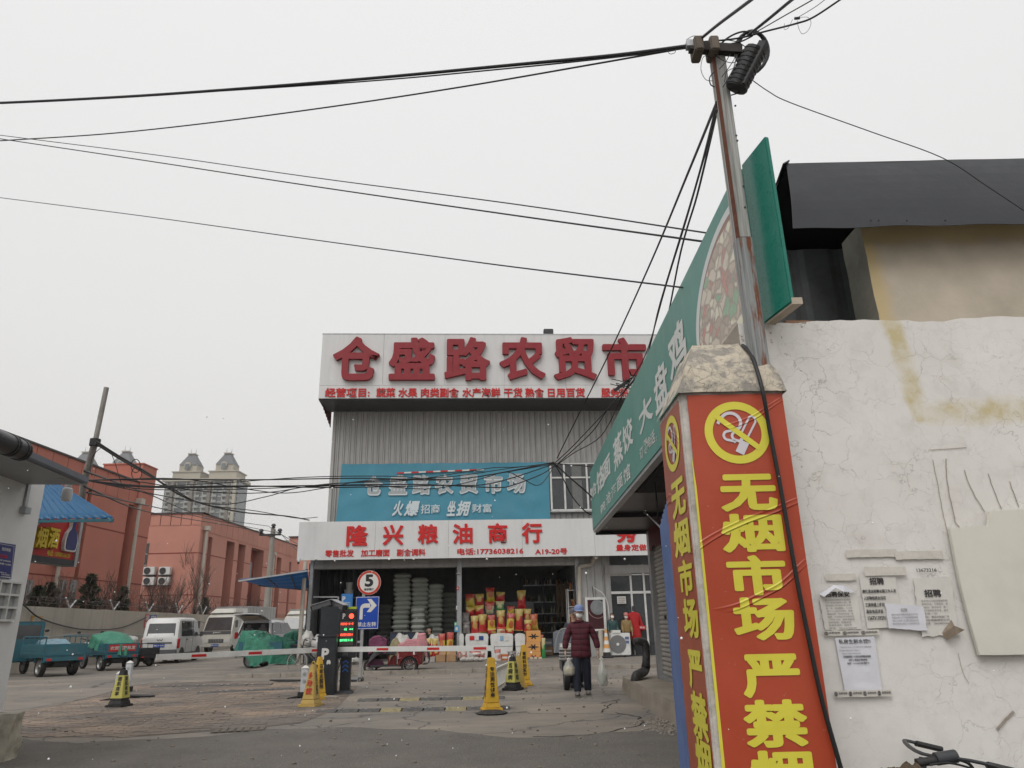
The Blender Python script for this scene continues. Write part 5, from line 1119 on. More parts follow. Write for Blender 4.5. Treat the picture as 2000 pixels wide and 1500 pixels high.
# white chest bins with cloudy covers
for i, (x0, x1) in enumerate([(896, 907), (908, 955), (957, 1004), (1005, 1028)]):
    a, c = FL(x0, 1237, .25), FL(x1, 1284, .25)
    t = fthing('chest_bin', ['white chest bin squeezed against the middle post', 'white chest bin with red and blue stickers', 'white chest bin with a small blue code sticker', 'white chest bin beside the orange cartons'][i], 'bin', 'white chest bins before the snack display')
    zt3 = a.z; w_ = c.x-a.x
    b = MB(); k = 10
    pr = [(a.x+.05, .1), (c.x-.05, .1), (c.x, zt3*.75)]+[(c.x-w_*j/k, zt3*.75+(zt3*.25)*(math.sin(PI*j/k)**.4 if 0 < j < k else 0)) for j in range(0, k+1)]
    pr = [(a.x+.06, .1), (c.x-.06, .1), (c.x-.01, zt3*.86), (c.x-.04, zt3*.97), ((a.x+c.x)/2, zt3), (a.x+.04, zt3*.97), (a.x+.01, zt3*.86)]
    b.prism(pr, -.25, .3, 'y'); b.build('body', m_white, t, bevel=.015)
    z5 = zt3*.55; MB().box(a.x+.03, c.x-.03, -.262, -.251, z5-.012, z5).build('seam', m_grey, t)
    if i == 1:
        for xx, col in ((922, m_red), (934, m_white), (940, M('navy_print', (.03, .06, .2), .5, .1, 4, 0))): q = FL(xx, 1246, .26); MB().box(q.x-.09, q.x+.08, -.27, -.252, q.z-.07, q.z+.07).build('sticker', col, t)
    if i == 2:
        for xx, col in ((980, M('sky_print', (.2, .35, .5), .5, .1, 4, 0)), (990, m_paper)): q = FL(xx, 1246, .26); MB().box(q.x-.06, q.x+.06, -.27, -.252, q.z-.09, q.z+.07).build('sticker', col, t)
# orange cartons
m_orc = M('orange_carton', (.62, .30, .09), .6, .12, 3, .05)
for i, (y0, y1, dx) in enumerate([(1232, 1254, 0), (1254.5, 1273, -.6), (1273.5, 1296, .4)]):
    a, c = FL(1028+dx, y0, .4), FL(1056.5+dx, y1, .4); t = fthing('orange_carton', ['top', 'middle', 'bottom'][i]+' orange carton with a black flower mark in the stack of three', 'carton', 'orange cartons')
    MB().box(a.x, c.x, -.4, .05, max(c.z, .1), a.z).build('box', m_orc, t, bevel=.01)
    b = MB(); m0 = ((a.x+c.x)/2, (a.z+c.z)/2)
    for k in range(6): stroke(b, [(m0[0], m0[1]), (m0[0]+.15*math.cos(PI*k/3), m0[1]+.10*math.sin(PI*k/3))], .045, (0, -.402, 0), (1, 0, 0), (0, 0, 1), .002)
    stroke(b, [(m0[0]-.2, m0[1]), (m0[0]+.2, m0[1])], .02, (0, -.402, 0), (1, 0, 0), (0, 0, 1), .003); b.build('flower_mark', m_blackprint, t, fix=False)
    MB().box(a.x+.01, c.x-.01, -.404, -.401, a.z-.035, a.z-.02).build('tape', M('pale_orange', (.6, .4, .2), .5, .1, 4, 0), t)
packet(1056, 1246, 1066, 1288, .35, 'green', 'green and white bag standing beside the orange cartons', 'rice_bag', 'bag', grp=None); packet(1050, 1240, 1062, 1262, .2, 'white', 'pale crumpled bag behind the green one', 'rice_bag', 'bag', grp=None)
for i, (x0, x1) in enumerate([(1034, 1042), (1042, 1050), (1051, 1059)]):
    a, c = FL(x0, 1281, 1.0), FL(x1, 1295, 1.0); t = fthing('oil_jug', ['left', 'middle', 'right'][i]+' cream jug of the three before the orange cartons', 'jug', 'cream jugs')
    w_ = c.x-a.x; cx = (a.x+c.x)/2; MB().frust((cx, -1), w_*.9, w_*.8, w_*.9, w_*.8, .1, .1+.6*(a.z-.1)).frust((cx, -1), w_*.9, w_*.8, w_*.25, w_*.25, .1+.6*(a.z-.1), a.z-.03).build('body', M('cream_plastic', (.5, .42, .32), .5, .1, 4, .02), t, bevel=.01)
    MB().lathe([(.03, 0), (.03, .04)], 10, (cx, -1, a.z-.03)).build('cap', m_red, t)
# open cardboard boxes with packets, left of the post
for i, (x0, x1, y0) in enumerate([(831, 849, 1281), (851, 869.5, 1277), (872, 890, 1277)]):
    a, c = FL(x0, y0, 1.4), FL(x1, 1303, 1.4); t = fthing('open_carton', ['grey printed open carton', 'plain open carton', 'open carton with its flap folded out'][i]+' in the row left of the middle post', 'carton', 'open cartons by the post')
    z_ = a.z-.04; b = MB(); b.box(a.x, c.x, -1.4, -1.38, .1, z_); b.box(a.x, c.x, -1.02, -1.0, .1, z_); b.box(a.x, a.x+.02, -1.38, -1.02, .1, z_); b.box(c.x-.02, c.x, -1.38, -1.02, .1, z_); b.box(a.x, c.x, -1.4, -1.0, .1, .12)
    b.build('box', [m_card, M('printed_card', (.36, .33, .30), .8, .2, 9, .1)][i == 0], t)
    MB().slab((a.x, -1.0, z_), (c.x, -1.0, z_), (c.x, -.93, z_+.14), (a.x, -.93, z_+.14), .008).build('flap', m_card, t)
    if i == 2: MB().slab((c.x, -1.4, z_), (c.x+.2, -1.4, z_-.16), (c.x+.2, -1.05, z_-.16), (c.x, -1.05, z_), .008).build('flap', m_card, t)
for a in [((830, 1247, 843, 1279), .85, 'red', 'red and orange packet on the cartons, leftmost of the row by the post'), ((843, 1247, 855, 1279), .85, 'red', 'red and orange packet second from left in the row by the post'), ((857, 1238, 871, 1280), .85, 'yellow', 'yellow packet with dark red top in the row by the post'), ((871, 1235, 885, 1280), .85, 'yellow', 'bright yellow packet right beside the middle post'),
          ((832, 1268, 846, 1284), 1.0, 'red', 'red packet lying in the grey printed carton'), ((846, 1268, 858, 1282), 1.0, 'red', 'red packet lying over the edge of the plain carton')]:
    packet(*a[0], a[1], a[2], a[3], grp='packets on the cartons left of the post')
# bags and boxes on the pavement right of the post
low = [((901, 1268, 914, 1287), 1.2, 'pink', 'pinkish clear bag leaning against the first bin'), ((915, 1270, 946, 1286), 1.0, 'white', 'flat cream packs piled before the stickered bin'), ((925, 1284, 945, 1298), 1.5, 'cream', 'cream pack lying on the pavement edge'), ((966, 1268, 980, 1290), 1.3, 'white', 'white bag with a red print before the second bin'),
       ((992, 1272, 1010, 1292), 1.2, 'grey', 'clear bag of dark goods behind the railing end'), ((938, 1272, 947, 1284), 1.2, 'pink', 'small pink pack before the stickered bin'), ((893, 1265, 902, 1290), 1.0, 'pink', 'small bag squeezed beside the post foot')]
for a in low: packet(*a[0], a[1], a[2], a[3], name='goods_bag', cat='bag', grp='bags of goods on the pavement')
for i, (x, y, r) in enumerate([(906, 1296, .12), (915, 1295, .11), (922, 1298, .12), (931, 1299, .11), (941, 1299, .10), (912, 1301, .1)]):
    q = FL(x, y, 1.7); o = MB().ball((0, 0, 0), r*1.15, r, r*.75, 10, 7, .3).build('garlic_bag', M('clear_bag_of_garlic', (.40, .38, .35), .35, .25, 20, .6), None, smooth=True); o.matrix_world = FM @ Matrix.Translation((q.x, -1.7, .1+r*.7)); props(o, ORD2[i+1]+' small knotted clear bag in the row on the pavement before the stickered bin', 'bag', 'small knotted bags')
def carton(name, x0, y0, x1, y1, d, lab, mat, cat='carton', dep=.4):
    a, c = FL(x0, y0, d), FL(x1, y1, d); t = fthing(name, lab, cat); b = MB(); z0 = .1; b.box(a.x, c.x, -d, -d+dep, z0, a.z); b.build('box', mat, t, bevel=.008)
    MB().box(a.x+.03, c.x-.03, -d-.004, -d, z0+(a.z-z0)*.3, z0+(a.z-z0)*.62).build('label', m_paper, t); MB().box(a.x+.03, c.x-.03, -d+.03, -d+dep-.03, a.z, a.z+.02).build('contents', m_wbag, t)
carton('fruit_tray', 962, 1289, 980, 1302, 1.6, 'shallow brown tray box before the second bin', m_card); carton('fruit_tray', 979, 1278, 993, 1296, 1.2, 'orange tray box beside the dark cone group', M('orange_tray', (.45, .12, .03), .6, .15, 5, .05)); carton('fruit_tray', 1018, 1283, 1031, 1300, 1.1, 'grey brown tray behind the tall yellow cone', M('brown_tray', (.2, .15, .11), .8, .2, 5, .1))
# shelving with bottles deep in the right bay
sv = fthing('bottle_shelf', 'dim metal shelving with bottles at the back of the right bay', 'shelf')
a = FL(1020, 1120, -3.2); c = FL(1108, 1270, -3.2)
zs_ = [FL(1060, y, -3.2).z for y in (1142, 1175, 1198, 1216, 1235)]
for z in zs_: MB().box(a.x, c.x, 3.2, 3.6, z-.03, z).build('shelf_board', m_steel, sv)
for x in (a.x, (a.x+c.x)/2, c.x): MB().box(x-.02, x+.02, 3.2, 3.6, .1, zs_[0]+.4).build('upright', m_dark, sv)
bmh = {}
for k_, col in (('amber', (.16, .07, .02)), ('dark', (.03, .03, .035)), ('pale', (.35, .33, .28)), ('green', (.05, .10, .05))): bmh[k_] = MB().lathe([(.045, 0), (.047, .02), (.047, .17), (.02, .22), (.018, .27), (.022, .275), (.022, .29)], 10).mesh('bottle', M('bottle_'+k_, col, .15, .1, 3, 0))
for zi, z in enumerate(zs_):
    x = a.x+.08; k = 0
    while x < c.x-.08:
        if R.random() < .82:
            o = bpy.data.objects.new('bottle', bmh[R.choice(['amber', 'dark', 'pale', 'dark', 'green', 'pale'])]); C.objects.link(o); o.parent = None
            o.matrix_world = FM @ Matrix.Translation((x, 3.3+R.uniform(0, .1), z)); o.scale = (1, 1, R.uniform(.85, 1.15)); k += 1; props(o, 'small bottle, %s from the left on the %s shelf of the right bay' % (ORD2[k], ['top', 'second', 'third', 'fourth', 'lowest'][zi]), 'bottle', 'bottles on the '+['top', 'second', 'third', 'fourth', 'lowest'][zi]+' shelf')
        x += .125
# white rack at the right jamb with hanging packs
rk = fthing('white_rack', 'white wire rack against the right jamb of the right bay with shelves of sauces', 'rack'); x0, x1 = FL(1111, 1200, -.4).x, FL(1126, 1200, -.4).x
b = MB(); [b.box(x-.02, x+.02, y, y+.04, .1, FL(1118, 1150, -.4).z) for x in (x0, x1) for y in (.4, .9)]; b.build('uprights', m_white, rk)
for y_ in (1152, 1184, 1215): z = FL(1118, y_, -.4).z; MB().box(x0, x1, .38, .95, z-.03, z).build('shelf', m_white, rk)
for i, y_ in enumerate((1152, 1184, 1215)):
    z = FL(1118, y_, -.4).z
    for k in range(3): packet(1111+k*5, y_-14, 1116+k*5, y_, -.6, ['gold', 'grey', 'red'][(k+i) % 3], '%s sauce pack on the %s shelf of the white rack' % (['left', 'middle', 'right'][k], ['top', 'middle', 'low'][i]), 'sauce_pack', 'packet', grp='sauce packs on the white rack')
# hanging dim bundles
for i in range(9):
    x = 1086+i*3.1+R.uniform(-1, 1); q = FL(x, 1130+R.uniform(0, 12), -1.4); L2 = R.uniform(.8, 1.7)
    o = MB().tube(smooth([(0, 0, 0), (.02, 0, -L2*.4), (-.02, 0, -L2)], 4), [.03, .035, .045, .06, .06, .055, .05, .045, .03], 7).build('hanging_string', M('dried_goods_string', (.09, .06, .035), .7, .4, 14, .8), None, smooth=True, fix=False); o.matrix_world = FM @ Matrix.Translation(q); props(o, ORD2[i+1]+' string of dried packs from the left hanging in the right bay', 'string of packs', 'hanging strings in the right bay')
# buckets left
for i, (x, y0, y1, w) in enumerate([(682, 1138, 1152, 13), (681, 1152, 1166, 17)]):
    a, c = FL(x-w/2, y0, -1), FL(x+w/2, y1, -1); t = fthing('bucket', ['upper', 'lower'][i]+' white plastic bucket stacked in the dark left bay', 'bucket'); h = a.z-c.z; r = (c.x-a.x)/2
    MB().lathe([(r*.85, 0), (r, h*.95), (r*1.06, h*.95), (r*1.06, h)], 18, ((a.x+c.x)/2, 1, c.z)).build('tub', M('grey_white_plastic', (.32, .33, .32), .5, .1, 4, .02), t, smooth=True)
sh2 = fthing('storage_shelf', 'dark shelf carrying the white buckets in the left bay', 'shelf'); a, c = FL(662, 1166, -1), FL(702, 1290, -1); b = MB(); b.box(a.x, c.x, .8, 1.3, a.z-.05, a.z); [b.box(x, x+.04, .8, 1.3, .1, a.z-.05) for x in (a.x, c.x-.04)]; b.box(a.x+.04, c.x-.04, .8, 1.3, .9, .93); b.build('frame', m_dark, sh2)
dr = fthing('dark_curtain', 'dark folded plastic curtain hanging in the left half of the left bay', 'curtain'); a, c = FL(614, 1105, -.7), FL(725, 1280, -.7)
MB().grid(70, 1, lambda u, v: (a.x+(c.x-a.x)*u, 1.5+.06*math.sin(u*60)+.03*math.sin(u*17), .15+(a.z-.15)*v)).build('cloth', M('dark_plastic_curtain', (.03, .035, .038), .35, .3, 3, .2), dr, smooth=True, fix=False)
q0, q1 = FL(612, 1166, 0), FL(661, 1166, 0); bb = fthing('rail', 'pale horizontal rail across the left end of the left bay', 'rail'); MB().bar((q0.x, 0, q0.z), (q1.x, 0, q1.z), .05).build('bar', m_steel, bb); MB().bar((q1.x, 0, .1), (q1.x, 0, q1.z), .05).build('leg', m_steel, bb)
# lamp and red box on middle post
ex = fthing('post_lamp', 'small white lamp hanging on the middle post of the grain shop', 'lamp'); q = FL(896, 1120, .12); MB().lathe([(.02, .12), (.035, .06), (.085, 0), (.085, -.03), (.03, -.05)], 14, q).build('shade', m_white, ex, smooth=True); MB().tube([(q.x, q.y, q.z+.1), (q.x, q.y, q.z+.55)], .015).build('stem', m_steel, ex)
for nm, x, y, w_, h_, mt, lb in [('alarm_box', 894, 1149, .09, .12, m_red, 'small red box on the middle post'), ('switch_box', 892, 1187, .05, .14, m_white, 'narrow white switch on the middle post'), ('payment_card', 892, 1228, .16, .22, M('blue_card', (.1, .3, .5), .5, .1, 4, 0), 'blue payment card on the middle post'), ('small_card', 890, 1219, .1, .14, M('green_card', (.15, .4, .25), .5, .1, 4, 0), 'greenish card above the blue one on the middle post')]:
    q = FL(x, y, .1); t = fthing(nm, lb, 'box' if 'box' in nm else 'card'); MB().box(q.x-w_/2, q.x+w_/2, -.12, -.081, q.z-h_/2, q.z+h_/2).build('plate', mt, t); MB().box(q.x-w_/4, q.x+w_/4, -.124, -.12, q.z-h_/4, q.z+h_/4).build('face', m_paper, t)
# heap of sacks and plastic at the left end
for i, (x, y, rx, rz, mt, lb) in enumerate([(681, 1292, .35, .16, 'w', 'coiled pale sack edge lying on the pavement left of the sign pole'), (678, 1272, .33, .30, 'c', 'clear crumpled plastic bag left of the sign pole'), (622, 1262, .3, .35, 'c', 'crumpled clear plastic bundle beside the bicycle'), (600, 1250, .2, .3, 'w', 'pinkish bundle tied to the corner post')]):
    q = FL(x, y, 1.5); o = MB().ball((0, 0, 0), rx, .28, rz, 18, 12, .28).build('sack_bundle', [M('clear_crumpled_plastic', (.38, .37, .36), .25, .25, 7, .9, bscale=9), m_wbag][mt == 'w'], None, smooth=True); o.matrix_world = FM @ Matrix.Translation((q.x, -1.5, max(q.z, .1+rz*.85))); props(o, lb, 'bundle')

for i, (x, d, w_, h_, n_) in enumerate([(925, -3.6, .5, .38, 5), (950, -4.2, .5, .36, 6), (975, -3.9, .46, .40, 5), (1000, -4.4, .5, .36, 4), (715, -4.6, .5, .4, 4), (690, -4.2, .45, .38, 3), (1068, -2.2, .4, .3, 2)]):
    for j in range(n_):
        q = FL(x, 1200, d); t = fthing('stock_carton', '%s carton up in %s stack at the dim back of the shop' % (ORD2[j+1], ['the leftmost right-bay', 'the tall second right-bay', 'the third right-bay', 'the fourth right-bay', 'the nearer left-bay', 'the leftmost left-bay', 'the low right-bay'][i]), 'carton', 'stock cartons at the back'); z = .11+j*(h_+.01)
        MB().box(q.x-w_/2+R.uniform(-.03, .03), q.x+w_/2, -d, -d+.4, z, z+h_).build('box', [m_card, m_in, M('pale_carton', (.34, .32, .28), .8, .2, 5, .1)][(i+j) % 3], t); MB().box(q.x-w_/2+.05, q.x+w_/2-.05, -d-.004, -d-.001, z+h_*.35, z+h_*.6).build('label', m_paper, t)
# ================================================================= left edge: guard kiosk
kd = Vector((math.sin(rad(-7.75)), math.cos(rad(-7.75)), 0)); kn = Vector((kd.y, -kd.x, 0))
KC = atY(48, 1160, 9.5); KC.z = 0
fk = lambda x, y, d=0: atP(x, y, KC+kn*d, kn)
m_kw = M('white_kiosk_panel', (.70, .70, .69), .5, .05, 1.2, .03, dirt=.12)
kz = fk(86, 942).z
kio = thing('guard_kiosk', 'white guard kiosk with grey overhanging roof at the left edge', 'kiosk')
A = KC-kd*3.2; 
b = MB(); b.hexa([A, KC, KC-kn*2.4, A-kn*2.4]+[q+Vector((0, 0, kz)) for q in (A, KC, KC-kn*2.4, A-kn*2.4)]); b.build('wall', m_kw, kio)
b = MB(); b.hexa([q+kn*.012+kd*(0 if i in (0, 3, 4, 7) else .012) for i, q in enumerate([A-kn*.02, KC-kn*.02, KC, A])]+[q+kn*.012+Vector((0, 0, .28)) for q in [A-kn*.02, KC-kn*.02, KC, A]]); b.build('base_strip', m_grey, kio)
ov = .75; E1 = fk(173, 945, ov); E2 = fk(174, 932, ov); EA = KC+kn*ov-kd*3.4
rz0, rz1 = E1.z, E2.z; Ef = Vector((E1.x, E1.y, 0)); In = Ef-kn*3.4; InA = EA-kn*3.4
b = MB(); b.hexa([EA+Vector((0, 0, rz0)), Ef+Vector((0, 0, rz0)), In+Vector((0, 0, rz0)), InA+Vector((0, 0, rz0)), EA+Vector((0, 0, rz1)), Ef+Vector((0, 0, rz1)), In+Vector((0, 0, rz1)), InA+Vector((0, 0, rz1))])
b.build('roof_slab', M('slate_grey_trim', (.14, .15, .175), .5, .1, 2, .05, dirt=.2), kio, bevel=.01)
b = MB(); z_ = rz0-.012; b.hexa([q+Vector((0, 0, z_)) for q in (EA-kn*.06, Ef-kn*.06, In, InA)]+[q+Vector((0, 0, z_+.01)) for q in (EA-kn*.06, Ef-kn*.06, In, InA)]); b.build('soffit', m_grey, kio)
p0, p1 = fk(59, 934, .02), fk(47, 997, .02); MB().bar(p0, p1, .03, .05).build('wall_bracket', m_steel, kio); MB().bar(p1-kn*.02, p1+kn*.05, .14, .08).build('bracket_foot', m_steel, kio)
MB().bar(fk(59, 934, .03), fk(120, 934, .6), .04, .03).build('eave_bracket', m_steel, kio)
b = MB(); cable('conduit', '', '', [fk(0, 903, .05), fk(45, 919, .1), fk(72, 930, .25), fk(108, 928, .35)], .012, m_dark, parent=kio)
tb = thing('black_tube', 'fat black taped roll lying along the kiosk roof at the left edge', 'tube'); q = fk(14, 868, .78)
MB().tube([q-kd*2.5, q, q+kd*.28, q+kd*.33], [.105, .105, .105, .05], 16).build('roll', M('black_film', (.02, .021, .023), .3, .2, 6, .4), tb, smooth=True, fix=False)
for k in (.0, .05, .22, .26): MB().tube([q+kd*k, q+kd*(k+.03)], .112, 16).build('strap', m_cable, tb, fix=False)
lm = thing('eave_lamp', 'frosted jar lamp hanging under the kiosk eave', 'lamp'); q = fk(130, 970, .45)
MB().lathe([(.03, .12), (.06, .1), (.065, 0), (.055, -.05), (.02, -.06)], 14, q).build('jar', M('frosted_white', (.5, .5, .5), .3, .1, 3, 0), lm, smooth=True); MB().lathe([(.04, .12), (.04, .2)], 12, q).build('cap', m_grey, lm)
nb = thing('blue_notice', 'dark blue notice board with white writing on the kiosk wall', 'notice board')
c4 = [fk(-22, 1056, .02), fk(31, 1064, .02), fk(22, 1131, .02), fk(-30, 1126, .02)]
MB().slab(c4[3], c4[2], c4[1], c4[0], .02).build('panel', M('navy_board', (.02, .03, .16), .35, .1, 3, .02), nb)
bb = MB(); u_ = (c4[2]-c4[3]); v_ = (c4[0]-c4[3]); stroke(bb, [(.03, .03), (.97, .03), (.97, .97), (.03, .97)], .018, c4[3], u_, v_, .002, True); bb.build('border', m_white, nb, fix=False)
for s_, x0, y0, x1, y1, mt in [('党风举报', 3, 1070, 21, 1077, m_white), ('12388', 0, 1083, 14, 1090, m_smred), ('受理举报 加强监督', -12, 1093, 21, 1096, m_white), ('电话举报:12388', -12, 1099, 21, 1103, m_white), ('网络举报平台', -12, 1116, 13, 1119, m_white), ('扫码关注我们', 2, 1121, 19, 1124, m_white), ('纪委监委宣', 2, 1125.5, 19, 1128, m_white)]:
    letter_px(s_, lambda x, y: fk(x, y, .024), x0, y0, x1, y1, mt, nb, bold=.02, res=1, lift=.002, name='printed_line')
mr_ = thing('meter_box', 'recessed white box with six small open compartments on the kiosk wall', 'box')
L0, L1 = fk(-14, 1175, .0), fk(27, 1175, .0); zb_, zt_m = fk(15, 1212, 0).z, fk(15, 1137, 0).z; du = L1-L0; du.z = 0
b = MB()
for k in range(3): p = L0+du*(k/2); p.z = 0; b.hexa([p+Vector((0, 0, zb_)), p+kd*.03+Vector((0, 0, zb_)), p+kd*.03+kn*.05+Vector((0, 0, zb_)), p+kn*.05+Vector((0, 0, zb_)), p+Vector((0, 0, zt_m)), p+kd*.03+Vector((0, 0, zt_m)), p+kd*.03+kn*.05+Vector((0, 0, zt_m)), p+kn*.05+Vector((0, 0, zt_m))])
b.build('divider', m_white, mr_)
for k in range(4):
    z = zb_+(zt_m-zb_)*k/3; p = L0.copy(); p.z = z; q = L0+du+kd*.03; q.z = z; MB().bar(p+kn*.025, q+kn*.025, .052, .025).build('shelf', m_white, mr_)
b = MB(); p = L0.copy(); q = L0+du; b.quad(Vector((p.x, p.y, zb_))+kn*.004, Vector((q.x, q.y, zb_))+kn*.004, Vector((q.x, q.y, zt_m))+kn*.004, Vector((p.x, p.y, zt_m))+kn*.004); b.build('back_plate', m_grey, mr_)
# concrete block
cb_ = thing('concrete_block', 'chipped pale concrete barrier block standing at the kiosk foot', 'concrete block')
b = MB(); q = atZ(10, 1490); q2 = atY(31, 1393, q.y+.15)
def blk(a, c):
    s_ = a*3; i = min(int(s_), 2); f = s_-i; P = [(-1.6, .0), (0, 0), (-.08, .34), (-1.6, .34)]
    x = P[i][0]*(1-f)+P[i+1][0]*f; y = P[i][1]*(1-f)+P[i+1][1]*f; p = Vector((q.x+x*(1-.02*c), q.y+y+.04*c*(1 if y < .2 else -1), (q2.z)*c))
    j = noise.noise(p*5)*.03+noise.noise(p*14)*.012; return (p.x+j, p.y+j, p.z+j*.5)
b.grid(60, 16, blk); T_ = [blk(i/24, 1) for i in range(25)]; b.add(T_, [tuple(range(25))]); b.build('block', M('chipped_concrete', (.42, .38, .31), .9, .25, 3, .5, dirt=.6, bscale=22, dirtcol=(.12, .1, .07)), cb_, smooth=True, fix=False)
# awning and red liquor sign beyond the kiosk
aw2 = thing('blue_awning', 'blue translucent sheet awning with steel ribs sticking out behind the kiosk', 'awning')
w4 = [atY(40, 946, 11.5), atY(112, 944, 11.5), atY(222, 1012, 10.4), atY(40, 1015, 10.4)]
def a2(a, c): p = w4[0].lerp(w4[1], a).lerp(w4[3].lerp(w4[2], a), c); return (p.x, p.y, p.z+.012*math.sin(a*70))
MB().grid(60, 6, a2).build('sheet', m_poly, aw2, smooth=True, fix=False, solid=.006)
MB().bar(w4[1]-Vector((0, 0, .05)), w4[2]-Vector((0.03, 0, .04)), .055, .05).build('rafter', m_steel, aw2)
MB().bar(w4[2]-Vector((0, 0, .03)), w4[3]-Vector((0, 0, .03)), .04, .04).build('front_rail', m_bluetrike, aw2)
h1, h2 = w4[0].lerp(w4[3], .5), w4[1].lerp(w4[2], .5); MB().bar(h1-Vector((0, 0, .03)), h2-Vector((0, 0, .03)), .03, .04).build('purlin', m_dark, aw2)
MB().bar(atY(108, 984, 10.9), atY(70, 1024, 10.9), .05).build('strut', m_steel, aw2)
XR = atY(110, 1050, 11.6).x; fR = lambda x, y, d=0: atX(x, y, XR+d)
ls = thing('liquor_sign', 'red tobacco and liquor sign box with raised yellow characters and a blue bottle', 'sign')
y0, y1 = 9.9, fR(149, 1050).y; z0, z1 = fR(145, 1095).z, fR(160, 1006).z
MB().box(XR-.14, XR, y0, y1, z0, z1).build('red_face', M('red_sign_face', (.42, .02, .016), .4, .1, 2, .05, dirt=.15), ls)
MB().box(XR-.16, XR+.03, y0, y1+.03, z0-.1, z0-.002).build('bottom_frame', m_dark, ls); MB().box(XR-.16, XR+.04, y1+.002, y1+.07, z0-.1, z1+.05).build('side_frame', m_steel, ls)
m_sy = M('raised_yellow_letter', (.6, .45, .03), .4, .1, 3, 0)
for ch, x0, x1 in (('烟', 61, 82), ('酒', 84, 105)): letter_px(ch, fR, x0, 1030, x1, 1071, m_sy, ls, name='letter', bold=.03, extr=.09)
letter_px('电话: 13930116159', fR, 91, 1077, 137, 1088, m_sy, ls, bold=.02, lift=.004)
bw = MB(); cq = fR(134, 1050); H_ = fR(134, 1013).z-fR(134, 1078).z; zb2 = fR(134, 1078).z
prof = [(-.5, .05), (-.42, .0), (.42, 0), (.5, .05), (.55, .3), (.42, .55), (.2, .68), (.15, .75), (.17, 1), (-.17, 1), (-.15, .75), (-.2, .68), (-.42, .55), (-.55, .3)]
bw.prism([(cq.y-u*.32, zb2+v*H_) for u, v in prof], XR+.002, XR+.06, 'x'); bw.build('bottle_outline', m_white, ls)
b = MB(); b.prism([(cq.y-u*.26, zb2+.025+v*(H_-.03)) for u, v in prof], XR+.061, XR+.07, 'x'); b.build('bottle', M('cobalt', (.015, .02, .12), .2, .1, 2, 0), ls)
letter('酒中珍品', (XR+.072, cq.y+.035, zb2+.30), (0, -.07, 0), (0, 0, .08), m_smred, ls, bold=.02)
# leaning pole
lpn = thing('leaning_pole', 'weathered pole leaning above the kiosk with black wires tied to its joint', 'pole')
t0, t1, t2 = atY(208, 757, 12), atY(186, 862, 12), atY(163, 945, 12.4); t3 = atY(146, 1098, 13.2)
m_lean = M('weathered_pole', (.25, .235, .215), .8, .3, 5, .4, dirt=.5, streak=True)
MB().tube([t0, t1-Vector((0, 0, .05))], .042, 12).build('upper_pole', m_lean, lpn, smooth=True, fix=False); MB().tube([t1, t2, t3], .055, 12).build('lower_pole', m_lean, lpn, smooth=True, fix=False)
MB().tube([t1-Vector((0, 0, .08)), t1+Vector((0, 0, .04))], .085, 12).build('wire_tie', m_cable, lpn, fix=False)
# ================================================================= boundary wall along the left
WA = atY(40, 1183, 27); WZ = WA.z; WBp = atZ(475, 1204, WZ); wd = (WBp-WA); wd.z = 0; wd.normalize(); wn_ = Vector((wd.y, -wd.x, 0))
WL = (WBp-WA).length+45
bwl = thing('boundary_wall', 'long pale concrete boundary wall behind the parked vehicles', 'wall', (WA.x, WA.y, 0), math.atan2(wd.y, wd.x))
b = MB(); b.grid(90, 6, lambda a, c: (-8+(WL+8)*a, -.0+.01*noise.noise(Vector((a*60, c*3, 0))), WZ*c-.05*(1-c)+(.03*noise.noise(Vector((a*70, 2, 0))) if c == 1 else 0)))
b.grid(90, 1, lambda a, c: (-8+(WL+8)*a, .25*c, WZ+.03*noise.noise(Vector((a*70, 2, 0)))))
b.build('plaster_face', M('weathered_lime_wall', (.44, .40, .34), .9, .15, .6, .3, dirt=.5, streak=True, dirtcol=(.22, .2, .17)), bwl, fix=False)
MB().box(-8, WL, .02, .24, 0, WZ-.06).build('masonry', m_conc, bwl)
fwl = lambda x, y, d=0: atP(x, y, WA+wn_*d, wn_)
for i, x in enumerate((136, 222, 291, 349, 397)):
    p = fwl(x, 1190, -.1); p.z = WZ; t = thing('wall_bracket', ORD2[i+1]+' V shaped wire bracket from the left on the boundary wall top', 'bracket', p, math.atan2(wd.y, wd.x), 'wall top brackets')
    sx = .32*(1+.12*i); MB().bar((0, 0, 0), (-sx*1.5, 0, sx*1.25), .05, .04).build('arm', m_steel, t); MB().bar((0, 0, 0), (sx*1.5, 0, sx*1.1), .05, .04).build('arm', m_steel, t)
for k, (dz, s_) in enumerate(((.35, -.4), (.3, .4), (.18, .2))): 
    P = [WA+wd*q+Vector((0, 0, dz+.06*math.sin(q*1.7+k))) for q in range(-4, 60, 2)]; MB().tube(P, .01, 4).build('w', m_cable).name = 'barbed_wire'; o = bpy.data.objects['barbed_wire'] if k == 0 else [x for x in bpy.data.objects if x.name.startswith('barbed_wire')][-1]
    props(o, ['highest', 'middle', 'lowest'][k]+' strand of wire strung along the boundary wall top', 'wire')
cable('cable', 'dark cable sagging across the boundary wall above the tricycles', 'cable', [fwl(30, 1168, .1), fwl(48, 1183, .1), fwl(80, 1208, .1), (fwl(140, 1226, .1)), fwl(190, 1230, .1), fwl(240, 1225, .1), fwl(286, 1206, .1)], .028)
cable('cable', 'thin pale wire along the foot of the boundary wall', 'cable', [fwl(35, 1229, .1), fwl(60, 1238, .1), fwl(100, 1243, .1), fwl(150, 1238, .1), fwl(215, 1237, .1), fwl(235, 1237, .1), fwl(280, 1240, .1)], .016, m_steel)
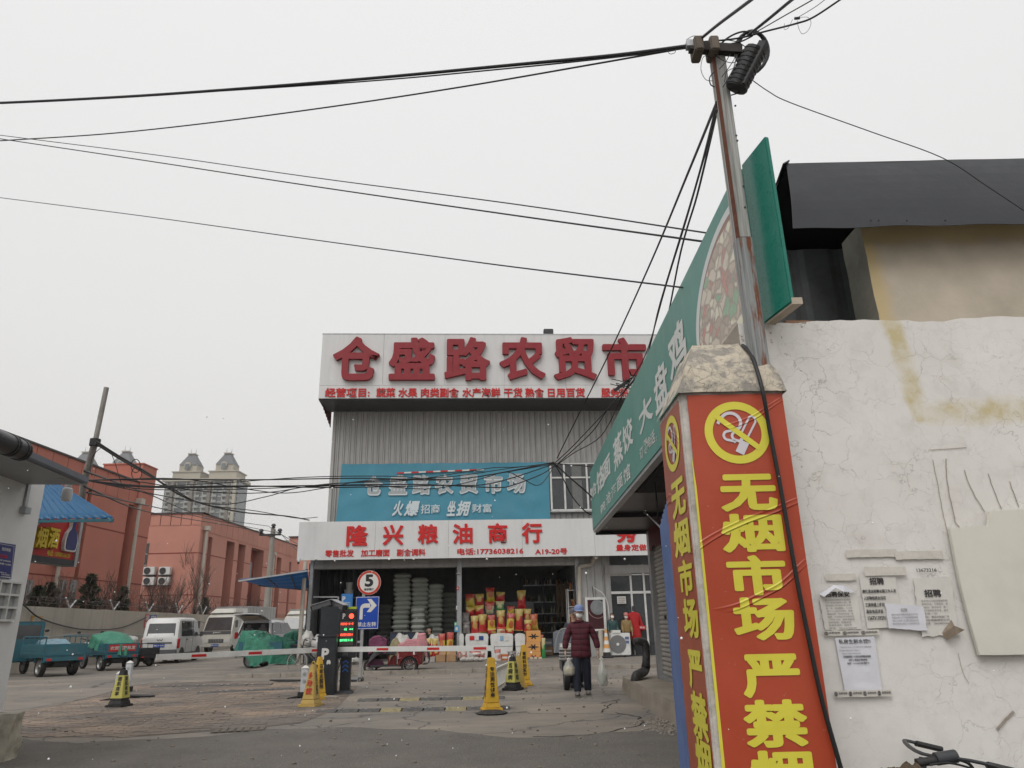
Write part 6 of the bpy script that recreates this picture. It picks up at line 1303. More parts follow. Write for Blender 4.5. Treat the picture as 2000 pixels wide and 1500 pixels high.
def wposter(x0, y0, x1, y1, mat, txt, lb, tm=None):
    t = thing('wall_poster', lb, 'poster'); o, u, v = box_px(lambda x, y: fwl(x, y, .03), x0, y0, x1, y1); MB().slab(o, o+u, o+u+v, o+v, .01).build('sheet', mat, t)
    n_ = len(txt)
    for i, s_ in enumerate(txt): letter(s_, o+u*.12+v*(1-(i+.92)/n_), u*.76, v*(.78/n_), tm or m_white, t, bold=.035, lift=.006)
m_or = M('orange_print', (.48, .27, .05), .6, .1, 3, 0)
wposter(60, 1203, 81, 1232, m_or, ['招租', '电话'], 'orange poster with pale writing on the boundary wall behind the blue tricycle')
wposter(283, 1200, 291, 1225, m_red, ['招', '租'], 'narrow red poster on the boundary wall left of the van'); wposter(293, 1201, 306, 1215, M('blue_print', (.03, .08, .28), .5, .1, 3, 0), ['旺铺'], 'blue poster with white characters above the van'); wposter(307, 1206, 325, 1213, m_or, ['出租'], 'low mustard strip poster above the van roof')
# ================================================================= red brick-coloured office blocks
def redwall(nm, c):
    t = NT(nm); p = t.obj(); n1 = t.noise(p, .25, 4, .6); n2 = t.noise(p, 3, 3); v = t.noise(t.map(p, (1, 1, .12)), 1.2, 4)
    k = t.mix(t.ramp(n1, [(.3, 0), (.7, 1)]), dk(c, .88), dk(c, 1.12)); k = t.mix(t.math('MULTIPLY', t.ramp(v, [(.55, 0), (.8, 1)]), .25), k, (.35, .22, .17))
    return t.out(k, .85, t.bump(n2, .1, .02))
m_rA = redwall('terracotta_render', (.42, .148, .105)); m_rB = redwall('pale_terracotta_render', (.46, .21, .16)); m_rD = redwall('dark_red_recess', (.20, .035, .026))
m_cop = M('dark_coping', (.05, .045, .045), .6, .1, 2, .05)
def block_x(root, X, ys, zt, mat, z0=0, slots=(), panels=True, dep=8, recess=.9, grooves=()):
    """wall in the plane x = X between ys, with full height slots (y0, y1, ztop)"""
    ya, yb_ = ys; cur = ya
    for (s0, s1, sz) in sorted(slots)+[(yb_, yb_, 0)]:
        if s0 > cur+.02: MB().box(X-recess, X, cur, s0, z0, zt-1.3).build('wall', mat, root)
        if s1 > s0+.01:
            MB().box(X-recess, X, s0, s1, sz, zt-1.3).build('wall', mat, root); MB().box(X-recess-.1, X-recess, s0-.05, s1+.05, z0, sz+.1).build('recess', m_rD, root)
        cur = s1
    n_ = max(1, int((yb_-ya)/1.25)); w_ = (yb_-ya)/n_
    for i in range(n_): MB().box(X-recess, X+.03, ya+i*w_+.02, ya+(i+1)*w_-.02, zt-1.3, zt).build('parapet_panel', mat, root)
    MB().box(X-recess-.05, X-.03, ya, yb_, zt-1.29, zt-.01).build('parapet_core', m_rD, root)
    MB().box(X-recess-.05, X+.1, ya, yb_, zt+.001, zt+.1).build('coping', m_cop, root)
    for g in grooves:
        cur = ya
        for (s0, s1, sz) in sorted(slots)+[(yb_, yb_, 0)]:
            if s0 > cur+.02: MB().box(X-.0, X+.012, cur, s0, g, g+.07).build('groove', m_rD, root)
            cur = s1
XAW = -24.0; gA = lambda x, y: atX(x, y, XAW)
ZA = gA(150, 899).z; yA1 = gA(262, 1000).y
bA = thing('terracotta_building', 'near terracotta office block with dark vertical slots, rising behind the kiosk', 'building')
sl_ = [(gA(166, 1000).y, gA(180, 960).y, gA(170, 952).z), (gA(236, 1090).y, gA(250, 1090).y, gA(258, 986).z), (gA(40, 1000).y, gA(56, 1000).y, 7.5)]
block_x(bA, XAW, (22, gA(268, 1000).y), ZA, m_rA, 0, sl_, grooves=(4.1, 7.0))
MB().box(XAW-10, XAW-.95, 22, gA(268, 1000).y, 0, ZA-.3).build('core', m_rA, bA)
yt0, yt1 = gA(262, 1000).y, gA(291, 1000).y; zT = gA(298, 916).z
b = MB(); b.box(XAW-2.4, XAW+.15, yt0, yt1, 0, zT); b.build('stair_tower', m_rA, bA); MB().box(XAW-2.45, XAW+.2, yt0-.05, yt1+.05, zT+.001, zT+.08).build('coping', m_rA, bA)
for g in (4.1, 7.0, 9.8): MB().box(XAW+.15, XAW+.165, yt0, yt1, g, g+.07).build('groove', m_rD, bA)
for i, (x0, x1) in enumerate(((112, 128), (135, 148), (50, 62))): 
    a, c = gA(x0, 1150), gA(x1, 1150); w_ = MB().box(XAW-.02, XAW+.03, a.y, c.y, 1.4, gA(x0, 1132).z).build('window', m_glassdark, bA); MB().box(XAW+.03, XAW+.05, (a.y+c.y)/2-.05, (a.y+c.y)/2+.05, 1.4, gA(x0, 1132).z).build('window_frame', m_grey, w_)
def pipe_x(root, x, y, X, r=.11):
    q = atX(x, y, X+.2); MB().tube([(X+.2, q.y, .2), (X+.2, q.y, q.z)], r, 8).build('downpipe', m_pvc, root, smooth=True, fix=False); MB().box(X+.0, X+.4, q.y-.25, q.y+.25, q.z, q.z+.35).build('rain_hopper', m_pvc, root)
pipe_x(bA, 273, 985, XAW, .12); pipe_x(bA, 116, 1100, XAW, .1)
# second block
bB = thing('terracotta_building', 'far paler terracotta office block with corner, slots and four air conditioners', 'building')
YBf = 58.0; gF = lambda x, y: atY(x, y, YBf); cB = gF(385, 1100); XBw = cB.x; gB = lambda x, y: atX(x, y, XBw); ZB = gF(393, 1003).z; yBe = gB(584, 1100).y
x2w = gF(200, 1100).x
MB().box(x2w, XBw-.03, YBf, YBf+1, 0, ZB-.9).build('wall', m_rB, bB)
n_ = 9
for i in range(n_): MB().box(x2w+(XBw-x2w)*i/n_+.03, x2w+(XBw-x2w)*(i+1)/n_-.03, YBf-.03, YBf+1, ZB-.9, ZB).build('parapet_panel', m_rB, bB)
MB().box(x2w, XBw+.1, YBf-.12, YBf+1, ZB+.001, ZB+.12).build('coping', m_cop, bB)
for g in (3.9, 7.1): MB().box(x2w, XBw-.05, YBf-.015, YBf, g, g+.07).build('groove', m_rD, bB)
sb = []
for (x0, x1, yy, zy) in [(401, 409, 1110, 1047), (437, 453, 1120, 1056), (461, 475, 1120, 1062), (487, 512, 1120, 1071), (529, 535, 1130, 1084), (538, 547, 1130, 1088), (563, 567, 1130, 1097)]:
    sb.append((gB(x0, yy).y, gB(x1, yy).y, gB((x0+x1)/2, zy).z))
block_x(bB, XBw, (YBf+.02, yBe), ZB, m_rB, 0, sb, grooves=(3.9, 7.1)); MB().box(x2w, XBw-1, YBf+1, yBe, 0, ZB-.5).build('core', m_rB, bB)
pipe_x(bB, 404, 1036, XBw, .13); pipe_x(bB, 535, 1085, XBw, .13)
a, c = gB(488, 1120), gB(503, 1120); w_ = MB().box(XBw-.75, XBw-.6, a.y, c.y, gB(495, 1133).z, gB(495, 1096).z).build('window', M('pale_window', (.16, .18, .19), .15, .2, 2, 0), bB); MB().box(XBw-.6, XBw-.57, (a.y+c.y)/2-.08, (a.y+c.y)/2+.08, gB(495, 1133).z, gB(495, 1096).z).build('window_frame', m_grey, w_)
a, c = gF(275, 1061), gF(286, 1104); w_ = MB().box(a.x, c.x, YBf-.05, YBf+.02, c.z, a.z).build('window', m_glassdark, bB); b = MB(); [b.box(a.x, c.x, YBf-.08, YBf-.051, z-.04, z+.04) for z in (c.z, (a.z+c.z)/2, a.z)]; b.build('window_frame', m_grey, w_)
acm = None
for i, (x, y, lb) in enumerate([(286, 1108, 'upper left'), (316, 1108, 'upper right'), (285, 1128, 'lower left'), (314, 1128, 'lower right')]):
    a, c = gF(x, y), gF(x+20, y+15); q = ((a.x+c.x)/2, YBf-.45, c.z)
    if acm is None:
        acm = thing('air_conditioner', lb+' of four outdoor air conditioner units on the far terracotta block', 'air conditioner', q, 0, 'air conditioners on the far block'); w_, h_ = c.x-a.x, a.z-c.z
        MB().box(-w_/2, w_/2, 0, .35, 0, h_).build('casing', m_white, acm, bevel=.02); MB().lathe([(0, 0), (h_*.42, 0), (h_*.42, .03), (0, .03)], 20, (-w_*.14, -.03, h_/2), 'y').build('fan_grille', m_dark, acm)
        MB().box(-w_/2, w_/2, 0, .4, -.08, -.02).build('wall_bracket', m_dark, acm)
    else: dup(acm, q, label=lb+' of four outdoor air conditioner units on the far terracotta block')
# distant roof pieces beyond
bC = thing('terracotta_building', 'small distant red block end peeping over the blue awning', 'building'); a, c = atY(566, 1050, 92), atY(592, 1120, 92); MB().box(a.x, c.x+8, 92, 99, 0, a.z).build('wall', m_rB, bC); MB().box(a.x-.1, c.x+8, 91.8, 99, a.z, a.z+.15).build('coping', m_cop, bC)
a, c = atY(528, 1056, 100), atY(566, 1080, 100); MB().box(a.x, c.x, 100, 108, 0, a.z).build('penthouse', m_conc, bC)
# ================================================================= distant apartment towers
m_apt = M('beige_stone_cladding', (.34, .31, .25), .8, .12, .05, .02); m_apg = M('blue_grey_glazing', (.10, .125, .14), .25, .3, .12, 0); m_aps = M('slate_mansard', (.085, .088, .10), .6, .12, .2, .05)
m_balc = M('pale_balcony', (.26, .27, .26), .7, .2, .1, .02)
def turret(root, xc_, Y, zb, fn, s=1.0):
    q = fn(xc_, 925); x = q.x; k = s*(fn(xc_+10, 925).x-x)/10
    MB().box(x-27*k, x+27*k, Y-1, Y+14, zb, zb+13*k).build('pavilion', m_apt, root, bevel=.3*k)
    MB().box(x-29*k, x+29*k, Y-1.6, Y+15, zb+13*k, zb+15*k).build('cornice', m_apt, root)
    MB().box(x-17*k, x+17*k, Y, Y+10, zb+15*k, zb+28*k).build('belvedere', m_apt, root)
    MB().frust((x, Y+5), 35*k, 11, 11*k, 4, zb+28*k, zb+51*k).build('mansard_roof', m_aps, root)
    MB().lathe([(0, -.4), (6*k, -.4), (6*k, .4), (0, .4)], 20, (x, Y-1.2, zb+27*k), 'y').build('arched_dormer', m_apt, root); MB().box(x-4*k, x+4*k, Y-1.8, Y-1.1, zb+18*k, zb+29*k).build('window', m_apg, root)
    MB().box(x-7*k, x+7*k, Y+2, Y+8, zb+51*k, zb+53*k).build('ridge_cap', m_apt, root)
    for d in (-5, 5): MB().tube([(x+d*k, Y+5, zb+53*k), (x+d*k, Y+5, zb+64*k)], [.6*k, .15*k], 5).build('finial', m_aps, root, fix=False)
def tower(name, lb, Y, x0, x1, ytop, turrets, facade=True):
    fn = lambda x, y: atY(x, y, Y); a, c = fn(x0, ytop), fn(x1, ytop); zt = fn((x0+x1)/2, ytop).z
    t = thing(name, lb, 'tower block'); kx = (c.x-a.x)/(x1-x0)
    MB().box(a.x+.5, c.x-.5, Y, Y+16, 0, zt).build('body', m_apg if facade else m_apt, t)
    MB().box(a.x-1, c.x+1, Y-2.2, Y+17, zt, zt+1.6).build('cornice', m_apt, t)
    if facade:
        nf = 16; fh = 10.2*kx
        for i in range(nf):
            z = zt-(i+1)*fh; MB().box(a.x+.5, c.x-.5, Y-.5, Y-.01, z-.45, z+.45).build('floor_band', m_balc, t)
            b = MB()
            for x in (.04, .17, .30, .43, .53, .66, .79, .90): xx = a.x+(c.x-a.x)*x; b.box(xx, xx+(c.x-a.x)*.062, Y-1.7, Y-.52, z-.3, z+fh*.33)
            props(b.build('balcony', m_balc, t), kind='stuff'); b = MB()
            for x in (.035, .165, .295, .425, .525, .655, .785, .895): xx = a.x+(c.x-a.x)*x; b.box(xx, xx+.7, Y-.9, Y-.02, z+.46, z+fh-.46)
            props(b.build('mullion', m_apt, t), kind='stuff')
        for x in (.125, .385, .62, .875, .955): xx = a.x+(c.x-a.x)*x; MB().box(xx-1.0, xx+.9, Y-2, Y+.5, 0, zt-.2).build('pilaster', m_apt if x > .9 else M('dark_brown_pilaster', (.14, .12, .10), .7, .2, .1, 0), t)
    for xc_ in turrets: turret(t, xc_, Y, zt+1.6, fn)
tower('apartment_tower', 'tall glazed apartment tower with two slate mansard turrets, right of the terracotta tower', 450, 322, 468, 940, (366, 437))
tower('apartment_tower', 'apartment tower mostly hidden behind the terracotta block, showing two mansard turrets', 470, 140, 262, 936, (155, 234), False)
# concrete utility pole
up = thing('utility_pole', 'distant concrete utility pole with crossarm and insulators before the terracotta block', 'utility pole'); q = atY(524, 1150, 50); zt = atY(530, 1033, 50).z
MB().tube([(q.x, 50, 0), (q.x, 50, zt)], [.26, .16], 12).build('shaft', M('pole_concrete', (.30, .28, .25), .9, .15, 1, .2), up, smooth=True, fix=False)
zc = atY(530, 1045, 50).z; a, c = atY(509, 1044, 50), atY(551, 1041, 50); MB().bar((a.x, 49.8, zc), (c.x, 49.8, zc), .12).build('crossarm', m_dark, up)
for x, z in ((a.x+.1, zc), (c.x-.1, zc), (q.x, zt-.05)): MB().lathe([(.05, 0), (.09, .1), (.16, .14), (.08, .2), (.17, .26), (.12, .38), (0, .42)], 10, (x, 49.8 if z == zc else 50, z)).build('insulator', m_dark, up, smooth=True)
# ================================================================= vegetation behind the boundary wall
m_bark = M('bare_bark', (.085, .062, .05), .9, .25, 4, .2); m_twig = M('brown_twigs', (.13, .09, .075), .9, .25, 4, .2)
def leafmat(nm, c):
    t = NT(nm); oi = t.noise(t.obj(), 3, 3); return t.out(t.mix(t.ramp(oi, [(.35, 0), (.65, 1)]), dk(c, .55), dk(c, 1.5)), .8)
m_con = leafmat('dark_conifer_green', (.030, .045, .022))
def bare_tree(px, yb, ytop, Y, lb, seed, spread=.5, grp='bare trees behind the boundary wall', nm='bare_tree', levels=4):
    rr = random.Random(seed); Y = fwl(px, 1195, -2.6-(seed%3)*.5).y; q = atY(px, yb, Y); H = atY(px, ytop, Y).z; t = thing(nm, lb, 'tree', (q.x, Y, 0), 0, grp)
    tr, br = MB(), MB()
    def grow(p, d, L, r, lv):
        pts = [p]; dd = d.copy()
        for i in range(4): dd = (dd+Vector((rr.gauss(0, .12), rr.gauss(0, .12), .06))).normalized(); pts.append(pts[-1]+dd*L/4)
        (tr if lv == 0 else br).tube(pts, [r*(1-.14*i) for i in range(5)], 5 if lv < 2 else 3, cap=False)
        if lv < levels:
            for i in range(rr.choice((3, 4)) if lv < 3 else 3):
                k = rr.randint(1, 4); a = rr.uniform(0, 2*PI); nd = (dd+Vector((math.cos(a), math.sin(a), .35))*rr.uniform(.4, .9)*spread*1.5).normalized(); grow(pts[k], nd, L*rr.uniform(.55, .8), r*.55, lv+1)
    for k in range(3): a = rr.uniform(0, 6.3); grow(Vector((rr.uniform(-.2, .2), rr.uniform(-.2, .2), 0)), Vector((math.cos(a)*.25*spread*2, math.sin(a)*.25*spread*2, 1)).normalized(), H*.42, .05+.01*H, 0)
    tr.build('trunk', m_bark, t, fix=False); br.build('branches', m_twig, t, fix=False)
for i, (x, y, Y) in enumerate([(372, 1068, 48), (345, 1120, 46), (300, 1130, 45), (268, 1125, 44), (212, 1118, 41), (190, 1140, 39), (142, 1130, 36), (478, 1140, 60), (446, 1150, 58), (552, 1160, 64), (60, 1135, 33), (318, 1150, 44)]):
    bare_tree(x, 1200, y, Y, ['tall bare tree with rising branches, tallest along the boundary wall', 'bare shrub just left of the tallest bare tree', 'thin bare shrub under the air conditioners', 'bare shrub behind the third wall bracket', 'bare spreading bush right of the big conifer', 'low bare bush touching the big conifer', 'bare bush left of the big conifer', 'slim bare tree behind the box truck', 'bare bush above the truck cab', 'bare bush seen under the blue awning', 'brown bare bush next to the kiosk edge', 'short bare bush above the van'][i], 20+i, .5)
def conifer(px, ytop, Y, lb, seed, w):
    rr = random.Random(seed); Y = fwl(px, 1195, -2.2).y; q = atY(px, 1200, Y); H = atY(px, ytop, Y).z; t = thing('conifer', lb, 'tree', (q.x, Y, 0), 0, 'dark conifers behind the wall')
    MB().tube([(0, 0, 0), (0, 0, H*.95)], [.12, .02], 6).build('trunk', m_bark, t, fix=False); b = MB()
    for i in range(2600):
        h = rr.random()**.8; r_ = w*(1-h)**.75*(.72+.28*math.sin(h*40+seed))*math.sqrt(rr.random())*(1+.3*noise.noise(Vector((h*6, seed, 0)))); a = rr.uniform(0, 6.283)
        p = Vector((r_*math.cos(a), r_*math.sin(a), .3+h*(H-.3))); d = Vector((math.cos(a), math.sin(a), rr.uniform(-.2, .7))).normalized()*rr.uniform(.12, .26); s_ = d.cross(Vector((rr.gauss(0, 1), rr.gauss(0, 1), rr.gauss(0, 1)))).normalized()*.05
        b.add([p-s_, p+d, p+s_], [(0, 1, 2)])
    b.build('crown', m_con, t, fix=False)
conifer(168, 1122, 34, 'largest dark conifer, standing behind the green tarpaulin tricycle', 1, 1.35); conifer(235, 1148, 37, 'smaller dark conifer left of the van', 2, 1.0); conifer(399, 1168, 50, 'small dark conifer at the left of the truck', 3, .9)
conifer(88, 1140, 32, 'dark rounded evergreen closest to the kiosk', 4, 1.3); conifer(66, 1146, 31, 'low evergreen half hidden by the kiosk edge', 5, 1.1); conifer(505, 1178, 62, 'small dark evergreen above the second box truck', 6, 1.0)
hg = MB(); rr = random.Random(5)
for i in range(5200):
    s_ = rr.random()*46; x_ = WA+wd*s_-wn_*rr.uniform(.5, 2.2); h = WZ-.5+rr.random()**1.6*(1.7+.5*noise.noise(Vector((s_*.5, 0, 0)))); p = Vector((x_.x, x_.y, h)); d = Vector((rr.gauss(0, .5), rr.gauss(0, .5), rr.uniform(.1, 1))).normalized()*rr.uniform(.2, .55); q_ = Vector((d.y, -d.x, 0)).normalized()*.012
    hg.add([p-q_, p+q_, p+d], [(0, 1, 2)])
props(hg.build('bare_hedge', m_twig, None, fix=False), 'brown tangle of bare twigs growing along the boundary wall', 'hedge', kind='stuff')
# ================================================================= vehicles
def wheel(parent, c, r, w=.12, axis='y', spokes=0, n=24, rim=None, nm='wheel'):
    """tyre with rim and hub as sub-parts; c in the parent's frame"""
    t = MB().lathe([(r*.72, -w*.35), (r*.8, -w/2), (r*.95, -w/2), (r, -w*.3), (r, w*.3), (r*.95, w/2), (r*.8, w/2), (r*.72, w*.35)], n, c, axis, ring=True)
    ty = t.build(nm, m_black, parent, smooth=35)
    q = MB()
    if spokes:
        for k in range(spokes):
            a = 2*PI*k/spokes; e = (r*.74*math.cos(a), 0, r*.74*math.sin(a)); e = e if axis == 'y' else (0, e[0], e[2])
            q.bar(c, tuple(c[i]+e[i] for i in range(3)), .012 if spokes > 10 else .04)
        q.lathe([(r*.68, -w*.3), (r*.75, -w*.38), (r*.75, w*.38), (r*.68, w*.3)], n, c, axis, ring=True); q.lathe([(0, -w*.5), (r*.14, -w*.45), (r*.14, w*.45), (0, w*.5)], 12, c, axis)
    else: q.lathe([(0, -w*.42), (r*.2, -w*.42), (r*.25, -w*.2), (r*.6, -w*.15), (r*.73, -w*.4), (r*.73, w*.4), (r*.6, w*.15), (r*.25, w*.2), (r*.2, w*.42), (0, w*.42)], n, c, axis)
    q.build('rim', rim or m_hub, ty, smooth=35, fix=False); return ty
def cargo_trike(label, loc, rz, mat, s=1.0, tarpm=None, rails=True, load=None, seed=1):
    """three wheeled cargo cycle; forward is +x, origin on the ground under the bed centre"""
    t = thing('cargo_tricycle', label, 'tricycle', loc, rz, None, s); L, W, z0 = 1.75, 1.1, .52
    MB().box(-L/2, L/2, -W/2, W/2, z0, z0+.05).build('bed_floor', mat, t)
    for sy in (-1, 1):
        p = MB().box(-L/2, L/2, sy*W/2-.02, sy*W/2+.02, z0+.051, z0+.36).build('side_panel', mat, t)
        for k in range(3): MB().box(-L/2+.08, L/2-.08, sy*(W/2+.021), sy*(W/2+.033), z0+.09+k*.09, z0+.13+k*.09).build('rib', mat, p)
        if rails:
            b = MB(); b.tube(smooth([(-L/2+.03, sy*W/2, z0+.36), (-L/2+.03, sy*W/2, z0+.52), (-L/2+.15, sy*W/2, z0+.56), (L/2-.1, sy*W/2, z0+.56), (L/2-.02, sy*W/2, z0+.5), (L/2-.02, sy*W/2, z0+.36)], 4), .018, 6)
            for x in (-.4, 0, .4): b.tube([(x, sy*W/2, z0+.36), (x, sy*W/2, z0+.56)], .012, 6)
            b.build('side_rail', mat, t, smooth=True, fix=False)
        wheel(t, (-.42, sy*(W/2-.12), .27), .27, .14)
        MB().prism([(-.42+.34*math.cos(rad(a)), .27+.34*math.sin(rad(a))) for a in range(20, 161, 14)]+[(-.42+.30*math.cos(rad(a)), .27+.30*math.sin(rad(a))) for a in range(160, 19, -14)], sy*(W/2-.2), sy*(W/2-.03)).build('mudguard', mat, t)
        MB().box(-L/2-.045, -L/2-.02, sy*.42-.06, sy*.42+.06, z0-.09, z0-.02).build('tail_light', m_red, t)
    tg = MB().box(-L/2-.02, -L/2+.015, -W/2+.02, W/2-.02, z0+.05, z0+.36).build('tailgate', mat, t)
    MB().box(-L/2-.04, -L/2, -W/2, W/2, z0-.1, z0).build('rear_bumper', mat, t)
    b = MB(); b.bar((-L/2, -.25, z0-.06), (L/2+.9, -.12, z0-.1), .05).bar((-L/2, .25, z0-.06), (L/2+.9, .12, z0-.1), .05).bar((-.42, -W/2+.1, .27), (-.42, W/2-.1, .27), .07).box(-.7, -.1, -.2, .2, .28, z0-.06).bar((L/2+.9, 0, z0-.1), (L/2+1.1, 0, .95), .05); b.build('chassis', m_dark, t)
    fx_ = L/2+1.22; wheel(t, (fx_, 0, .27), .27, .1, spokes=8)
    b = MB(); [b.bar((fx_, sy*.07, .27), (fx_-.14, sy*.05, .92), .035) for sy in (-1, 1)]; b.build('fork', m_dark, t)
    MB().ball((fx_-.12, 0, .78), .1, .17, .15, 12, 8).build('headlight', m_white, t, smooth=True)
    b = MB(); b.tube(smooth([(fx_-.42, -.38, 1.02), (fx_-.25, -.3, 1.05), (fx_-.17, 0, .98), (fx_-.25, .3, 1.05), (fx_-.42, .38, 1.02)], 4), .016, 6); b.build('handlebar', m_dark, t, smooth=True, fix=False)
    for sy in (-1, 1): MB().tube([(fx_-.25, sy*.3, 1.05), (fx_-.22, sy*.36, 1.24)], .006, 5).ball((fx_-.22, sy*.4, 1.26), .02, .07, .045, 10, 6).build('mirror', m_dark, t, smooth=True)
    MB().box(L/2+.08, L/2+.5, -.22, .22, .68, .76).build('seat', m_dark, t, bevel=.03); MB().box(L/2+.12, L/2+.46, -.16, .16, z0-.1, .679).build('seat_box', mat, t)
    return t, L, W, z0
def tarp_over(label, name, M4, lx, ly, hfn, drop, mat, seed, n=46, m_=34, smooth_=True, flare=.05, crumple=1):
    """cloth laid over a load: height from hfn, hanging skirt with folds"""
    b = MB()
    def g(a, c):
        u, v = 2*a-1, 2*c-1; e = max(abs(u), abs(v)); rr_ = math.hypot(u, v) or 1; u, v = u*(1-.35*(1-e/rr_)/.293*e), v*(1-.35*(1-e/rr_)/.293*e); ang = math.atan2(v, u); k = max(0, (e-.68)/.32)
        sc_ = min(e, .68)/max(e, 1e-6); x, y = u*sc_*lx/.68/2, v*sc_*ly/.68/2
        z = hfn(x, y)+crumple*(.08*noise.noise(Vector((x*2.2, y*2.2, seed)))+.05*(.5-abs(noise.noise(Vector((x*4, y*4, seed)))))+.02*noise.noise(Vector((x*11, y*11, seed))))
        if k > 0:
            d = drop*(1+.35*noise.noise(Vector((math.cos(ang)*1.7, math.sin(ang)*1.7, seed)))); fo = .07*math.sin(ang*17+seed+2*noise.noise(Vector((ang, 0, seed))))*k+flare*k
            x += math.copysign(1, u)*fo if abs(u) > abs(v) else 0; y += math.copysign(1, v)*fo if abs(v) >= abs(u) else 0
            z = z-k*d
        return (x, y, max(z, .015))
    b.grid(n, m_, g); o = b.build(name, mat, None, smooth=smooth_, fix=False); o.matrix_world = M4; return props(o, label, 'tarpaulin')
m_tarp = tarp('green_tarpaulin', (.035, .21, .135)); m_wtarp = tarp('pale_plastic_sheet', (.45, .45, .43), .4); m_btarp = tarp('pale_blue_sheet', (.16, .27, .33), .4)
def gp(x, y): q = atZ(x, y); return Vector((q.x, q.y, 0))
hd = math.atan2(.62, -.78)
p = gp(80, 1322)+Vector((-.1, .6, 0))
cargo_trike('teal blue cargo tricycle with open rails, nearest the kiosk', p, hd, m_bluetrike, 1.12)
o = tarp_over('pale blue plastic sheet bundled in the nearest blue tricycle', 'plastic_sheet', Matrix.Translation(p) @ Matrix.Rotation(hd, 4, 'Z'), 1.5, .9, lambda x, y: 1.05-.25*abs(x-.3)+.05, .25, m_btarp, 3)
cabt = thing('tricycle_windshield', 'teal blue cab panel standing behind the kiosk edge', 'cab', p+Vector((-1.55, .9, 0)), hd); MB().box(-.03, .03, -.5, .5, .4, 1.72).build('panel', m_bluetrike, cabt, bevel=.04); MB().box(-.033, .033, -.38, .38, 1.15, 1.6).build('window', m_glassdark, cabt)
p2 = gp(190, 1311)+Vector((0, .7, 0)); t, L, W, z0 = cargo_trike('blue cargo tricycle loaded high under a green tarpaulin', p2, hd, m_bluetrike, 1.05, rails=False)
bnr = MB().box(-L/2-.03, -L/2-.022, -.45, .45, z0+.1, z0+.32).build('red_banner', m_red, t); letter('农贸蔬菜批发', (-L/2-.034, .42, z0+.15), (0, -.84, 0), (0, 0, .12), m_white, bnr, bold=.02, name='lettering')
tarp_over('bright green tarpaulin heaped over the second tricycle', 'tarpaulin', Matrix.Translation(p2) @ Matrix.Rotation(hd, 4, 'Z'), 1.9, 1.25, lambda x, y: 1.30-.35*x*x-.45*y*y+.12*math.sin(x*2), .36, m_tarp, 1)
p3 = gp(248, 1303)+Vector((.2, .3, 0)); cargo_trike('black light tricycle with folded frame beside the van', p3, hd+.25, m_dark, .78)
tarp_over('off-white sheet over goods behind the green tarpaulin', 'plastic_sheet', Matrix.Translation(gp(213, 1297)+Vector((0, 1.0, 0))) @ Matrix.Rotation(hd, 4, 'Z'), 1.3, 1.0, lambda x, y: 1.12-.3*x*x-.4*y*y, .5, m_wtarp, 8)
# ---- car bodies by lofted sections
def loft(secs, mats, name, parent, bevel=0, smooth_=35):
    b = MB(); n_ = len(secs[0]); b.add([p for s_ in secs for p in s_], [(i*n_+k, i*n_+(k+1) % n_, (i+1)*n_+(k+1) % n_, (i+1)*n_+k) for i in range(len(secs)-1) for k in range(n_)]+[tuple(range(n_))[::-1], tuple((len(secs)-1)*n_+k for k in range(n_))])
    return b.build(name, mats, parent, smooth=smooth_, bevel=bevel)
m_van = M('silver_white_paint', (.52, .52, .51), .3, .05, 2, .01, dirt=.25, spec=.6); m_silver = M('silver_paint', (.38, .39, .40), .3, .06, 2, .01, metal=.3, dirt=.2, spec=.6)
m_trim = M('grey_plastic_trim', (.09, .09, .095), .6, .15, 4, .04, dirt=.4); m_tail = M('tail_lens', (.30, .012, .012), .15, .15, 8, 0); m_plate = M('blue_plate', (.02, .07, .32), .4, .1, 5, 0); m_win = M('tinted_window', (.055, .06, .062), .06, .4, 1.5, 0, spec=1)
m_head = M('headlight_lens', (.5, .5, .48), .1, .3, 12, .1)
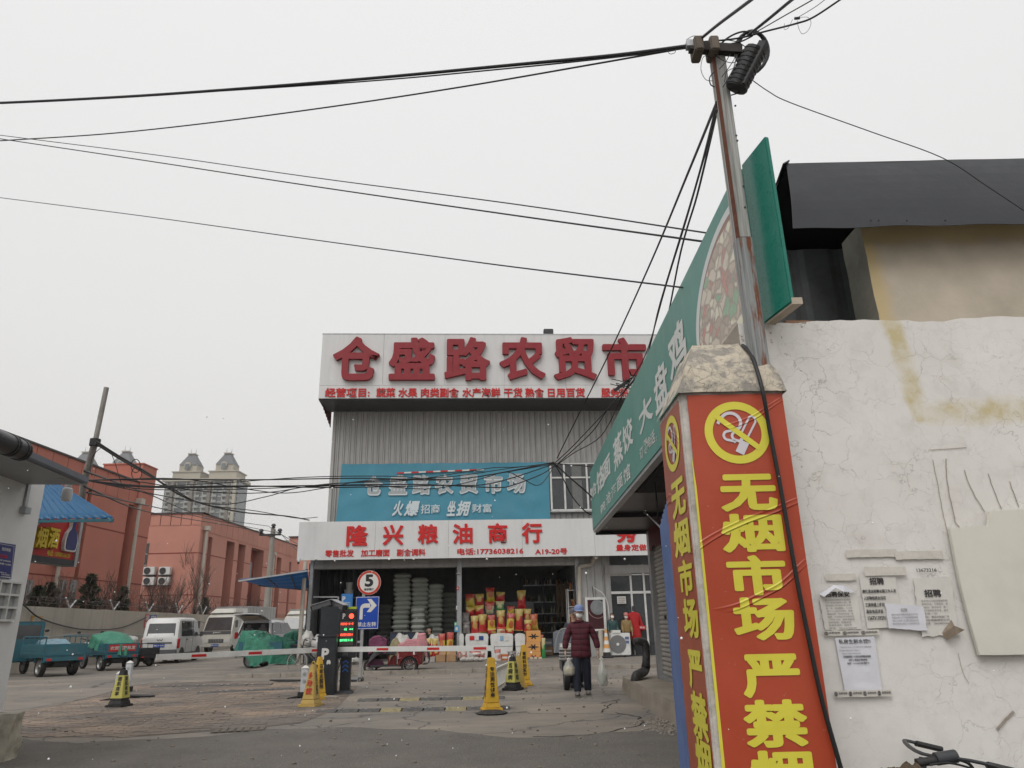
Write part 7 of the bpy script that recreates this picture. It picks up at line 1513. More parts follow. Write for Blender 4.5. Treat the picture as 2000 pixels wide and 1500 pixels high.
def minivan(label, loc, rz, s=1):
    """forward +x, rear bumper at x = 0"""
    t = thing('minivan', label, 'van', loc, rz, None, s); L, W, H = 3.75, 1.5, 1.86
    def sec(x, z0, zb, zt, wb, wt): return [(x, -wb/2, z0), (x, -W/2*wb/W, (z0+zb)/2), (x, -wb/2, zb), (x, -wt/2, zt-.08), (x, -wt/2+.12, zt), (x, wt/2-.12, zt), (x, wt/2, zt-.08), (x, wb/2, zb), (x, W/2*wb/W, (z0+zb)/2), (x, wb/2, z0)]
    loft([sec(.0, .32, .98, 1.06, 1.42, 1.40), sec(.04, .3, 1.0, 1.12, 1.48, 1.42), sec(.16, .28, 1.0, 1.72, W, 1.36), sec(.26, .28, 1.0, 1.84, W, 1.34), sec(.8, .26, 1.0, H, W, 1.33), sec(2.5, .26, 1.0, 1.85, W, 1.32), sec(2.85, .26, 1.0, 1.76, W, 1.28), sec(3.35, .28, .98, 1.12, 1.48, 1.3), sec(3.7, .34, .80, .92, 1.38, 1.2), sec(L, .38, .7, .78, 1.3, 1.1)], m_van, 'body', t)
    g = MB(); g.slab((.035-.005, .56, 1.06), (.035-.005, -.56, 1.06), (.135-.004, -.52, 1.60), (.135-.004, .52, 1.60), .01); g.build('rear_window', m_win, t)
    b = MB(); stroke(b, [(0.02, 0.02), (.98, .02), (.95, .98), (.05, .98)], .05, (.028, .58, 1.04), (0, -1.16, 0), (.11, 0, .58), .006, True); b.build('window_seal', m_trim, t, fix=False)
    for sy in (-1, 1):
        for (x0, x1, x2, x3) in ((.45, 1.05, 1.08, .42), (1.15, 1.95, 1.98, 1.12), (2.08, 2.72, 2.95, 2.06)):
            P = [(x0+.0, sy*(.682), 1.70), (x1 if x1 < 2.5 else 2.62, sy*.682, 1.70), (x2, sy*.742, 1.08), (x3, sy*.742, 1.08)]
            b = MB(); b.add(P+[(x, y-sy*.02, z) for x, y, z in P], [(0, 1, 2, 3), (7, 6, 5, 4), (0, 4, 5, 1), (1, 5, 6, 2), (2, 6, 7, 3), (3, 7, 4, 0)]); o = b.build('side_window', m_win, t); o.location.y = sy*.012
        for x in (1.1, 2.02): MB().box(x-.006, x+.006, sy*.752-.004, sy*.752+.004, .36, 1.04).build('door_gap', m_trim, t)
        MB().box(1.14, 1.26, sy*.765-.015, sy*.765+.015, .92, .96).build('door_handle', m_trim, t); MB().box(.0, 3.3, sy*.752-.012, sy*.752+.012, .28, .42).build('sill_trim', m_trim, t)
        MB().prism([(-.0, .62), (.12, .60), (.14, .98), (.03, 1.02), (.0, .98)], sy*.74-.06, sy*.74+.025).build('tail_light', m_tail, t, bevel=.01)
        for x in (.62, 2.95): wheel(t, (x, sy*.64, .28), .28, .17); MB().prism([(x+.36*math.cos(rad(a)), .28+.36*math.sin(rad(a))) for a in range(-5, 186, 10)], sy*.753-.006, sy*.753+.006).build('wheel_arch', m_black, t)
    MB().box(-.06, .06, -.74, .74, .34, .56).build('rear_bumper', m_trim, t, bevel=.03); MB().box(-.012, .03, -.5, .5, .80, .86).build('plate_garnish', m_trim, t)
    pl = MB().box(-.02, .0, -.22, .22, .66, .79).build('number_plate', m_plate, t); letter('冀J·72R93', (-.022, .2, .69), (0, -.4, 0), (0, 0, .07), m_white, pl, bold=.02, lift=.002)
    b = MB(); stroke(b, [(-.12, .06), (-.06, 0), (0, .05), (.06, 0), (.12, .06)], .03, (.01, 0, .92), (0, -1, 0), (0, 0, 1), .02); b.build('emblem', m_dark, t, fix=False)
    b = MB(); [b.tube([(.03, sy*.3, 1.02), (.02, -sy*.1+.3*sy, 1.1)], .01, 5) for sy in (1,)]; b.build('wiper', m_dark, t, fix=False)
    for sy in (-1, 1): MB().bar((2.9, sy*.74, 1.1), (2.92, sy*.86, 1.14), .03).box(2.86, 2.92, sy*.86-.06, sy*.86+.06, 1.05, 1.25).build('mirror', m_trim, t)
    for y, c in ((-.32, m_wbag), (.05, M('seat_cover', (.3, .26, .2), .8, .2, 5, .1)), (.33, m_wbag)): MB().box(.5, .6, y-.13, y+.13, .9, 1.36).build('seat', c, t)
    return t
v = gp(306, 1297); minivan('white minivan seen from behind with a blue number plate, parked by the wall', v+Vector((.0, .0, 0)), PI/2+rad(7), 1.0)
def box_truck(label, loc, rz, s=1, cab=True, txt=None):
    """forward -y (towards the viewer), front bumper at y = 0"""
    t = thing('box_truck', label, 'truck', loc, rz, None, s); W = 1.9
    if cab:
        def sec(y, z0, z1, w): return [(-w/2, y, z0), (w/2, y, z0), (w/2, y, z1-.15), (w/2-.12, y, z1), (-w/2+.12, y, z1), (-w/2, y, z1-.15)]
        def s5(y, zb, zt, w, wt): return [(-w/2, y, .45), (w/2, y, .45), (w/2, y, zb), (wt/2, y, zt-.1), (wt/2-.12, y, zt), (-wt/2+.12, y, zt), (-wt/2, y, zt-.1), (-w/2, y, zb)]
        loft([s5(0, .9, 1.0, 1.8, 1.7), s5(.05, 1.05, 1.25, W, 1.8), s5(.32, 1.2, 2.05, W, 1.7), s5(.5, 1.2, 2.2, W, 1.66), s5(1.5, 1.2, 2.25, W, 1.66)], M('cream_white_cab', (.50, .49, .44), .35, .05, 2, .01, dirt=.25), 'cab', t)
        MB().frust((0, .95), 1.55, 1.2, 1.3, .7, 2.22, 2.5, 0, .15).build('roof_deflector', bpy.data.materials['cream_white_cab'], t, bevel=.05)
        MB().slab((-.83, .052, 1.28), (.83, .052, 1.28), (.74, .29, 2.0), (-.74, .29, 2.0), .0).build('x', m_win, t) if False else MB().slab((-.82, .045, 1.26), (.82, .045, 1.26), (.74, .30, 2.0), (-.74, .30, 2.0), .02).build('windscreen', m_win, t)
        MB().box(-.84, .84, -.005, .04, 1.06, 1.24).build('black_panel', m_trim, t)
        if txt: letter(txt, (-.24, -.01, 1.10), (.48, 0, 0), (0, 0, .10), m_white, t, bold=.035)
        gr = MB().box(-.45, .45, -.04, .0, .60, .80).build('grille', m_trim, t); [MB().box(-.43+i*.1, -.39+i*.1, -.055, -.041, .62, .78).build('slat', m_hub, gr) for i in range(9)]
        for sx in (-1, 1):
            MB().prism([(sx*.5, .60), (sx*.86, .62), (sx*.9, .84), (sx*.62, .80)][::sx], -.03, .03).build('headlight', m_head, t); MB().bar((sx*.93, .2, 1.7), (sx*1.16, .0, 1.82), .03).box(sx*1.16-.07, sx*1.16+.07, -.03, .03, 1.42, 1.82).build('mirror', m_trim, t)
        MB().box(-.95, .95, -.08, .1, .36, .56).build('bumper', M('cream_bumper', (.42, .41, .37), .5, .1, 3, .02, dirt=.3), t, bevel=.03); pl = MB().box(-.22, .22, -.1, -.08, .4, .53).build('number_plate', m_plate, t); letter('冀JU3N52', (-.2, -.102, .43), (.4, 0, 0), (0, 0, .07), m_white, pl, bold=.02, lift=.002)
        for sx in (-1, 1): wheel(t, (sx*.8, .75, .36), .36, .2, 'x')
    b = MB().box(-1.0, 1.0, 1.62, 5.6, .75, 2.62); b.build('cargo_box', M('white_cargo_box', (.47, .47, .46), .5, .05, 2, .02, dirt=.3, streak=True), t, bevel=.02)
    for z in (.76, 2.58): MB().box(-1.02, 1.02, 1.6, 5.62, z-.03, z+.05).build('box_rail', m_steel, t)
    for k in range(9): MB().box(1.0, 1.015, 1.9+k*.42, 1.94+k*.42, .82, 2.52).build('box_rib', m_steel, t)
    for sx in (-1, 1): wheel(t, (sx*.75, 4.6, .36), .36, .26, 'x')
    MB().box(-.35, .35, 1.0, 5.4, .45, .74).build('chassis', m_dark, t); return t
q = gp(419, 1277); box_truck('cream white box truck facing the viewer with black nose panel', q, rad(-6), 1.0, True, 'JAC')
q = gp(545, 1268); b2_ = box_truck('second white cargo truck, its box showing above the silver hatchback', q+Vector((0, 3, 0)), rad(-3), 1.0)
# silver SUV with raised tailgate
def suv(label, loc, rz, s=1):
    """forward +x, rear at x = 0"""
    t = thing('hatchback', label, 'car', loc, rz, None, s); W = 1.75
    def sec(x, z0, zb, zt, wb, wt): return [(x, -wb/2, z0), (x, -wb/2-.02, (z0+zb)/2), (x, -wb/2, zb), (x, -wt/2, zt-.1), (x, -wt/2+.15, zt), (x, wt/2-.15, zt), (x, wt/2, zt-.1), (x, wb/2, zb), (x, wb/2+.02, (z0+zb)/2), (x, wb/2, z0)]
    loft([sec(0, .35, .8, .86, 1.66, 1.6), sec(.2, .3, .95, 1.02, W, 1.6), sec(.21, .3, .95, 1.02, W, 1.6)], m_silver, 'rear_lower_body', t)
    for sy in (-1, 1):
        MB().hexa([(.2, sy*.80, .95), (.34, sy*.80, .95), (.55, sy*.66, 1.6), (.42, sy*.66, 1.6), (.2, sy*.87, .95), (.34, sy*.87, .95), (.55, sy*.72, 1.6), (.42, sy*.72, 1.6)]).build('rear_pillar', m_silver, t)
        MB().box(.02, .14, sy*.80-.07, sy*.80+.07, .82, 1.12).build('tail_light', m_tail, t, bevel=.02)
        for x in (.75, 3.4): wheel(t, (x, sy*.76, .33), .33, .2)
        for (x0, x1, x2, x3) in ((.62, 1.35, 1.35, .5), (1.42, 2.3, 2.75, 1.42)):
            P = [(x0+.05, sy*.735, 1.5), (x1, sy*.735, 1.52), (x2, sy*.872, 1.0), (x3, sy*.872, 1.0)]; MB().add(P+[(a, c-sy*.03, d) for a, c, d in P], [(0, 1, 2, 3), (7, 6, 5, 4), (0, 4, 5, 1), (1, 5, 6, 2), (2, 6, 7, 3), (3, 7, 4, 0)]).build('side_window', m_win, t)
    loft([sec(.5, .3, .95, 1.60, W, 1.38), sec(1.2, .28, .97, 1.66, W, 1.42), sec(2.2, .28, .98, 1.62, W, 1.4), sec(3.0, .3, .98, 1.08, W, 1.45), sec(3.9, .32, .86, .94, 1.66, 1.4), sec(4.2, .36, .7, .76, 1.5, 1.3)], m_silver, 'body', t)
    MB().box(.46, .5, -.66, .66, .96, 1.52).build('dark_interior', m_pit, t)
    for y in (-.35, .35): MB().box(.42, .455, y-.2, y+.2, .9, 1.3).ball((.44, y, 1.38), .03, .12, .1).build('seat_back', m_trim, t)
    MB().box(.42, .6, -.68, .68, 1.6, 1.66).build('roof_edge', m_silver, t)
    b = MB().grid(10, 8, lambda a, c: (.45-.95*c, -.66+1.32*a, 1.66+.26*c+.05*math.sin(a*PI)+.03*math.sin(c*PI))); tg = b.build('tailgate', m_silver, t, smooth=True, solid=.05, fix=False)
    MB().slab((.25, .5, 1.66), (.25, -.5, 1.66), (-.35, -.48, 1.82), (-.35, .48, 1.82), .02).build('tailgate_lining', M('beige_lining', (.30, .25, .19), .8, .1, 4, .05), t); 
    MB().box(-.07, .05, -.85, .85, .35, .6).build('rear_bumper', m_silver, t, bevel=.05); return t
q = gp(482, 1284); suv('silver hatchback with its tailgate raised, behind the covered stall', q+Vector((-.1, .6, 0)), PI/2-rad(8), 1.05)
for i, (x, y) in enumerate([(556, 1262), (578, 1260)]):
    q = gp(x, y)+Vector((0, 2*i, 0)); t = thing('parked_car', ['pale parked car nearly hidden behind the green tarpaulin', 'dark parked car behind the bicycle and white post'][i], 'car', q, rad(95)); mt = [m_silver, m_glassdark][i]
    def sec(x, z0, zb, zt, wb, wt): return [(x, -wb/2, z0), (x, -wb/2, zb), (x, -wt/2, zt-.08), (x, -wt/2+.1, zt), (x, wt/2-.1, zt), (x, wt/2, zt-.08), (x, wb/2, zb), (x, wb/2, z0)]
    loft([sec(-2, .4, .75, .82, 1.6, 1.4), sec(-1.2, .3, .9, 1.0, 1.7, 1.4), sec(-.5, .3, .92, 1.42, 1.7, 1.25), sec(.6, .3, .92, 1.46, 1.7, 1.25), sec(1.4, .3, .9, 1.0, 1.7, 1.4), sec(2, .4, .8, .86, 1.6, 1.4)], mt, 'body', t)
    MB().slab((-1.13, .55, 1.0), (-1.13, -.55, 1.0), (-.53, -.5, 1.38), (-.53, .5, 1.38), .02).build('windscreen', m_win, t); [wheel(t, (x_, sy*.75, .3), .3, .18) for x_ in (-1.3, 1.3) for sy in (-1, 1)]
# ---- covered stall tricycle under the big tarp
q = gp(505, 1306)+Vector((0, .9, 0)); rz_ = rad(-14)
tk, L, W, z0 = cargo_trike('cargo tricycle hidden under the large green tarpaulin by the bicycle', q, rz_, m_bluetrike, 1.0, rails=False)
tarp_over('large crumpled green tarpaulin draped to the ground over a tricycle, centre left', 'tarpaulin', Matrix.Translation(q+Vector((-.05, 0, 0))) @ Matrix.Rotation(rz_, 4, 'Z'), 2.1, 1.15, lambda x, y: .98-.16*x-.30*y*y+.20*math.exp(-((x+.55)/.35)**2)+.10*math.exp(-((x-.5)/.3)**2), .80, m_tarp, 5, 90, 60, flare=.22, crumple=1.9)
tarp_over('end of green netting over goods behind the bicycle saddle', 'tarpaulin', Matrix.Translation(gp(556, 1302)+Vector((0, 1.6, 0))), 1.2, .9, lambda x, y: 1.22-.4*x*x-.3*y*y, .35, m_tarp, 9)
# ---- bicycle
m_chrome = M('dull_chrome', (.45, .44, .42), .3, .2, 8, .02, metal=.8, dirt=.3)
def bicycle(label, loc, rz, s=1, basket=False):
    t = thing('bicycle', label, 'bicycle', loc, rz, None, s); r = .33
    for x in (0, 1.06):
        ty = MB().lathe([(r-.03, -.018), (r, -.012), (r, .012), (r-.03, .018)], 36, (x, 0, r), 'y', ring=True).build('wheel', M('pale_tyre', (.25, .24, .22), .8, .2, 8, .1) if x else m_black, t, smooth=True)
        b = MB(); [b.tube([(x, .02*(-1)**k, r), (x+(r-.03)*math.cos(2*PI*k/24), 0, r+(r-.03)*math.sin(2*PI*k/24))], .0025, 4, False) for k in range(24)]; b.lathe([(.02, -.04), (.025, -.03), (.025, .03), (.02, .04)], 10, (x, 0, r), 'y'); props(b.build('spokes', m_chrome, ty, fix=False), kind='stuff')
        MB().tube([(x+(r+.03)*math.cos(rad(a)), 0, r+(r+.03)*math.sin(rad(a))) for a in range(10, 190, 12)], .014, 6).build('mudguard', m_dark, t, smooth=True, fix=False)
    b = MB(); bb, st, hdx = (.42, 0, .30), (.28, 0, .78), (.92, 0, .86)
    for a, c, w_ in ((bb, (.30, 0, .8), .016), (bb, (.9, 0, .74), .018), ((.29, 0, .70), (.92, 0, .84), .016), ((0, .04, r), (.29, .02, .70), .009), ((0, -.04, r), (.29, -.02, .70), .009), ((0, .04, r), bb, .01), ((0, -.04, r), bb, .01), ((1.06, .05, r), (.93, .03, .72), .011), ((1.06, -.05, r), (.93, -.03, .72), .011), ((.93, 0, .7), (.88, 0, .98), .017)): b.tube([a, c], w_, 8)
    b.build('frame', m_dark, t, smooth=True, fix=False)
    MB().tube(smooth([(.70, -.28, .98), (.82, -.27, 1.02), (.88, 0, 1.0), (.82, .27, 1.02), (.70, .28, .98)], 4), .011, 6).build('handlebar', m_chrome, t, smooth=True, fix=False)
    for sy in (-1, 1): MB().tube([(.64, sy*.285, .96), (.76, sy*.28, 1.0)], .018, 8).build('grip', m_black, t, smooth=True, fix=False)
    MB().ball((.25, 0, .88), .14, .09, .045, 14, 8).ball((.36, 0, .875), .1, .035, .03).build('saddle', m_black, t, smooth=True); MB().tube([(.285, 0, .74), (.26, 0, .87)], .012, 8).build('seat_post', m_chrome, t)
    b = MB(); b.box(-.2, .2, -.07, .07, .70, .715); b.bar((-.1, .05, .7), (0, .05, r), .01).bar((-.1, -.05, .7), (0, -.05, r), .01); b.build('rear_rack', m_dark, t)
    MB().lathe([(.085, -.006), (.09, 0), (.085, .006)], 22, (bb[0], -.05, bb[2]), 'y').bar(bb, (.5, -.08, .16), .016).box(.45, .55, -.15, -.07, .15, .17).bar(bb, (.34, .08, .44), .016).box(.29, .39, .07, .15, .43, .45).build('crank', m_chrome, t)
    if basket:
        b = MB(); [b.box(1.0+.25*k/5, 1.006+.25*k/5, -.14, .14, .72, .95) for k in (0, 5)]; [b.box(1.0, 1.25, y-.003, y+.003, .72, .95) for y in (-.14, .14)]; b.box(1, 1.25, -.14, .14, .715, .722); b.build('basket', m_dark, t)
    return t
q = gp(573, 1319); bicycle('dark old bicycle with pale front tyre beside the parking gate', q+Vector((-.1, -.1, 0)) + Vector((1.12, .3, 0)), PI-rad(10), 1.0)
hb = atY(1820, 1486, 3.45)
bk = bicycle('black bicycle leaning on the white wall, only its handlebar in view', (hb.x+.93, 3.62, 0), PI, 1.0); bk.scale = (1, 1, hb.z); [setattr(c_.material_slots[0], 'material', m_dark) for c_ in bk.children if c_.name.startswith('handlebar')]
rg = thing('cloth_muff', 'ragged brown cloth wrapped on the handlebar at the bottom edge', 'cloth'); b = MB(); ca_ = atY(1705, 1506, 3.4); cb2 = atY(1792, 1488, 3.4)
b.grid(40, 14, lambda a, c: (lambda p, r_, an: (p.x, p.y+r_*math.cos(an), p.z-.05+r_*math.sin(an)))(ca_.lerp(cb2, a), (.045+.018*noise.noise(Vector((a*6, c*4, 2)))+.012*noise.noise(Vector((a*16, c*12, 2)))), 2*PI*c))
b.build('cloth', M('brown_felt_cloth', (.10, .075, .05), .95, .3, 12, .8), rg, smooth=True, fix=False)
gb_ = thing('handlebar_grip', 'black rubber grip and brake lever of the leaning bicycle', 'grip'); a_, c_ = atY(1790, 1490, 3.42), atY(1850, 1482, 3.42)
MB().tube([a_, c_], .017, 10).build('grip', m_black, gb_, smooth=True, fix=False); MB().tube([c_-Vector((.05, 0, 0)), c_+Vector((.04, 0, .01))], .026, 10).build('lever_clamp', m_dark, gb_, smooth=True, fix=False)
MB().tube(smooth([atY(x, y, 3.42) for x, y in [(1845, 1480), (1872, 1484), (1893, 1492), (1905, 1510)]], 5), .007, 6).tube(smooth([atY(x, y, 3.40) for x, y in [(1815, 1494), (1850, 1490), (1885, 1497), (1930, 1512)]], 5), .005, 6).build('brake_cable', m_cable, gb_, smooth=True, fix=False)
# ---- red passenger tricycle before the shop, seen from the side, front to the left
q = gp(790, 1316); t = thing('electric_tricycle', 'dark red electric tricycle with pink cover parked side-on before the grain shop', 'tricycle', q+Vector((0, .35, 0)), rad(4))
k = (gp(900, 1316)-gp(800, 1316)).x/100
X = lambda px: (px-790)*k; Z = lambda py: (1316-py)*k*1.0
m_mar = M('dark_red_enamel', (.14, .012, .014), .35, .15, 3, .03, dirt=.3)
wheel(t, (X(721), 0, .20), .21, .1, spokes=8); 
for sy in (-1, 1): wheel(t, (X(797), sy*.36, .23), .24, .12, spokes=14)
b = MB().grid(20, 12, lambda a, c: (X(716)+(X(752)-X(716))*a+.02*math.sin(c*9), -.24+.48*c, Z(1300)+(Z(1262)-Z(1300))*math.sin(a*PI*.55+.15)*(.55+.45*math.sin(c*PI)))); b.build('front_fairing', M('grey_shell', (.075, .07, .075), .4, .2, 3, .1, dirt=.4), t, smooth=True, solid=.02, fix=False)
MB().prism([(X(712), Z(1302)), (X(722), Z(1288)), (X(742), Z(1290)), (X(748), Z(1302)), (X(736), Z(1306))], -.12, .12).build('front_mudguard', M('purple_shell', (.07, .012, .04), .4, .2, 4, .1), t, bevel=.02)
MB().box(X(722), X(800), -.26, .26, Z(1303), Z(1300)).build('footboard', m_dark, t); MB().box(X(775), X(822), -.36, .36, Z(1300), Z(1272)).build('rear_body', m_mar, t, bevel=.03)
MB().box(X(804), X(807), -.365, -.36, Z(1296), Z(1275)).build('white_stripe', m_white, t)
for sy in (-1, 1): MB().prism([(X(797)+.31*math.cos(rad(a)), .23+.31*math.sin(rad(a))) for a in range(0, 181, 15)]+[(X(797)+.26*math.cos(rad(a)), .23+.26*math.sin(rad(a))) for a in range(180, -1, -15)], sy*.36-.1, sy*.36+.1).build('rear_mudguard', m_mar, t)
MB().box(X(752), X(772), -.26, .26, Z(1282), Z(1276)).build('seat', m_dark, t, bevel=.03); MB().box(X(755), X(770), -.2, .2, Z(1300), Z(1283)).build('seat_box', m_mar, t)
b = MB(); b.tube([(X(728), 0, .3), (X(740), 0, Z(1248))], .03, 8).tube(smooth([(X(748), -.32, Z(1247)), (X(741), -.2, Z(1250)), (X(740), 0, Z(1252)), (X(741), .2, Z(1250)), (X(748), .32, Z(1247))], 4), .014, 6); b.build('handlebar', m_dark, t, smooth=True, fix=False)
b = MB(); [b.tube(smooth([(X(820), y, Z(1278)), (X(833), y, Z(1279)), (X(833), y, Z(1298)), (X(822), y, Z(1300))], 3), .012, 6) for y in (-.3, -.1, .1, .3)]; [b.tube([(X(833), -.3, Z(z)), (X(833), .3, Z(z))], .01, 6) for z in (1280, 1289, 1298)]; b.build('rear_guard', m_dark, t, smooth=True, fix=False)
rr3 = Matrix.Translation(t.location) @ Matrix.Rotation(rad(4), 4, 'Z')
def drape(name, lb, cat, x0, x1, ys, zf, mat, sd, n=26):
    b = MB(); b.grid(n, 14, lambda a, c: (X(x0)+(X(x1)-X(x0))*a+.03*noise.noise(Vector((a*3, c*3, sd))), (2*c-1)*ys*(1+.06*math.sin(a*11)), zf(a, abs(2*c-1))+.03*noise.noise(Vector((a*5, c*5, sd))))); o = b.build(name, mat, None, smooth=True, fix=False, solid=.008); o.matrix_world = rr3; return props(o, lb, cat)
m_pink = tarp('pink_cloth', (.50, .22, .24), .8); m_purp = tarp('plum_cloth', (.16, .035, .085), .8); m_khaki = tarp('khaki_cloth', (.30, .26, .15), .9)
drape('seat_cover', 'pink cloth cover over the rear seat of the dark red tricycle', 'cloth', 773, 832, .40, lambda a, e: (Z(1243) if .62 < a < .9 else Z(1254) if a > .25 else Z(1262)+a*.2)-(.42 if e > .78 else .06*e)-max(0, a-.92)*1.5, m_pink, 3)
drape('handlebar_cover', 'plum cloth wind cover hanging over the handlebar of the tricycle', 'cloth', 717, 752, .34, lambda a, e: Z(1246)-.30*abs(a-.5)**1.4-(.40 if e > .7 else .05*e), m_purp, 7)
drape('jacket', 'khaki cloth draped over the driver seat of the tricycle', 'cloth', 757, 777, .26, lambda a, e: Z(1250)-.5*abs(a-.55)**1.3-(.45 if e > .75 else .03*e), m_khaki, 11)
# ================================================================= parking gate, cones, signs
def cone_pos(x, y): q = atZ(x, y); return Vector((q.x, q.y, 0))
m_gate = M('charcoal_gate_paint', (.022, .026, .032), .42, .15, 3, .03, dirt=.25, dirtcol=(.1, .09, .08))
gc = cone_pos(632, 1361); gk = .95*gc.y/1400   # metres per photo pixel here
gt = thing('gate_cabinet', 'dark parking gate cabinet with a white P and little car mark', 'gate cabinet', gc, rad(6))
W = 35*gk*1.02; H = 1.13
MB().box(-W/2, W/2, -.0, .30, .0, H).build('housing', m_gate, gt, bevel=.012); MB().box(-W/2-.01, W/2+.01, -.015, .31, H, H+.045).build('lid', m_gate, gt, bevel=.01)
letter('P', (-.09, -.003, .70), (.15, 0, 0), (0, 0, .22), m_white, gt, bold=.05, name='letter'); MB().box(-.09, -.062, -.006, -.002, .18, .69).box(-.045, -.030, -.006, -.002, .16, .60).build('white_line', m_white, gt)
b = MB(); b.prism([(.02, .62), (.10, .62), (.10, .655), (.085, .69), (.035, .69), (.02, .655)], -.006, -.002, 'y').box(.025, .04, -.006, -.002, .605, .62).box(.08, .095, -.006, -.002, .605, .62); b.build('car_mark', m_white, gt); MB().box(-.02, .0, -.01, 0, 1.05, 1.07).build('lock', m_chrome, gt)
q = atY(595, 1271, gc.y+.2); a0 = Vector((gc.x-.05, gc.y+.16, atY(615, 1270, gc.y).z)); a1 = atZ(305, 1284, a0.z-.0)
def arm(name, lb, a0, a1, red):
    t = thing(name, lb, 'barrier arm'); MB().bar(a0, a1, .045, .10).build('boom', m_white, t, bevel=.004); d = (a1-a0)
    for k, w_ in red:
        p = a0+d*k; e = a0+d*(k+w_); b = MB(); b.bar(p, e, .051, .045); b.build('red_band', m_red, t)
    return t
arm('barrier_arm', 'left barrier boom, white with red bands, crossing before the parked vehicles', a0, a1, [(.02, .08), (.42, .08), (.74, .08)])
ar = Vector((gc.x+.1, gc.y+.36, atY(690, 1268, gc.y+.3).z)); b1 = atZ(966, 1266, ar.z)
arm('barrier_arm', 'right barrier boom, white with red bands, crossing before the shop', ar, b1, [(.28, .075), (.60, .075), (.88, .075)])
# rear dark cabinet and display post
cb2 = thing('machine_cabinet', 'plain black upper cabinet standing behind the P cabinet', 'cabinet', gc+Vector((-.1, .55, 0)), rad(6)); hz = atY(630, 1185, gc.y+.55).z
MB().box(-.2, .2, 0, .3, 0, hz).build('housing', m_gate, cb2, bevel=.01); MB().box(-.19, .19, -.006, 0, .95, hz-.05).build('door', m_gate, cb2)
dc = cone_pos(672, 1355); dp_ = thing('display_post', 'black gate display post with red light, red and green LED lines and blue chevrons', 'display post', dc, rad(5))
zb_, zt_ = .70, atY(668, 1190, dc.y).z
MB().box(-.105, .105, 0, .2, .05, zb_+.05).build('post', m_gate, dp_, bevel=.01); MB().frust((0, .1), .36, .34, .26, .24, 0, .06).build('foot', m_gate, dp_, bevel=.01)
MB().box(-.205, .205, -.06, .2, zb_, zt_).build('head', m_gate, dp_, bevel=.02); MB().box(-.17, .17, -.068, -.06, zb_+.22, zt_-.05).build('screen', M('black_screen', (.012, .012, .014), .1, .1, 3, 0), dp_)
MB().box(-.145, .145, -.071, -.068, zb_+.25, zt_-.25).build('led_field', M('led_field', (.06, .05, .045), .3, .1, 60, 0), dp_)
e_r, e_g = emit('led_red', (1, .08, .04), 2.2), emit('led_green', (.1, 1, .3), 1.8)
letter('P', (-.10, -.072, zt_-.20), (.055, 0, 0), (0, 0, .11), m_white, dp_, bold=.02, name='letter')
MB().lathe([(0, 0), (.052, 0), (.052, .01), (0, .01)], 18, (.085, -.082, zt_-.145), 'y').build('signal_lamp', e_r, dp_)
dz = (zt_-.28-(zb_+.27))/4
for i, (s_, mt) in enumerate([('欢迎光临一车一杆', e_r), ('41  <<', e_g), ('减速慢行请刷卡', e_r), ('临时车取卡入场', e_g)]): letter(s_, (-.135 if i != 1 else -.06, -.073, zt_-.30-i*dz-.03), (.27 if i != 1 else .19, 0, 0), (0, 0, .055), mt, dp_, bold=.02, res=1, name='led_line')
props(MB().add([v for i in range(4) for j in range(4) for v in [(-.06+.03*i, -.062, zb_+.06+.028*j), (-.05+.03*i, -.062, zb_+.06+.028*j), (-.05+.03*i, -.062, zb_+.07+.028*j), (-.06+.03*i, -.062, zb_+.07+.028*j)]], [(4*k, 4*k+1, 4*k+2, 4*k+3) for k in range(16)]).build('speaker_holes', m_chrome, dp_, fix=False), kind='stuff')
for k in range(3): b = MB(); stroke(b, [(-.06, .43+k*.085), (0, .48+k*.085), (.06, .43+k*.085)], .028, (0, -.001, 0), (1, 0, 0), (0, 0, 1), .003); b.build('chevron', M('blue_chevron', (.03, .12, .42), .4, .1, 3, 0), dp_, fix=False)
MB().box(-.03, .17, .02, .16, zt_+.001, zt_+.05).build('green_strip', M('lime_print', (.4, .48, .03), .5, .1, 3, 0), dp_)
def camera(x, y, Y, rz, lb, base):
    q = atY(x, y, Y); t = thing('security_camera', lb, 'camera', q, rz); b = MB(); b.bar((-.2, 0, .07), (.2, 0, -.05), .12, .11); b.build('housing', M('camera_shell', (.10, .10, .105), .4, .1, 4, .02), t, bevel=.015)
    MB().bar((-.22, 0, .145), (.24, 0, .015), .14, .014).build('sun_shield', m_grey, t); MB().bar((.195, 0, -.048), (.215, 0, -.054), .11, .10).build('lens_glass', m_glassdark, t); MB().tube([(0, 0, -.05), (0, 0, base-q.z)], .025, 8).build('bracket', m_dark, t)
camera(663, 1184, dc.y+.05, rad(-40), 'grey box camera on top of the display post, pointing down right', zt_); camera(627, 1184, gc.y+.6, rad(200), 'dark box camera on the machine cabinet, pointing down left', hz)
MB_ = thing('parking_notice', 'blue parking information board with white text behind the camera', 'sign'); q0, q1 = atY(667, 1160, 19.5), atY(687, 1203, 19.5)
MB().box(q0.x, q1.x, 19.5, 19.53, q1.z, q0.z).build('panel', M('parking_blue', (.03, .16, .42), .4, .1, 3, 0), MB_); letter('P', (q0.x+.03, 19.499, q0.z-.2), (.08, 0, 0), (0, 0, .14), m_white, MB_, bold=.04, name='letter')
for i in range(6): letter(['停车收费公示牌', '小型车', '收费标准', '一小时二元', '监督电话', '市场管理处'][i], (q0.x+.05, 19.499, q1.z+.04+.055*i), (q1.x-q0.x-.1, 0, 0), (0, 0, .03), m_white, MB_, res=1, name='printed_line')
MB().bar(((q0.x+q1.x)/2, 19.56, 0), ((q0.x+q1.x)/2, 19.56, q0.z), .04).build('post', m_steel, MB_)
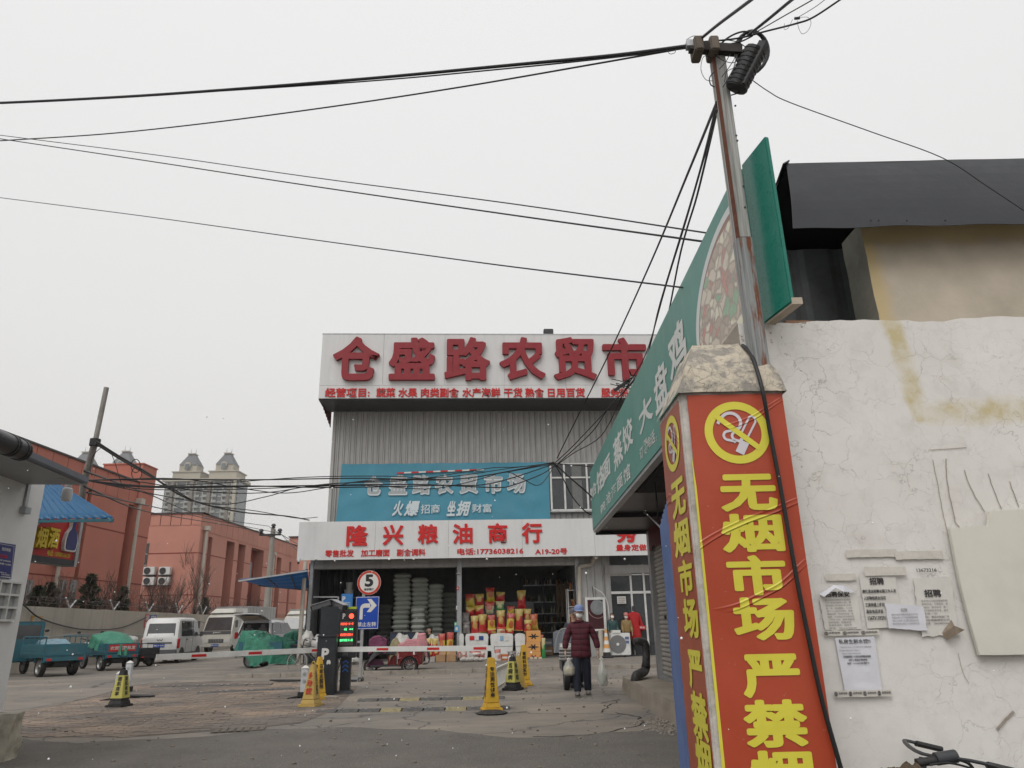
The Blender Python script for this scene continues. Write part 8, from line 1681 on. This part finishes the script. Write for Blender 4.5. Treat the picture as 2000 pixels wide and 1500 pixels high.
# ---- sign pole: speed limit five over no-left-turn arrow
sp_ = cone_pos(703, 1331); ts_ = thing('sign_post', 'grey sign post on a low wheeled frame', 'sign post', sp_)
zt_ = atY(716, 1160, sp_.y).z; MB().box(-.035, .035, -.035, .035, .06, zt_+.4).build('post', m_steel, ts_)
MB().bar((-.55, .0, .07), (.05, .0, .07), .05).bar((-.5, 0, .45), (-.35, .0, .07), .03).bar((-.3, .25, .06), (-.3, -.3, .06), .05).build('base_frame', m_steel, ts_); [wheel(ts_, (x, y, .05), .05, .04) for x, y in ((0, -.03), (.04, .03))]
MB().bar((-.45, 0, .95), (0, 0, .95), .05).build('cross_rail', m_steel, ts_); MB().box(-.5, -.1, -.1, .12, .0, .05).build('weight_plate', m_dark, ts_)
fs5 = lambda x, y, d=.05: atY(x, y, sp_.y-d)
s5 = thing('speed_sign', 'round white speed limit sign with red rim reading 5', 'traffic sign'); cq = fs5(721, 1138); r = (fs5(744, 1138)-fs5(698, 1138)).x/2
m_sw = M('reflective_white', (.62, .61, .58), .35, .06, 4, 0); m_sr = M('reflective_red', (.48, .04, .02), .35, .08, 4, 0); m_sb = M('reflective_blue', (.012, .06, .36), .35, .08, 3, 0)
MB().lathe([(0, -.01), (r, -.01), (r, .01), (0, .01)], 40, cq, 'y').build('disc', m_sw, s5); b = MB(); stroke(b, [(r*.89*math.cos(2*PI*i/44), r*.89*math.sin(2*PI*i/44)) for i in range(44)], r*.18, cq+Vector((0, -.01, 0)), (1, 0, 0), (0, 0, 1), .003, True); b.build('red_rim', m_sr, s5, fix=False)
letter('5', cq+Vector((-r*.36, -.011, -r*.34)), (r*.72, 0, 0), (0, 0, r*1.02), m_blackprint, s5, bold=.045, name='number'); letter('减速慢行', cq+Vector((-r*.40, -.011, -r*.64)), (r*.8, 0, 0), (0, 0, r*.2), m_blackprint, s5, bold=.02)
na = thing('turn_sign', 'blue rectangular sign with a white right-turn arrow and characters', 'traffic sign'); o, u, v = box_px(fs5, 694, 1165, 740, 1229)
MB().slab(o, o+u, o+u+v, o+v, .012).build('panel', m_sb, na, bevel=.004); b = MB(); stroke(b, [(.03, .02), (.97, .02), (.98, .98), (.02, .98)], .022, o, u, v, .002, True); b.build('white_border', m_sw, na, fix=False)
b = MB(); stroke(b, [(.25, .30), (.25, .62), (.27, .67), (.31, .70), (.38, .72), (.62, .72)], .13, o, u, v, .003); o3 = lambda a, c: o+u*a+v*c+Vector((0, -.003, 0))
b.add([o3(.48, .92), o3(.66, .92), o3(.90, .72), o3(.66, .52), o3(.48, .52), o3(.66, .70), o3(.66, .74)], [(0, 6, 2, 1), (5, 4, 3, 2), (6, 5, 2)]); b.build('arrow', m_sw, na, fix=False); letter('禁止左转', o+u*.10+v*.08, u*.8, v*.14, m_sw, na, bold=.02, lift=.004)
# ---- road cones
def sqcone(label, x, y, h, w0, mats, texts, rz=0, tilt=(0, 0), base=.0, basemat=None, top=.3, sleeve=None, ring=True):
    """square section plastic cone; texts = front characters top to bottom and side characters"""
    t = thing('road_cone', label, 'road cone', cone_pos(x, y), rz, 'advertising road cones at the gate'); t.rotation_euler = (tilt[0], tilt[1], rz)
    bb_ = .05; MB().box(-w0*.72, w0*.72, -w0*.72, w0*.72, 0, bb_).build('base_plate', basemat or mats, t, bevel=.012)
    MB().frust((0, 0), w0*1.15, w0*1.15, w0*1.02, w0*1.02, bb_, bb_+.07).build('foot', basemat or mats, t, bevel=.008)
    z0 = bb_+.07; MB().frust((0, 0), w0, w0, w0*top, w0*top, z0, h).build('body', mats, t, bevel=.012)
    if ring: MB().tube([(.03*math.cos(2*PI*i/12), 0, h+.015+.03*math.sin(2*PI*i/12)) for i in range(13)], .009, 6).build('lifting_ring', mats, t, smooth=True, fix=False)
    lo, hi = z0+.04, h*.86
    wa = lambda z: w0*(1-(1-top)*(z-z0)/(h-z0))
    if sleeve: MB().frust((0, 0), wa(lo)+.006, wa(lo)+.006, wa(hi)+.006, wa(hi)+.006, lo, hi).build('sleeve', sleeve, t)
    for side, (chs, mt) in enumerate(texts):
        if not chs: continue
        n_ = len(chs); zz0, zz1 = lo+.04, hi-.02; ch = (zz1-zz0)/n_
        sl = (wa(z0)-wa(h))/2/(h-z0)
        for i, c_ in enumerate(chs):
            za = zz1-(i+1)*ch+ch*.06; zb_ = zz1-i*ch-ch*.06; w_ = min(wa(zb_)*.68, (zb_-za)*1.1); ya, yb2 = wa(za)/2+.004, wa(zb_)/2+.004
            if side == 0: letter(c_, (-w_/2, -ya, za), (w_, 0, 0), (0, ya-yb2, zb_-za), mt, t, bold=.03, lift=.004, res=2, name='letter')
            else: letter(c_, (ya, -w_/2, za), (0, w_, 0), (yb2-ya, 0, zb_-za), mt, t, bold=.03, lift=.004, res=2, name='letter') if side == 1 else letter(c_, (-ya, w_/2, za), (0, -w_, 0), (ya-yb2, 0, zb_-za), mt, t, bold=.03, lift=.004, res=2, name='letter')
    return t
m_lime = M('lime_sleeve', (.46, .42, .10), .6, .15, 5, .1, dirt=.3); m_ochre = M('old_yellow_plastic', (.48, .33, .09), .6, .2, 4, .15, dirt=.6, dirtcol=(.25, .18, .1))
sqcone('black cone with a pale yellow sleeve and four black characters, leftmost of the cones', 232, 1381, .64, .24, m_black, [('面肌痉挛', m_blackprint), ('面肌痉挛', m_blackprint)], rad(-8), sleeve=m_lime, top=.42)
sqcone('faded yellow cone with three red characters left of the gate cabinet', 607, 1380, .70, .24, m_ochre, [('多动症', m_redprint), ('石家庄儿童医院', m_blackprint)], rad(-14), top=.34, base=.1)
sqcone('tall bright yellow cone with small black characters leaning against the gate cabinet', 620, 1367, .78, .22, m_yellow, [('脑发育迟缓', m_blackprint), ('石家庄医院', m_blackprint)], rad(-40), top=.36, ring=False)
sqcone('large bright yellow cone before the right barrier end, facing the viewer', 960, 1388, .80, .22, m_yellow, [('专注男性健康', m_blackprint), ('', m_blackprint), ('石家庄医院', m_blackprint)], rad(14), top=.5, basemat=m_yellow, ring=False)
fb_ = thing('cone_foot', 'worn black rubber foot under the large yellow cone at the barrier end', 'cone foot', cone_pos(960, 1395)); MB().lathe([(.24, 0), (.25, .02), (.15, .05), (0, .05)], 10, (0, .05, 0)).build('rubber', m_black, fb_)
sqcone('cone with pale yellow sleeve and blue band at the railing end', 1002, 1348, .66, .24, m_black, [('癫痫病', m_blackprint), ('抽动症', m_blackprint)], rad(-30), sleeve=m_lime, top=.42)
sqcone('narrow pale cone between the blue banded cone and the tall yellow one', 1014, 1344, .66, .20, m_ochre, [('', m_ink), ('', m_ink), ('看抽动症', m_blackprint)], rad(20), top=.42)
sqcone('tall yellow cone standing behind the railing end', 1024, 1339, .86, .24, m_yellow, [('看眼科到爱尔', m_blackprint), ('', m_ink), ('爱尔眼科', m_blackprint)], rad(10), top=.42, ring=False)
# round traffic cone
q = FL(1187, 1301, 1.2); t = thing('traffic_cone', 'round white and orange striped traffic cone beside the air conditioner', 'road cone', FM @ Vector((q.x, -1.2, .1))); H = .98
MB().lathe([(.22, 0), (.23, .03), (.18, .06), (0, .06)], 16).build('base', m_black, t); 
for i, mt in enumerate([m_black, m_white, m_orc, m_white, m_orc, m_white, m_orc]): z0, z1 = .06+i*.13, .06+(i+1)*.13; rf_ = lambda z: .15-.115*z/H; MB().lathe([(rf_(z0), z0), (rf_(z1), z1-.002)], 20).build('band', mt, t, smooth=35)
# white lane bollards
def bollard(label, x, y, h, foot=True):
    t = thing('bollard', label, 'bollard', cone_pos(x, y), 0, 'white hinged bollards'); w_ = .075
    MB().box(-w_, w_, -.04, .04, .1, h).build('post', M('bollard_white', (.5, .52, .54), .4, .1, 4, .03, dirt=.4), t, bevel=.015); MB().frust((0, 0), .17, .1, .04, .03, h+.001, h+.06).build('cap', m_white, t, bevel=.01)
    MB().box(-w_-.03, w_+.03, -.07, .09, 0, .12).slab((-.3, -.1, .02), (-.05, -.1, .06), (-.05, .12, .06), (-.3, .12, .02), .02).build('foot', m_black, t)
    for z in (.32, h-.1): MB().lathe([(.0, 0), (.035, 0), (.035, .008), (0, .008)], 14, (0, -.048, z), 'y').build('reflector', m_steel, t)
bollard('white bollard with black foot left of the faded yellow cone', 593, 1364, .55); bollard('white bollard just behind the leftmost cone', 228, 1368, .50); bollard('white bollard right behind the leftmost cone with a yellow strip', 246, 1352, .62)
# low white railing
ra, rb2 = cone_pos(967, 1356), cone_pos(997, 1335); d = rb2-ra; L = d.length; rl = thing('railing', 'low white slatted railing receding between the cones', 'railing', ra, math.atan2(d.y, d.x)); hR = .46
for x in (0, L): MB().box(x-.035, x+.035, -.035, .035, 0, hR+.08).ball((x, 0, hR+.1), .045).build('post', m_white, rl)
for z in (.1, hR): MB().box(.036, L-.036, -.02, .02, z-.02, z+.02).build('rail', m_white, rl)
n_ = int(L/.13)
for i in range(1, n_): MB().box(L*i/n_-.014, L*i/n_+.014, -.012, .012, .121, hR-.021).build('slat', m_white, rl)
# ---- speed bumps in rubber sections
m_rub = M('grey_worn_rubber', (.075, .072, .07), .85, .25, 10, .5, dirt=.6, dirtcol=(.19, .17, .14), bscale=60); m_ryl = M('worn_yellow_rubber', (.26, .22, .12), .85, .3, 10, .4, dirt=.9, bscale=60)
def bump(label, x0, y0, x1, y1, pat):
    a, c = cone_pos(x0, y0), cone_pos(x1, y1); d = c-a; t = thing('speed_bump', label, 'speed bump', a, math.atan2(d.y, d.x)); L = d.length/len(pat)
    for i, k in enumerate(pat):
        b = MB(); pr = [(-.17, 0), (-.13, .022), (-.05, .038), (.05, .038), (.13, .022), (.17, 0)]; x0_, x1_ = i*L+.012, (i+1)*L-.012
        b.prism(pr, x0_, x1_, 'x'); b.build('rubber_section', m_ryl if k == 'y' else m_rub, t)
        if k != 'y': [MB().box(x0_+.06+j*(L*.75), x0_+.11+j*(L*.75), -.02, .02, .038, .043).build('bolt', m_steel, t) for j in (0, 1)]
bump('rear speed bump of the right lane with worn yellow sections', 700, 1369, 986, 1364, 'kkykkyk'); bump('front speed bump of the right lane ending at the large cone', 619, 1391, 997, 1384, 'kkkykkykk')
bump('rear speed bump of the left lane', 296, 1343, 532, 1338, 'kkkkk'); bump('front speed bump of the left lane', 383, 1355, 577, 1346, 'kkkk')
# ================================================================= people and mannequins
m_skin = M('skin', (.50, .31, .23), .55, .06, 6, .05); m_cloth_navy = M('navy_trousers', (.012, .016, .028), .85, .2, 6, .3); m_mask = M('mask_white', (.78, .77, .74), .8, .05, 8, .1)
def quilt():
    t = NT('maroon_quilted_nylon'); p = t.obj(); s_ = t.sep(p); w_ = t.n('TexWave', wave_type='BANDS', bands_direction='Z', wave_profile='SIN'); t.l(p, w_.inputs[0]); w_.inputs['Scale'].default_value = 3.0; w_.inputs['Distortion'].default_value = 1.5; w_.inputs['Detail'].default_value = 2
    h = t.math('POWER', w_.outputs['Fac'], .35); n = t.noise(p, 14, 4)
    c = t.mix(h, (.040, .004, .010), (.075, .006, .016)); zp = t.ramp(t.math('ABSOLUTE', s_[0]), [(.006, 0), (.012, 1)])
    c = t.mix(zp, (.03, .003, .008), c); return t.out(c, .8, t.bump(t.math('ADD', h, t.math('MULTIPLY', n, .4)), .45, .02))
m_quilt = quilt()
def skin_mesh(name, mat, parent, verts, edges, radii, root=0, sub=2):
    me = bpy.data.meshes.new(name); me.from_pydata(verts, edges, []); o = bpy.data.objects.new(name, me); C.objects.link(o); o.parent = parent; me.materials.append(mat)
    md = o.modifiers.new('skin', 'SKIN'); md.use_smooth_shade = True
    for i, r_ in enumerate(radii):
        sv_ = me.skin_vertices[0].data[i]; sv_.radius = r_ if isinstance(r_, tuple) else (r_, r_)
        sv_.use_root = (i == root)
    s2 = o.modifiers.new('sub', 'SUBSURF'); s2.levels = s2.render_levels = sub; return o
def hand(b, w_, dr, side, curl=.5):
    """palm and five fingers as short tapering chains from the wrist w_, pointing along dr"""
    w_, dr = Vector(w_), Vector(dr).normalized(); s_ = Vector((0, -1, 0)); b.ball(w_+dr*.045, .022, .04, .045, 10, 8)
    for i in range(4):
        st_ = w_+dr*.08+s_*(.028-.019*i); l_ = (.07, .08, .075, .058)[i]; e1 = st_+dr*l_*.5; e2 = e1+(dr+Vector((-side*curl, 0, 0))).normalized()*l_*.3; e3 = e2+(dr*.3+Vector((-side, 0, 0))*curl*1.5).normalized()*l_*.3; b.tube([st_-dr*.02, e1, e2, e3], [.0095, .009, .008, .006], 6)
    b.tube([w_+dr*.02+s_*.03, w_+dr*.055+s_*.055, w_+dr*.09+s_*.058], [.012, .011, .008], 6)
def person(label, loc, rz, s, coat, pants, cap=None, hair=None, mask=True, stride=.12, arms=((.30, .02), (.30, .02)), shoes=None, name='person', cat='person', legs=True, collar=True, hem=.84):
    """faces -y; origin on the ground; arms = ((outward, forward) per side)"""
    t = thing(name, label, cat, loc, rz, None, s)
    hipz, shz = .86, 1.33
    V = [(0, 0, hipz), (0, 0, 1.05), (0, .01, 1.24), (0, .01, 1.38), (0, 0, 1.47), (0, -.01, 1.56), (0, -.005, 1.63)]; E = [(i, i+1) for i in range(6)]; Rr = [(.12, .09), (.12, .085), (.13, .09), (.06, .055), (.055, .055), (.09, .10), (.078, .088)]
    for sd, (ou, fo) in zip((-1, 1), arms):
        n_ = len(V); V += [(sd*.17, .01, shz), (sd*(.17+ou*.35), .03-fo*.3, 1.06), (sd*(.17+ou*.42), .0-fo, .84)]; E += [(2, n_), (n_, n_+1), (n_+1, n_+2)]; Rr += [.055, .042, .028]
    if legs:
        for sd, yy in ((-1, -stride), (1, stride)):
            n_ = len(V); V += [(sd*.09, 0, .80), (sd*.10, yy*.55-.02, .46), (sd*.10, yy, .09), (sd*.11, yy-.12, .04)]; E += [(0, n_), (n_, n_+1), (n_+1, n_+2), (n_+2, n_+3)]; Rr += [.085, .06, .042, .035]
    skin_mesh('body', m_skin, t, V, E, Rr)
    b = MB()
    for sd, (ou, fo) in zip((-1, 1), arms): hand(b, (sd*(.17+ou*.42), -fo, .84), (0, -.05, -1), sd)
    b.build('hands', m_skin, t, smooth=True, fix=False)
    V = [(0, .0, hem), (0, .0, hem+.03), (0, .0, .92), (0, .0, 1.08), (0, .01, 1.24), (0, .01, 1.355)]; E = [(i, i+1) for i in range(5)]; Rr = [(.225, .155), (.225, .155), (.215, .155), (.20, .15), (.19, .14), (.105, .09)]
    if collar: V.append((0, .0, 1.44)); E.append((5, 6)); Rr.append((.085, .08))
    for sd, (ou, fo) in zip((-1, 1), arms):
        n_ = len(V); V += [(sd*.175, .01, 1.32), (sd*(.17+ou*.20), .02-fo*.15, 1.18), (sd*(.17+ou*.37), .02-fo*.35, 1.04), (sd*(.17+ou*.43), -fo*.95, .87)]; E += [(4, n_), (n_, n_+1), (n_+1, n_+2), (n_+2, n_+3)]; Rr += [.083, .083, .073, .062]
    skin_mesh('jacket', coat, t, V, E, Rr)
    if legs:
        V = [(0, 0, .93), (0, 0, .84)]; E = [(0, 1)]; Rr = [(.14, .10), (.15, .11)]
        for sd, yy in ((-1, -stride), (1, stride)):
            n_ = len(V); V += [(sd*.095, 0, .74), (sd*.105, yy*.55-.02, .46), (sd*.105, yy+.01, .12), (sd*.105, yy+.01, .085)]; E += [(1, n_), (n_, n_+1), (n_+1, n_+2), (n_+2, n_+3)]; Rr += [.105, .085, .078, .078]
        skin_mesh('trousers', pants, t, V, E, Rr)
        for sd, yy in ((-1, -stride), (1, stride)): MB().ball((sd*.11, yy-.06, .055), .055, .135, .05, 14, 8).box(sd*.11-.05, sd*.11+.05, yy-.18, yy+.07, .0, .025).build('shoe', shoes or m_dark, t, smooth=True)
    # head features
    b = MB(); [b.ball((sd*.033, -.088, 1.572), .011, .008, .007, 8, 6) for sd in (-1, 1)]; b.build('eyes', m_blackprint, t, smooth=True); b = MB(); [b.ball((sd*.085, .005, 1.55), .012, .022, .032, 8, 6) for sd in (-1, 1)]; b.build('ears', m_skin, t, smooth=True); MB().ball((0, -.102, 1.545), .013, .016, .024, 8, 6).build('nose', m_skin, t, smooth=True)
    if mask:
        mk = MB().ball((0, -.062, 1.512), .072, .06, .06, 18, 12).build('mask', m_mask, t, smooth=True); MB().bar((0, -.121, 1.47), (0, -.121, 1.55), .004).build('fold', m_paper, mk); MB().tube([(-.066, -.06, 1.52), (-.09, .02, 1.56)], .003, 5).tube([(.066, -.06, 1.52), (.09, .02, 1.56)], .003, 5).build('ear_loop', m_mask, mk)
    else: MB().ball((0, -.092, 1.50), .022, .008, .006, 8, 6).build('lips', m_redprint, t, smooth=True)
    if hair: MB().ball((0, .05, 1.60), .088, .072, .085, 16, 10).ball((0, .055, 1.53), .082, .05, .085).build('hair', hair, t, smooth=True)
    if cap: 
        cp_ = MB().lathe([(.098, 0), (.10, .03), (.092, .07), (.065, .098), (.03, .11), (0, .112)], 20, (0, .008, 1.61), sy=1.08).build('cap', cap, t, smooth=True)
        b = MB(); b.grid(12, 5, lambda a, c: ((.098+.004*c)*math.cos(PI+PI*a)*(1-.12*c), -.02+(.085+.075*c)*math.sin(PI+PI*a), 1.612-.022*c*math.sin(PI*a)-.004)); b.build('peak', cap, cp_, smooth=True, fix=False, solid=.006)
    return t
m_capb = M('pale_blue_cap', (.20, .26, .46), .8, .1, 8, .2); m_hair = M('black_hair', (.015, .012, .012), .6, .2, 30, .4)
wp = cone_pos(1139, 1360); ws = (1360-1180)*.95*wp.y/1400/1.0
zh = atY(1131, 1180, wp.y).z; s_w = zh/1.727
person('woman in maroon quilted jacket, pale blue cap and white mask, walking with two bags', wp, rad(-3), s_w, m_quilt, m_cloth_navy, m_capb, m_hair, arms=((.34, .03), (.38, .05)), hem=.70, shoes=M('grey_trainers', (.14, .13, .12), .7, .3, 20, .3))
MB()
def pbag(label, x0, y0, x1, y1, cont, sd, Yo=-.1):
    Y = wp.y+Yo; a, c = atY(x0, y0, Y), atY(x1, y1, Y); cx = (a.x+c.x)/2; w_, h_ = c.x-a.x, a.z-c.z; t = thing('plastic_bag', label, 'shopping bag', (cx, Y, c.z))
    def g(u, v): 
        an = 2*PI*u; r_ = (.5 if v < .45 else .5*(1-(v-.45)/.58)**.9)*(1 if v > .08 else .75+3*v); k = 1+.12*noise.noise(Vector((math.cos(an)*2, math.sin(an)*2, v*4+x0)))+.10*math.sin(an*7+v*5)*max(0, v-.3)
        return (w_*r_*k*math.cos(an), .14*r_*2*k*math.sin(an), h_*v)
    MB().grid(28, 16, g).build('film', glassy('bag_film', (.62, .62, .58), .42, .25), t, smooth=True, fix=False); MB().ball((0, 0, h_*.27), w_*.40, .1, h_*.25, 14, 9, .3).build('contents', cont, t, smooth=True)
    MB().tube([(-.03, 0, h_*.93), (0, 0, h_*1.02), (.03, 0, h_*.93)], .008, 5).build('handle', m_mask, t, fix=False)
pbag('knotted plastic bag of yellow food held in the walking woman\'s left-side hand', 1099, 1286, 1124, 1319, M('yellow_food', (.42, .34, .16), .8, .15, 8, .2), -1); pbag('clear plastic bag of greens held in the walking woman\'s right-side hand', 1164, 1284, 1188, 1340, M('wrapped_greens', (.26, .29, .24), .6, .35, 14, .5), 1)
# scooter with second rider behind her
sc2 = cone_pos(1109, 1349)+Vector((.04, .15, 0)); t = thing('cargo_scooter', 'electric scooter with basket and windshield following right behind the woman', 'scooter', sc2, 0)
kk = .95*sc2.y/1400; wheel(t, (-.05, 0, .25), .25, .11, 'x', spokes=6)
MB().tube([(-.05, .05, .25), (-.02, .2, .8), (0, .3, 1.0)], .03, 8).build('fork', m_steel, t, smooth=True, fix=False); MB().box(-.17, .12, -.12, .1, .56, .78).build('basket', M('grey_wire_basket', (.12, .12, .12), .5, .3, 40, .3), t, bevel=.01); b = MB(); [b.box(-.18, .13, -.13, .11, z, z+.012) for z in (.6, .66, .72, .79)]; b.build('basket_wire', m_white, t)
MB().ball((-.03, 0, .84), .15, .12, .07, 12, 8, .5).build('basket_goods', m_wbag, t, smooth=True)
MB().grid(12, 12, lambda a, c: (-.29+.62*a, .1-.10*math.sin(a*PI), .72+.46*c*(1-.12*(2*a-1)**4))).build('windshield', glassy('clear_screen', (.35, .38, .42), .45, .1), t, smooth=True, fix=False)
b = MB().tube([(-.27+.62*a/16, .1-.10*math.sin(a/16*PI), .72+.48*(1-abs(2*a/16-1)**5)) for a in range(17)], .012, 6); b.build('windshield_rim', m_grey, t, smooth=True, fix=False)
MB().box(-.12, .34, .15, 1.2, .3, .62).build('body', M('dark_grey_shell', (.04, .045, .055), .4, .2, 4, .05), t, bevel=.05); MB().box(.36, .40, .1, .5, .5, .9).build('side_screen', m_steel, t)
MB().ball((.30, .0, .80), .09, .05, .07).build('red_lamp', m_tail, t, smooth=True); wheel(t, (.1, 1.1, .22), .22, .1, 'x')
rd = person('second person in dark clothes and cap on the scooter, mostly hidden behind the woman', Vector((atY(1120, 1198, sc2.y+.62).x, sc2.y+.62, 0)), rad(4), s_w*.985, M('dark_jacket', (.03, .03, .035), .8, .2, 5, .2), m_cloth_navy, M('brown_cap', (.10, .09, .10), .8, .2, 8, .2), None, mask=False, arms=((.2, .3), (.2, .3)), stride=.05)
# shopkeeper among the sacks
q = FL(836, 1226, .25); sk_ = person('seated shopkeeper in dark olive clothes between the flour sack stacks', FM @ Vector((q.x, .75, -.42)), FA+rad(-60), 1.0, M('olive_jacket', (.04, .045, .03), .85, .2, 5, .2), m_cloth_navy, None, m_hair, mask=False, arms=((.2, .15), (.2, .15)), legs=False)
st2 = thing('stool', 'small stool under the seated shopkeeper', 'stool', FM @ Vector((q.x, .75, .1)), FA); MB().box(-.18, .18, -.18, .18, .33, .38).build('seat', m_wood, st2); [MB().box(x-.02, x+.02, y-.02, y+.02, 0, .33).build('leg', m_wood, st2) for x in (-.14, .14) for y in (-.14, .14)]
# mannequins behind the air conditioner
for i, (x, y0, col, cp3, hr, lb) in enumerate([(1195, 1250, (.012, .045, .045), None, m_hair, 'mannequin in dark green jacket with white mask and black hair, left of the pair'), (1222, 1250, (.20, .13, .045), M('pink_band_cap', (.5, .2, .18), .7, .2, 6, .1), None, 'mannequin in golden brown jacket with folded arms and pink cap')]):
    q = FL(x, 1197, .35); k = .80; mz = q.z-1.70*k
    t = person(lb, FM @ Vector((q.x, -.35, mz)), FA, k, M('mannequin_coat_%s' % ['green', 'gold'][i], col, .45, .15, 4, .2), m_dark, cp3, hr, mask=True, arms=((.10, .16), (.10, .18)), name='mannequin', cat='mannequin', legs=False)
    MB().box(-.1, .1, -.08, .08, -mz/k+.78/k, .92).build('stand', m_dark, t)
q = FL(1236, 1180, .1); dt = thing('dress_form', 'headless dress form wearing a long red coat, right of the mannequins', 'dress form', FM @ Vector((q.x, .18-.3, .1)), FA)
V = [(0, 0, .45), (0, 0, .85), (0, 0, 1.15), (0, 0, 1.42), (0, 0, 1.55)]; E = [(0, 1), (1, 2), (2, 3), (3, 4)]; Rr = [(.30, .2), (.24, .16), (.19, .13), (.17, .11), (.06, .06)]
for sd in (-1, 1): n_ = len(V); V += [(sd*.18, 0, 1.44), (sd*.26, 0, 1.15), (sd*.31, 0, .85)]; E += [(3, n_), (n_, n_+1), (n_+1, n_+2)]; Rr += [.07, .06, .06]
skin_mesh('red_coat', M('red_coat_cloth', (.36, .012, .014), .8, .15, 5, .3), dt, V, E, Rr); MB().lathe([(.05, 1.58), (.05, 1.72), (.02, 1.76), (0, 1.76)], 12).build('neck_cap', m_dark, dt); MB().tube([(0, 0, 0), (0, 0, .45)], .025, 8).box(-.2, .2, -.15, .15, 0, .03).build('stand', m_dark, dt)
q0, q1 = FL(1194, 1248, .9), FL(1234, 1291, .9); w_, h_ = q1.x-q0.x, q0.z-q1.z
ac2 = thing('air_conditioner', 'white outdoor air conditioner unit with round fan standing before the tailor shop', 'air conditioner', FM @ Vector((q0.x, -.9, .16)), FA)
MB().box(0, w_, 0, .36, 0, h_).build('casing', m_white, ac2, bevel=.015); b = MB(); [stroke(b, [(w_*.32+.30*r_*math.cos(2*PI*i/28), h_*.5+.30*r_*math.sin(2*PI*i/28)) for i in range(28)], .012, (0, -.012, 0), (1, 0, 0), (0, 0, 1), .002, True) for r_ in (1, .9, .8, .7, .6, .5, .4, .3)]; props(b.build('fan_grille', m_grey, ac2, fix=False), kind='stuff')
MB().lathe([(0, 0), (.31, 0), (.31, .01), (0, .01)], 26, (w_*.32, -.011, h_*.5), 'y').build('fan_well', m_trim, ac2); MB().lathe([(0, 0), (.055, 0), (.055, .02), (0, .02)], 16, (w_*.32, -.03, h_*.5), 'y').build('fan_hub', m_white, ac2)
for z in (.52, .70): MB().box(w_*.72, w_*.93, -.006, 0, h_*z, h_*(z+.13)).build('spec_sticker', M('blue_print_sticker', (.10, .14, .26), .5, .3, 40, 0), ac2)
MB().box(.05, w_*.5, -.02, .34, h_+.001, h_+.10).build('top_box', m_white, ac2); [MB().box(x, x+.12, -.04, .4, -.06, -.0).build('foot', m_dark, ac2) for x in (.05, w_-.2)]
rbz = thing('red_band_sign', 'small red strip sign on the tailor shop glass', 'sign'); q0, q1 = FL(1246, 1222, .2), FL(1262, 1229, .2); b = MB(); b.box(q0.x, q1.x, -.2, -.17, q1.z, q0.z); o = b.build('strip', m_red, rbz); rbz.matrix_world = FM; letter('欢迎', (q0.x+.06, -.203, q1.z+.03), (.2, 0, 0), (0, 0, q0.z-q1.z-.06), m_white, rbz, bold=.02)
q = FL(1240, 1275, .3); sto = thing('folding_stroller', 'dark folded pushchair frame standing beside the air conditioner', 'pushchair', FM @ Vector((q.x, -.4, .1)), FA)
for a, c in (((-.12, 0, 0), (.10, 0, .62)), ((.12, 0, 0), (-.10, 0, .62)), ((-.1, .2, 0), (.1, .2, .62)), ((.12, .2, 0), (-.1, .2, .62))): MB().tube([a, c], .014, 6).build('leg', m_dark, sto)
MB().slab((-.08, 0, .5), (.08, 0, .25), (.08, .2, .25), (-.08, .2, .5), .03).build('seat', m_cloth_navy, sto)
# ---- light snowfall and grit
sn = MB(); rr = random.Random(99); m_snow = M('snow', (.8, .8, .8), .9, .05, 5, 0)
for i in range(420):
    y = 1.5+rr.random()**1.3*14; x = rr.uniform(-.75, .75)*y; z = CAM_H+rr.uniform(-.35, .3)*y
    if z > .1 and not (y > 3.6 and x > .7): sn.ball((x, y, z), .0022*(.6+rr.random())*(.6+y/7), None, None, 5, 3)
props(sn.build('snowflakes', m_snow, None, smooth=True, fix=False), 'few tiny snowflakes drifting through the air', 'snow', kind='stuff')
gr_ = MB(); 
for i in range(750):
    x, y = rr.uniform(-8, 3.5), 5+rr.random()**1.2*16
    if x > 1.9 and y < 15.4: x = rr.uniform(-7, 1.9)
    if 1 < x and y < 5: continue
    r_ = .006+.02*rr.random()**3; gr_.ball((x, y, .008+r_*.3), r_*1.3, r_, r_*.6, 5, 3)
props(gr_.build('grit', M('stone_grit', (.20, .175, .145), .95, .5, 3, .1), None, fix=False), 'scattered small stones and grit on the road', 'grit', kind='stuff')
for i, (x, y, lb) in enumerate([(1320, 1428, 'low heap of leaves and rubble at the platform foot'), (1300, 1412, 'scatter of debris beside the platform side')]):
    q = cone_pos(x, y); b = MB()
    for k in range(150): p = Vector((q.x-.05+rr.gauss(0, .16), q.y+rr.gauss(0, .25), .01)); r_ = .006+.018*rr.random()**2; b.ball((p.x, p.y, r_*.5+.012*max(0, 1-abs(p.x-q.x)*4)), r_*1.3, r_, r_*.5, 5, 3)
    props(b.build('debris', m_conc, None, fix=False), lb, 'debris', kind='stuff')
# ================================================================= winter haze over the yard and the towers behind
hz_ = NT('haze_air'); hz_.t.nodes.remove(hz_.b); pv_ = hz_.n('VolumePrincipled'); pv_.inputs['Density'].default_value = .0003; pv_.inputs['Color'].default_value = (.99, .985, .975, 1); pv_.inputs['Anisotropy'].default_value = .2
hz_.l(pv_.outputs[0], [n_ for n_ in hz_.t.nodes if n_.type == 'OUTPUT_MATERIAL'][0].inputs['Volume'])
props(MB().box(-960, 960, -340, 1560, -1.1, 150).build('haze', hz_.m), 'thin pale winter haze', 'haze', kind='stuff')
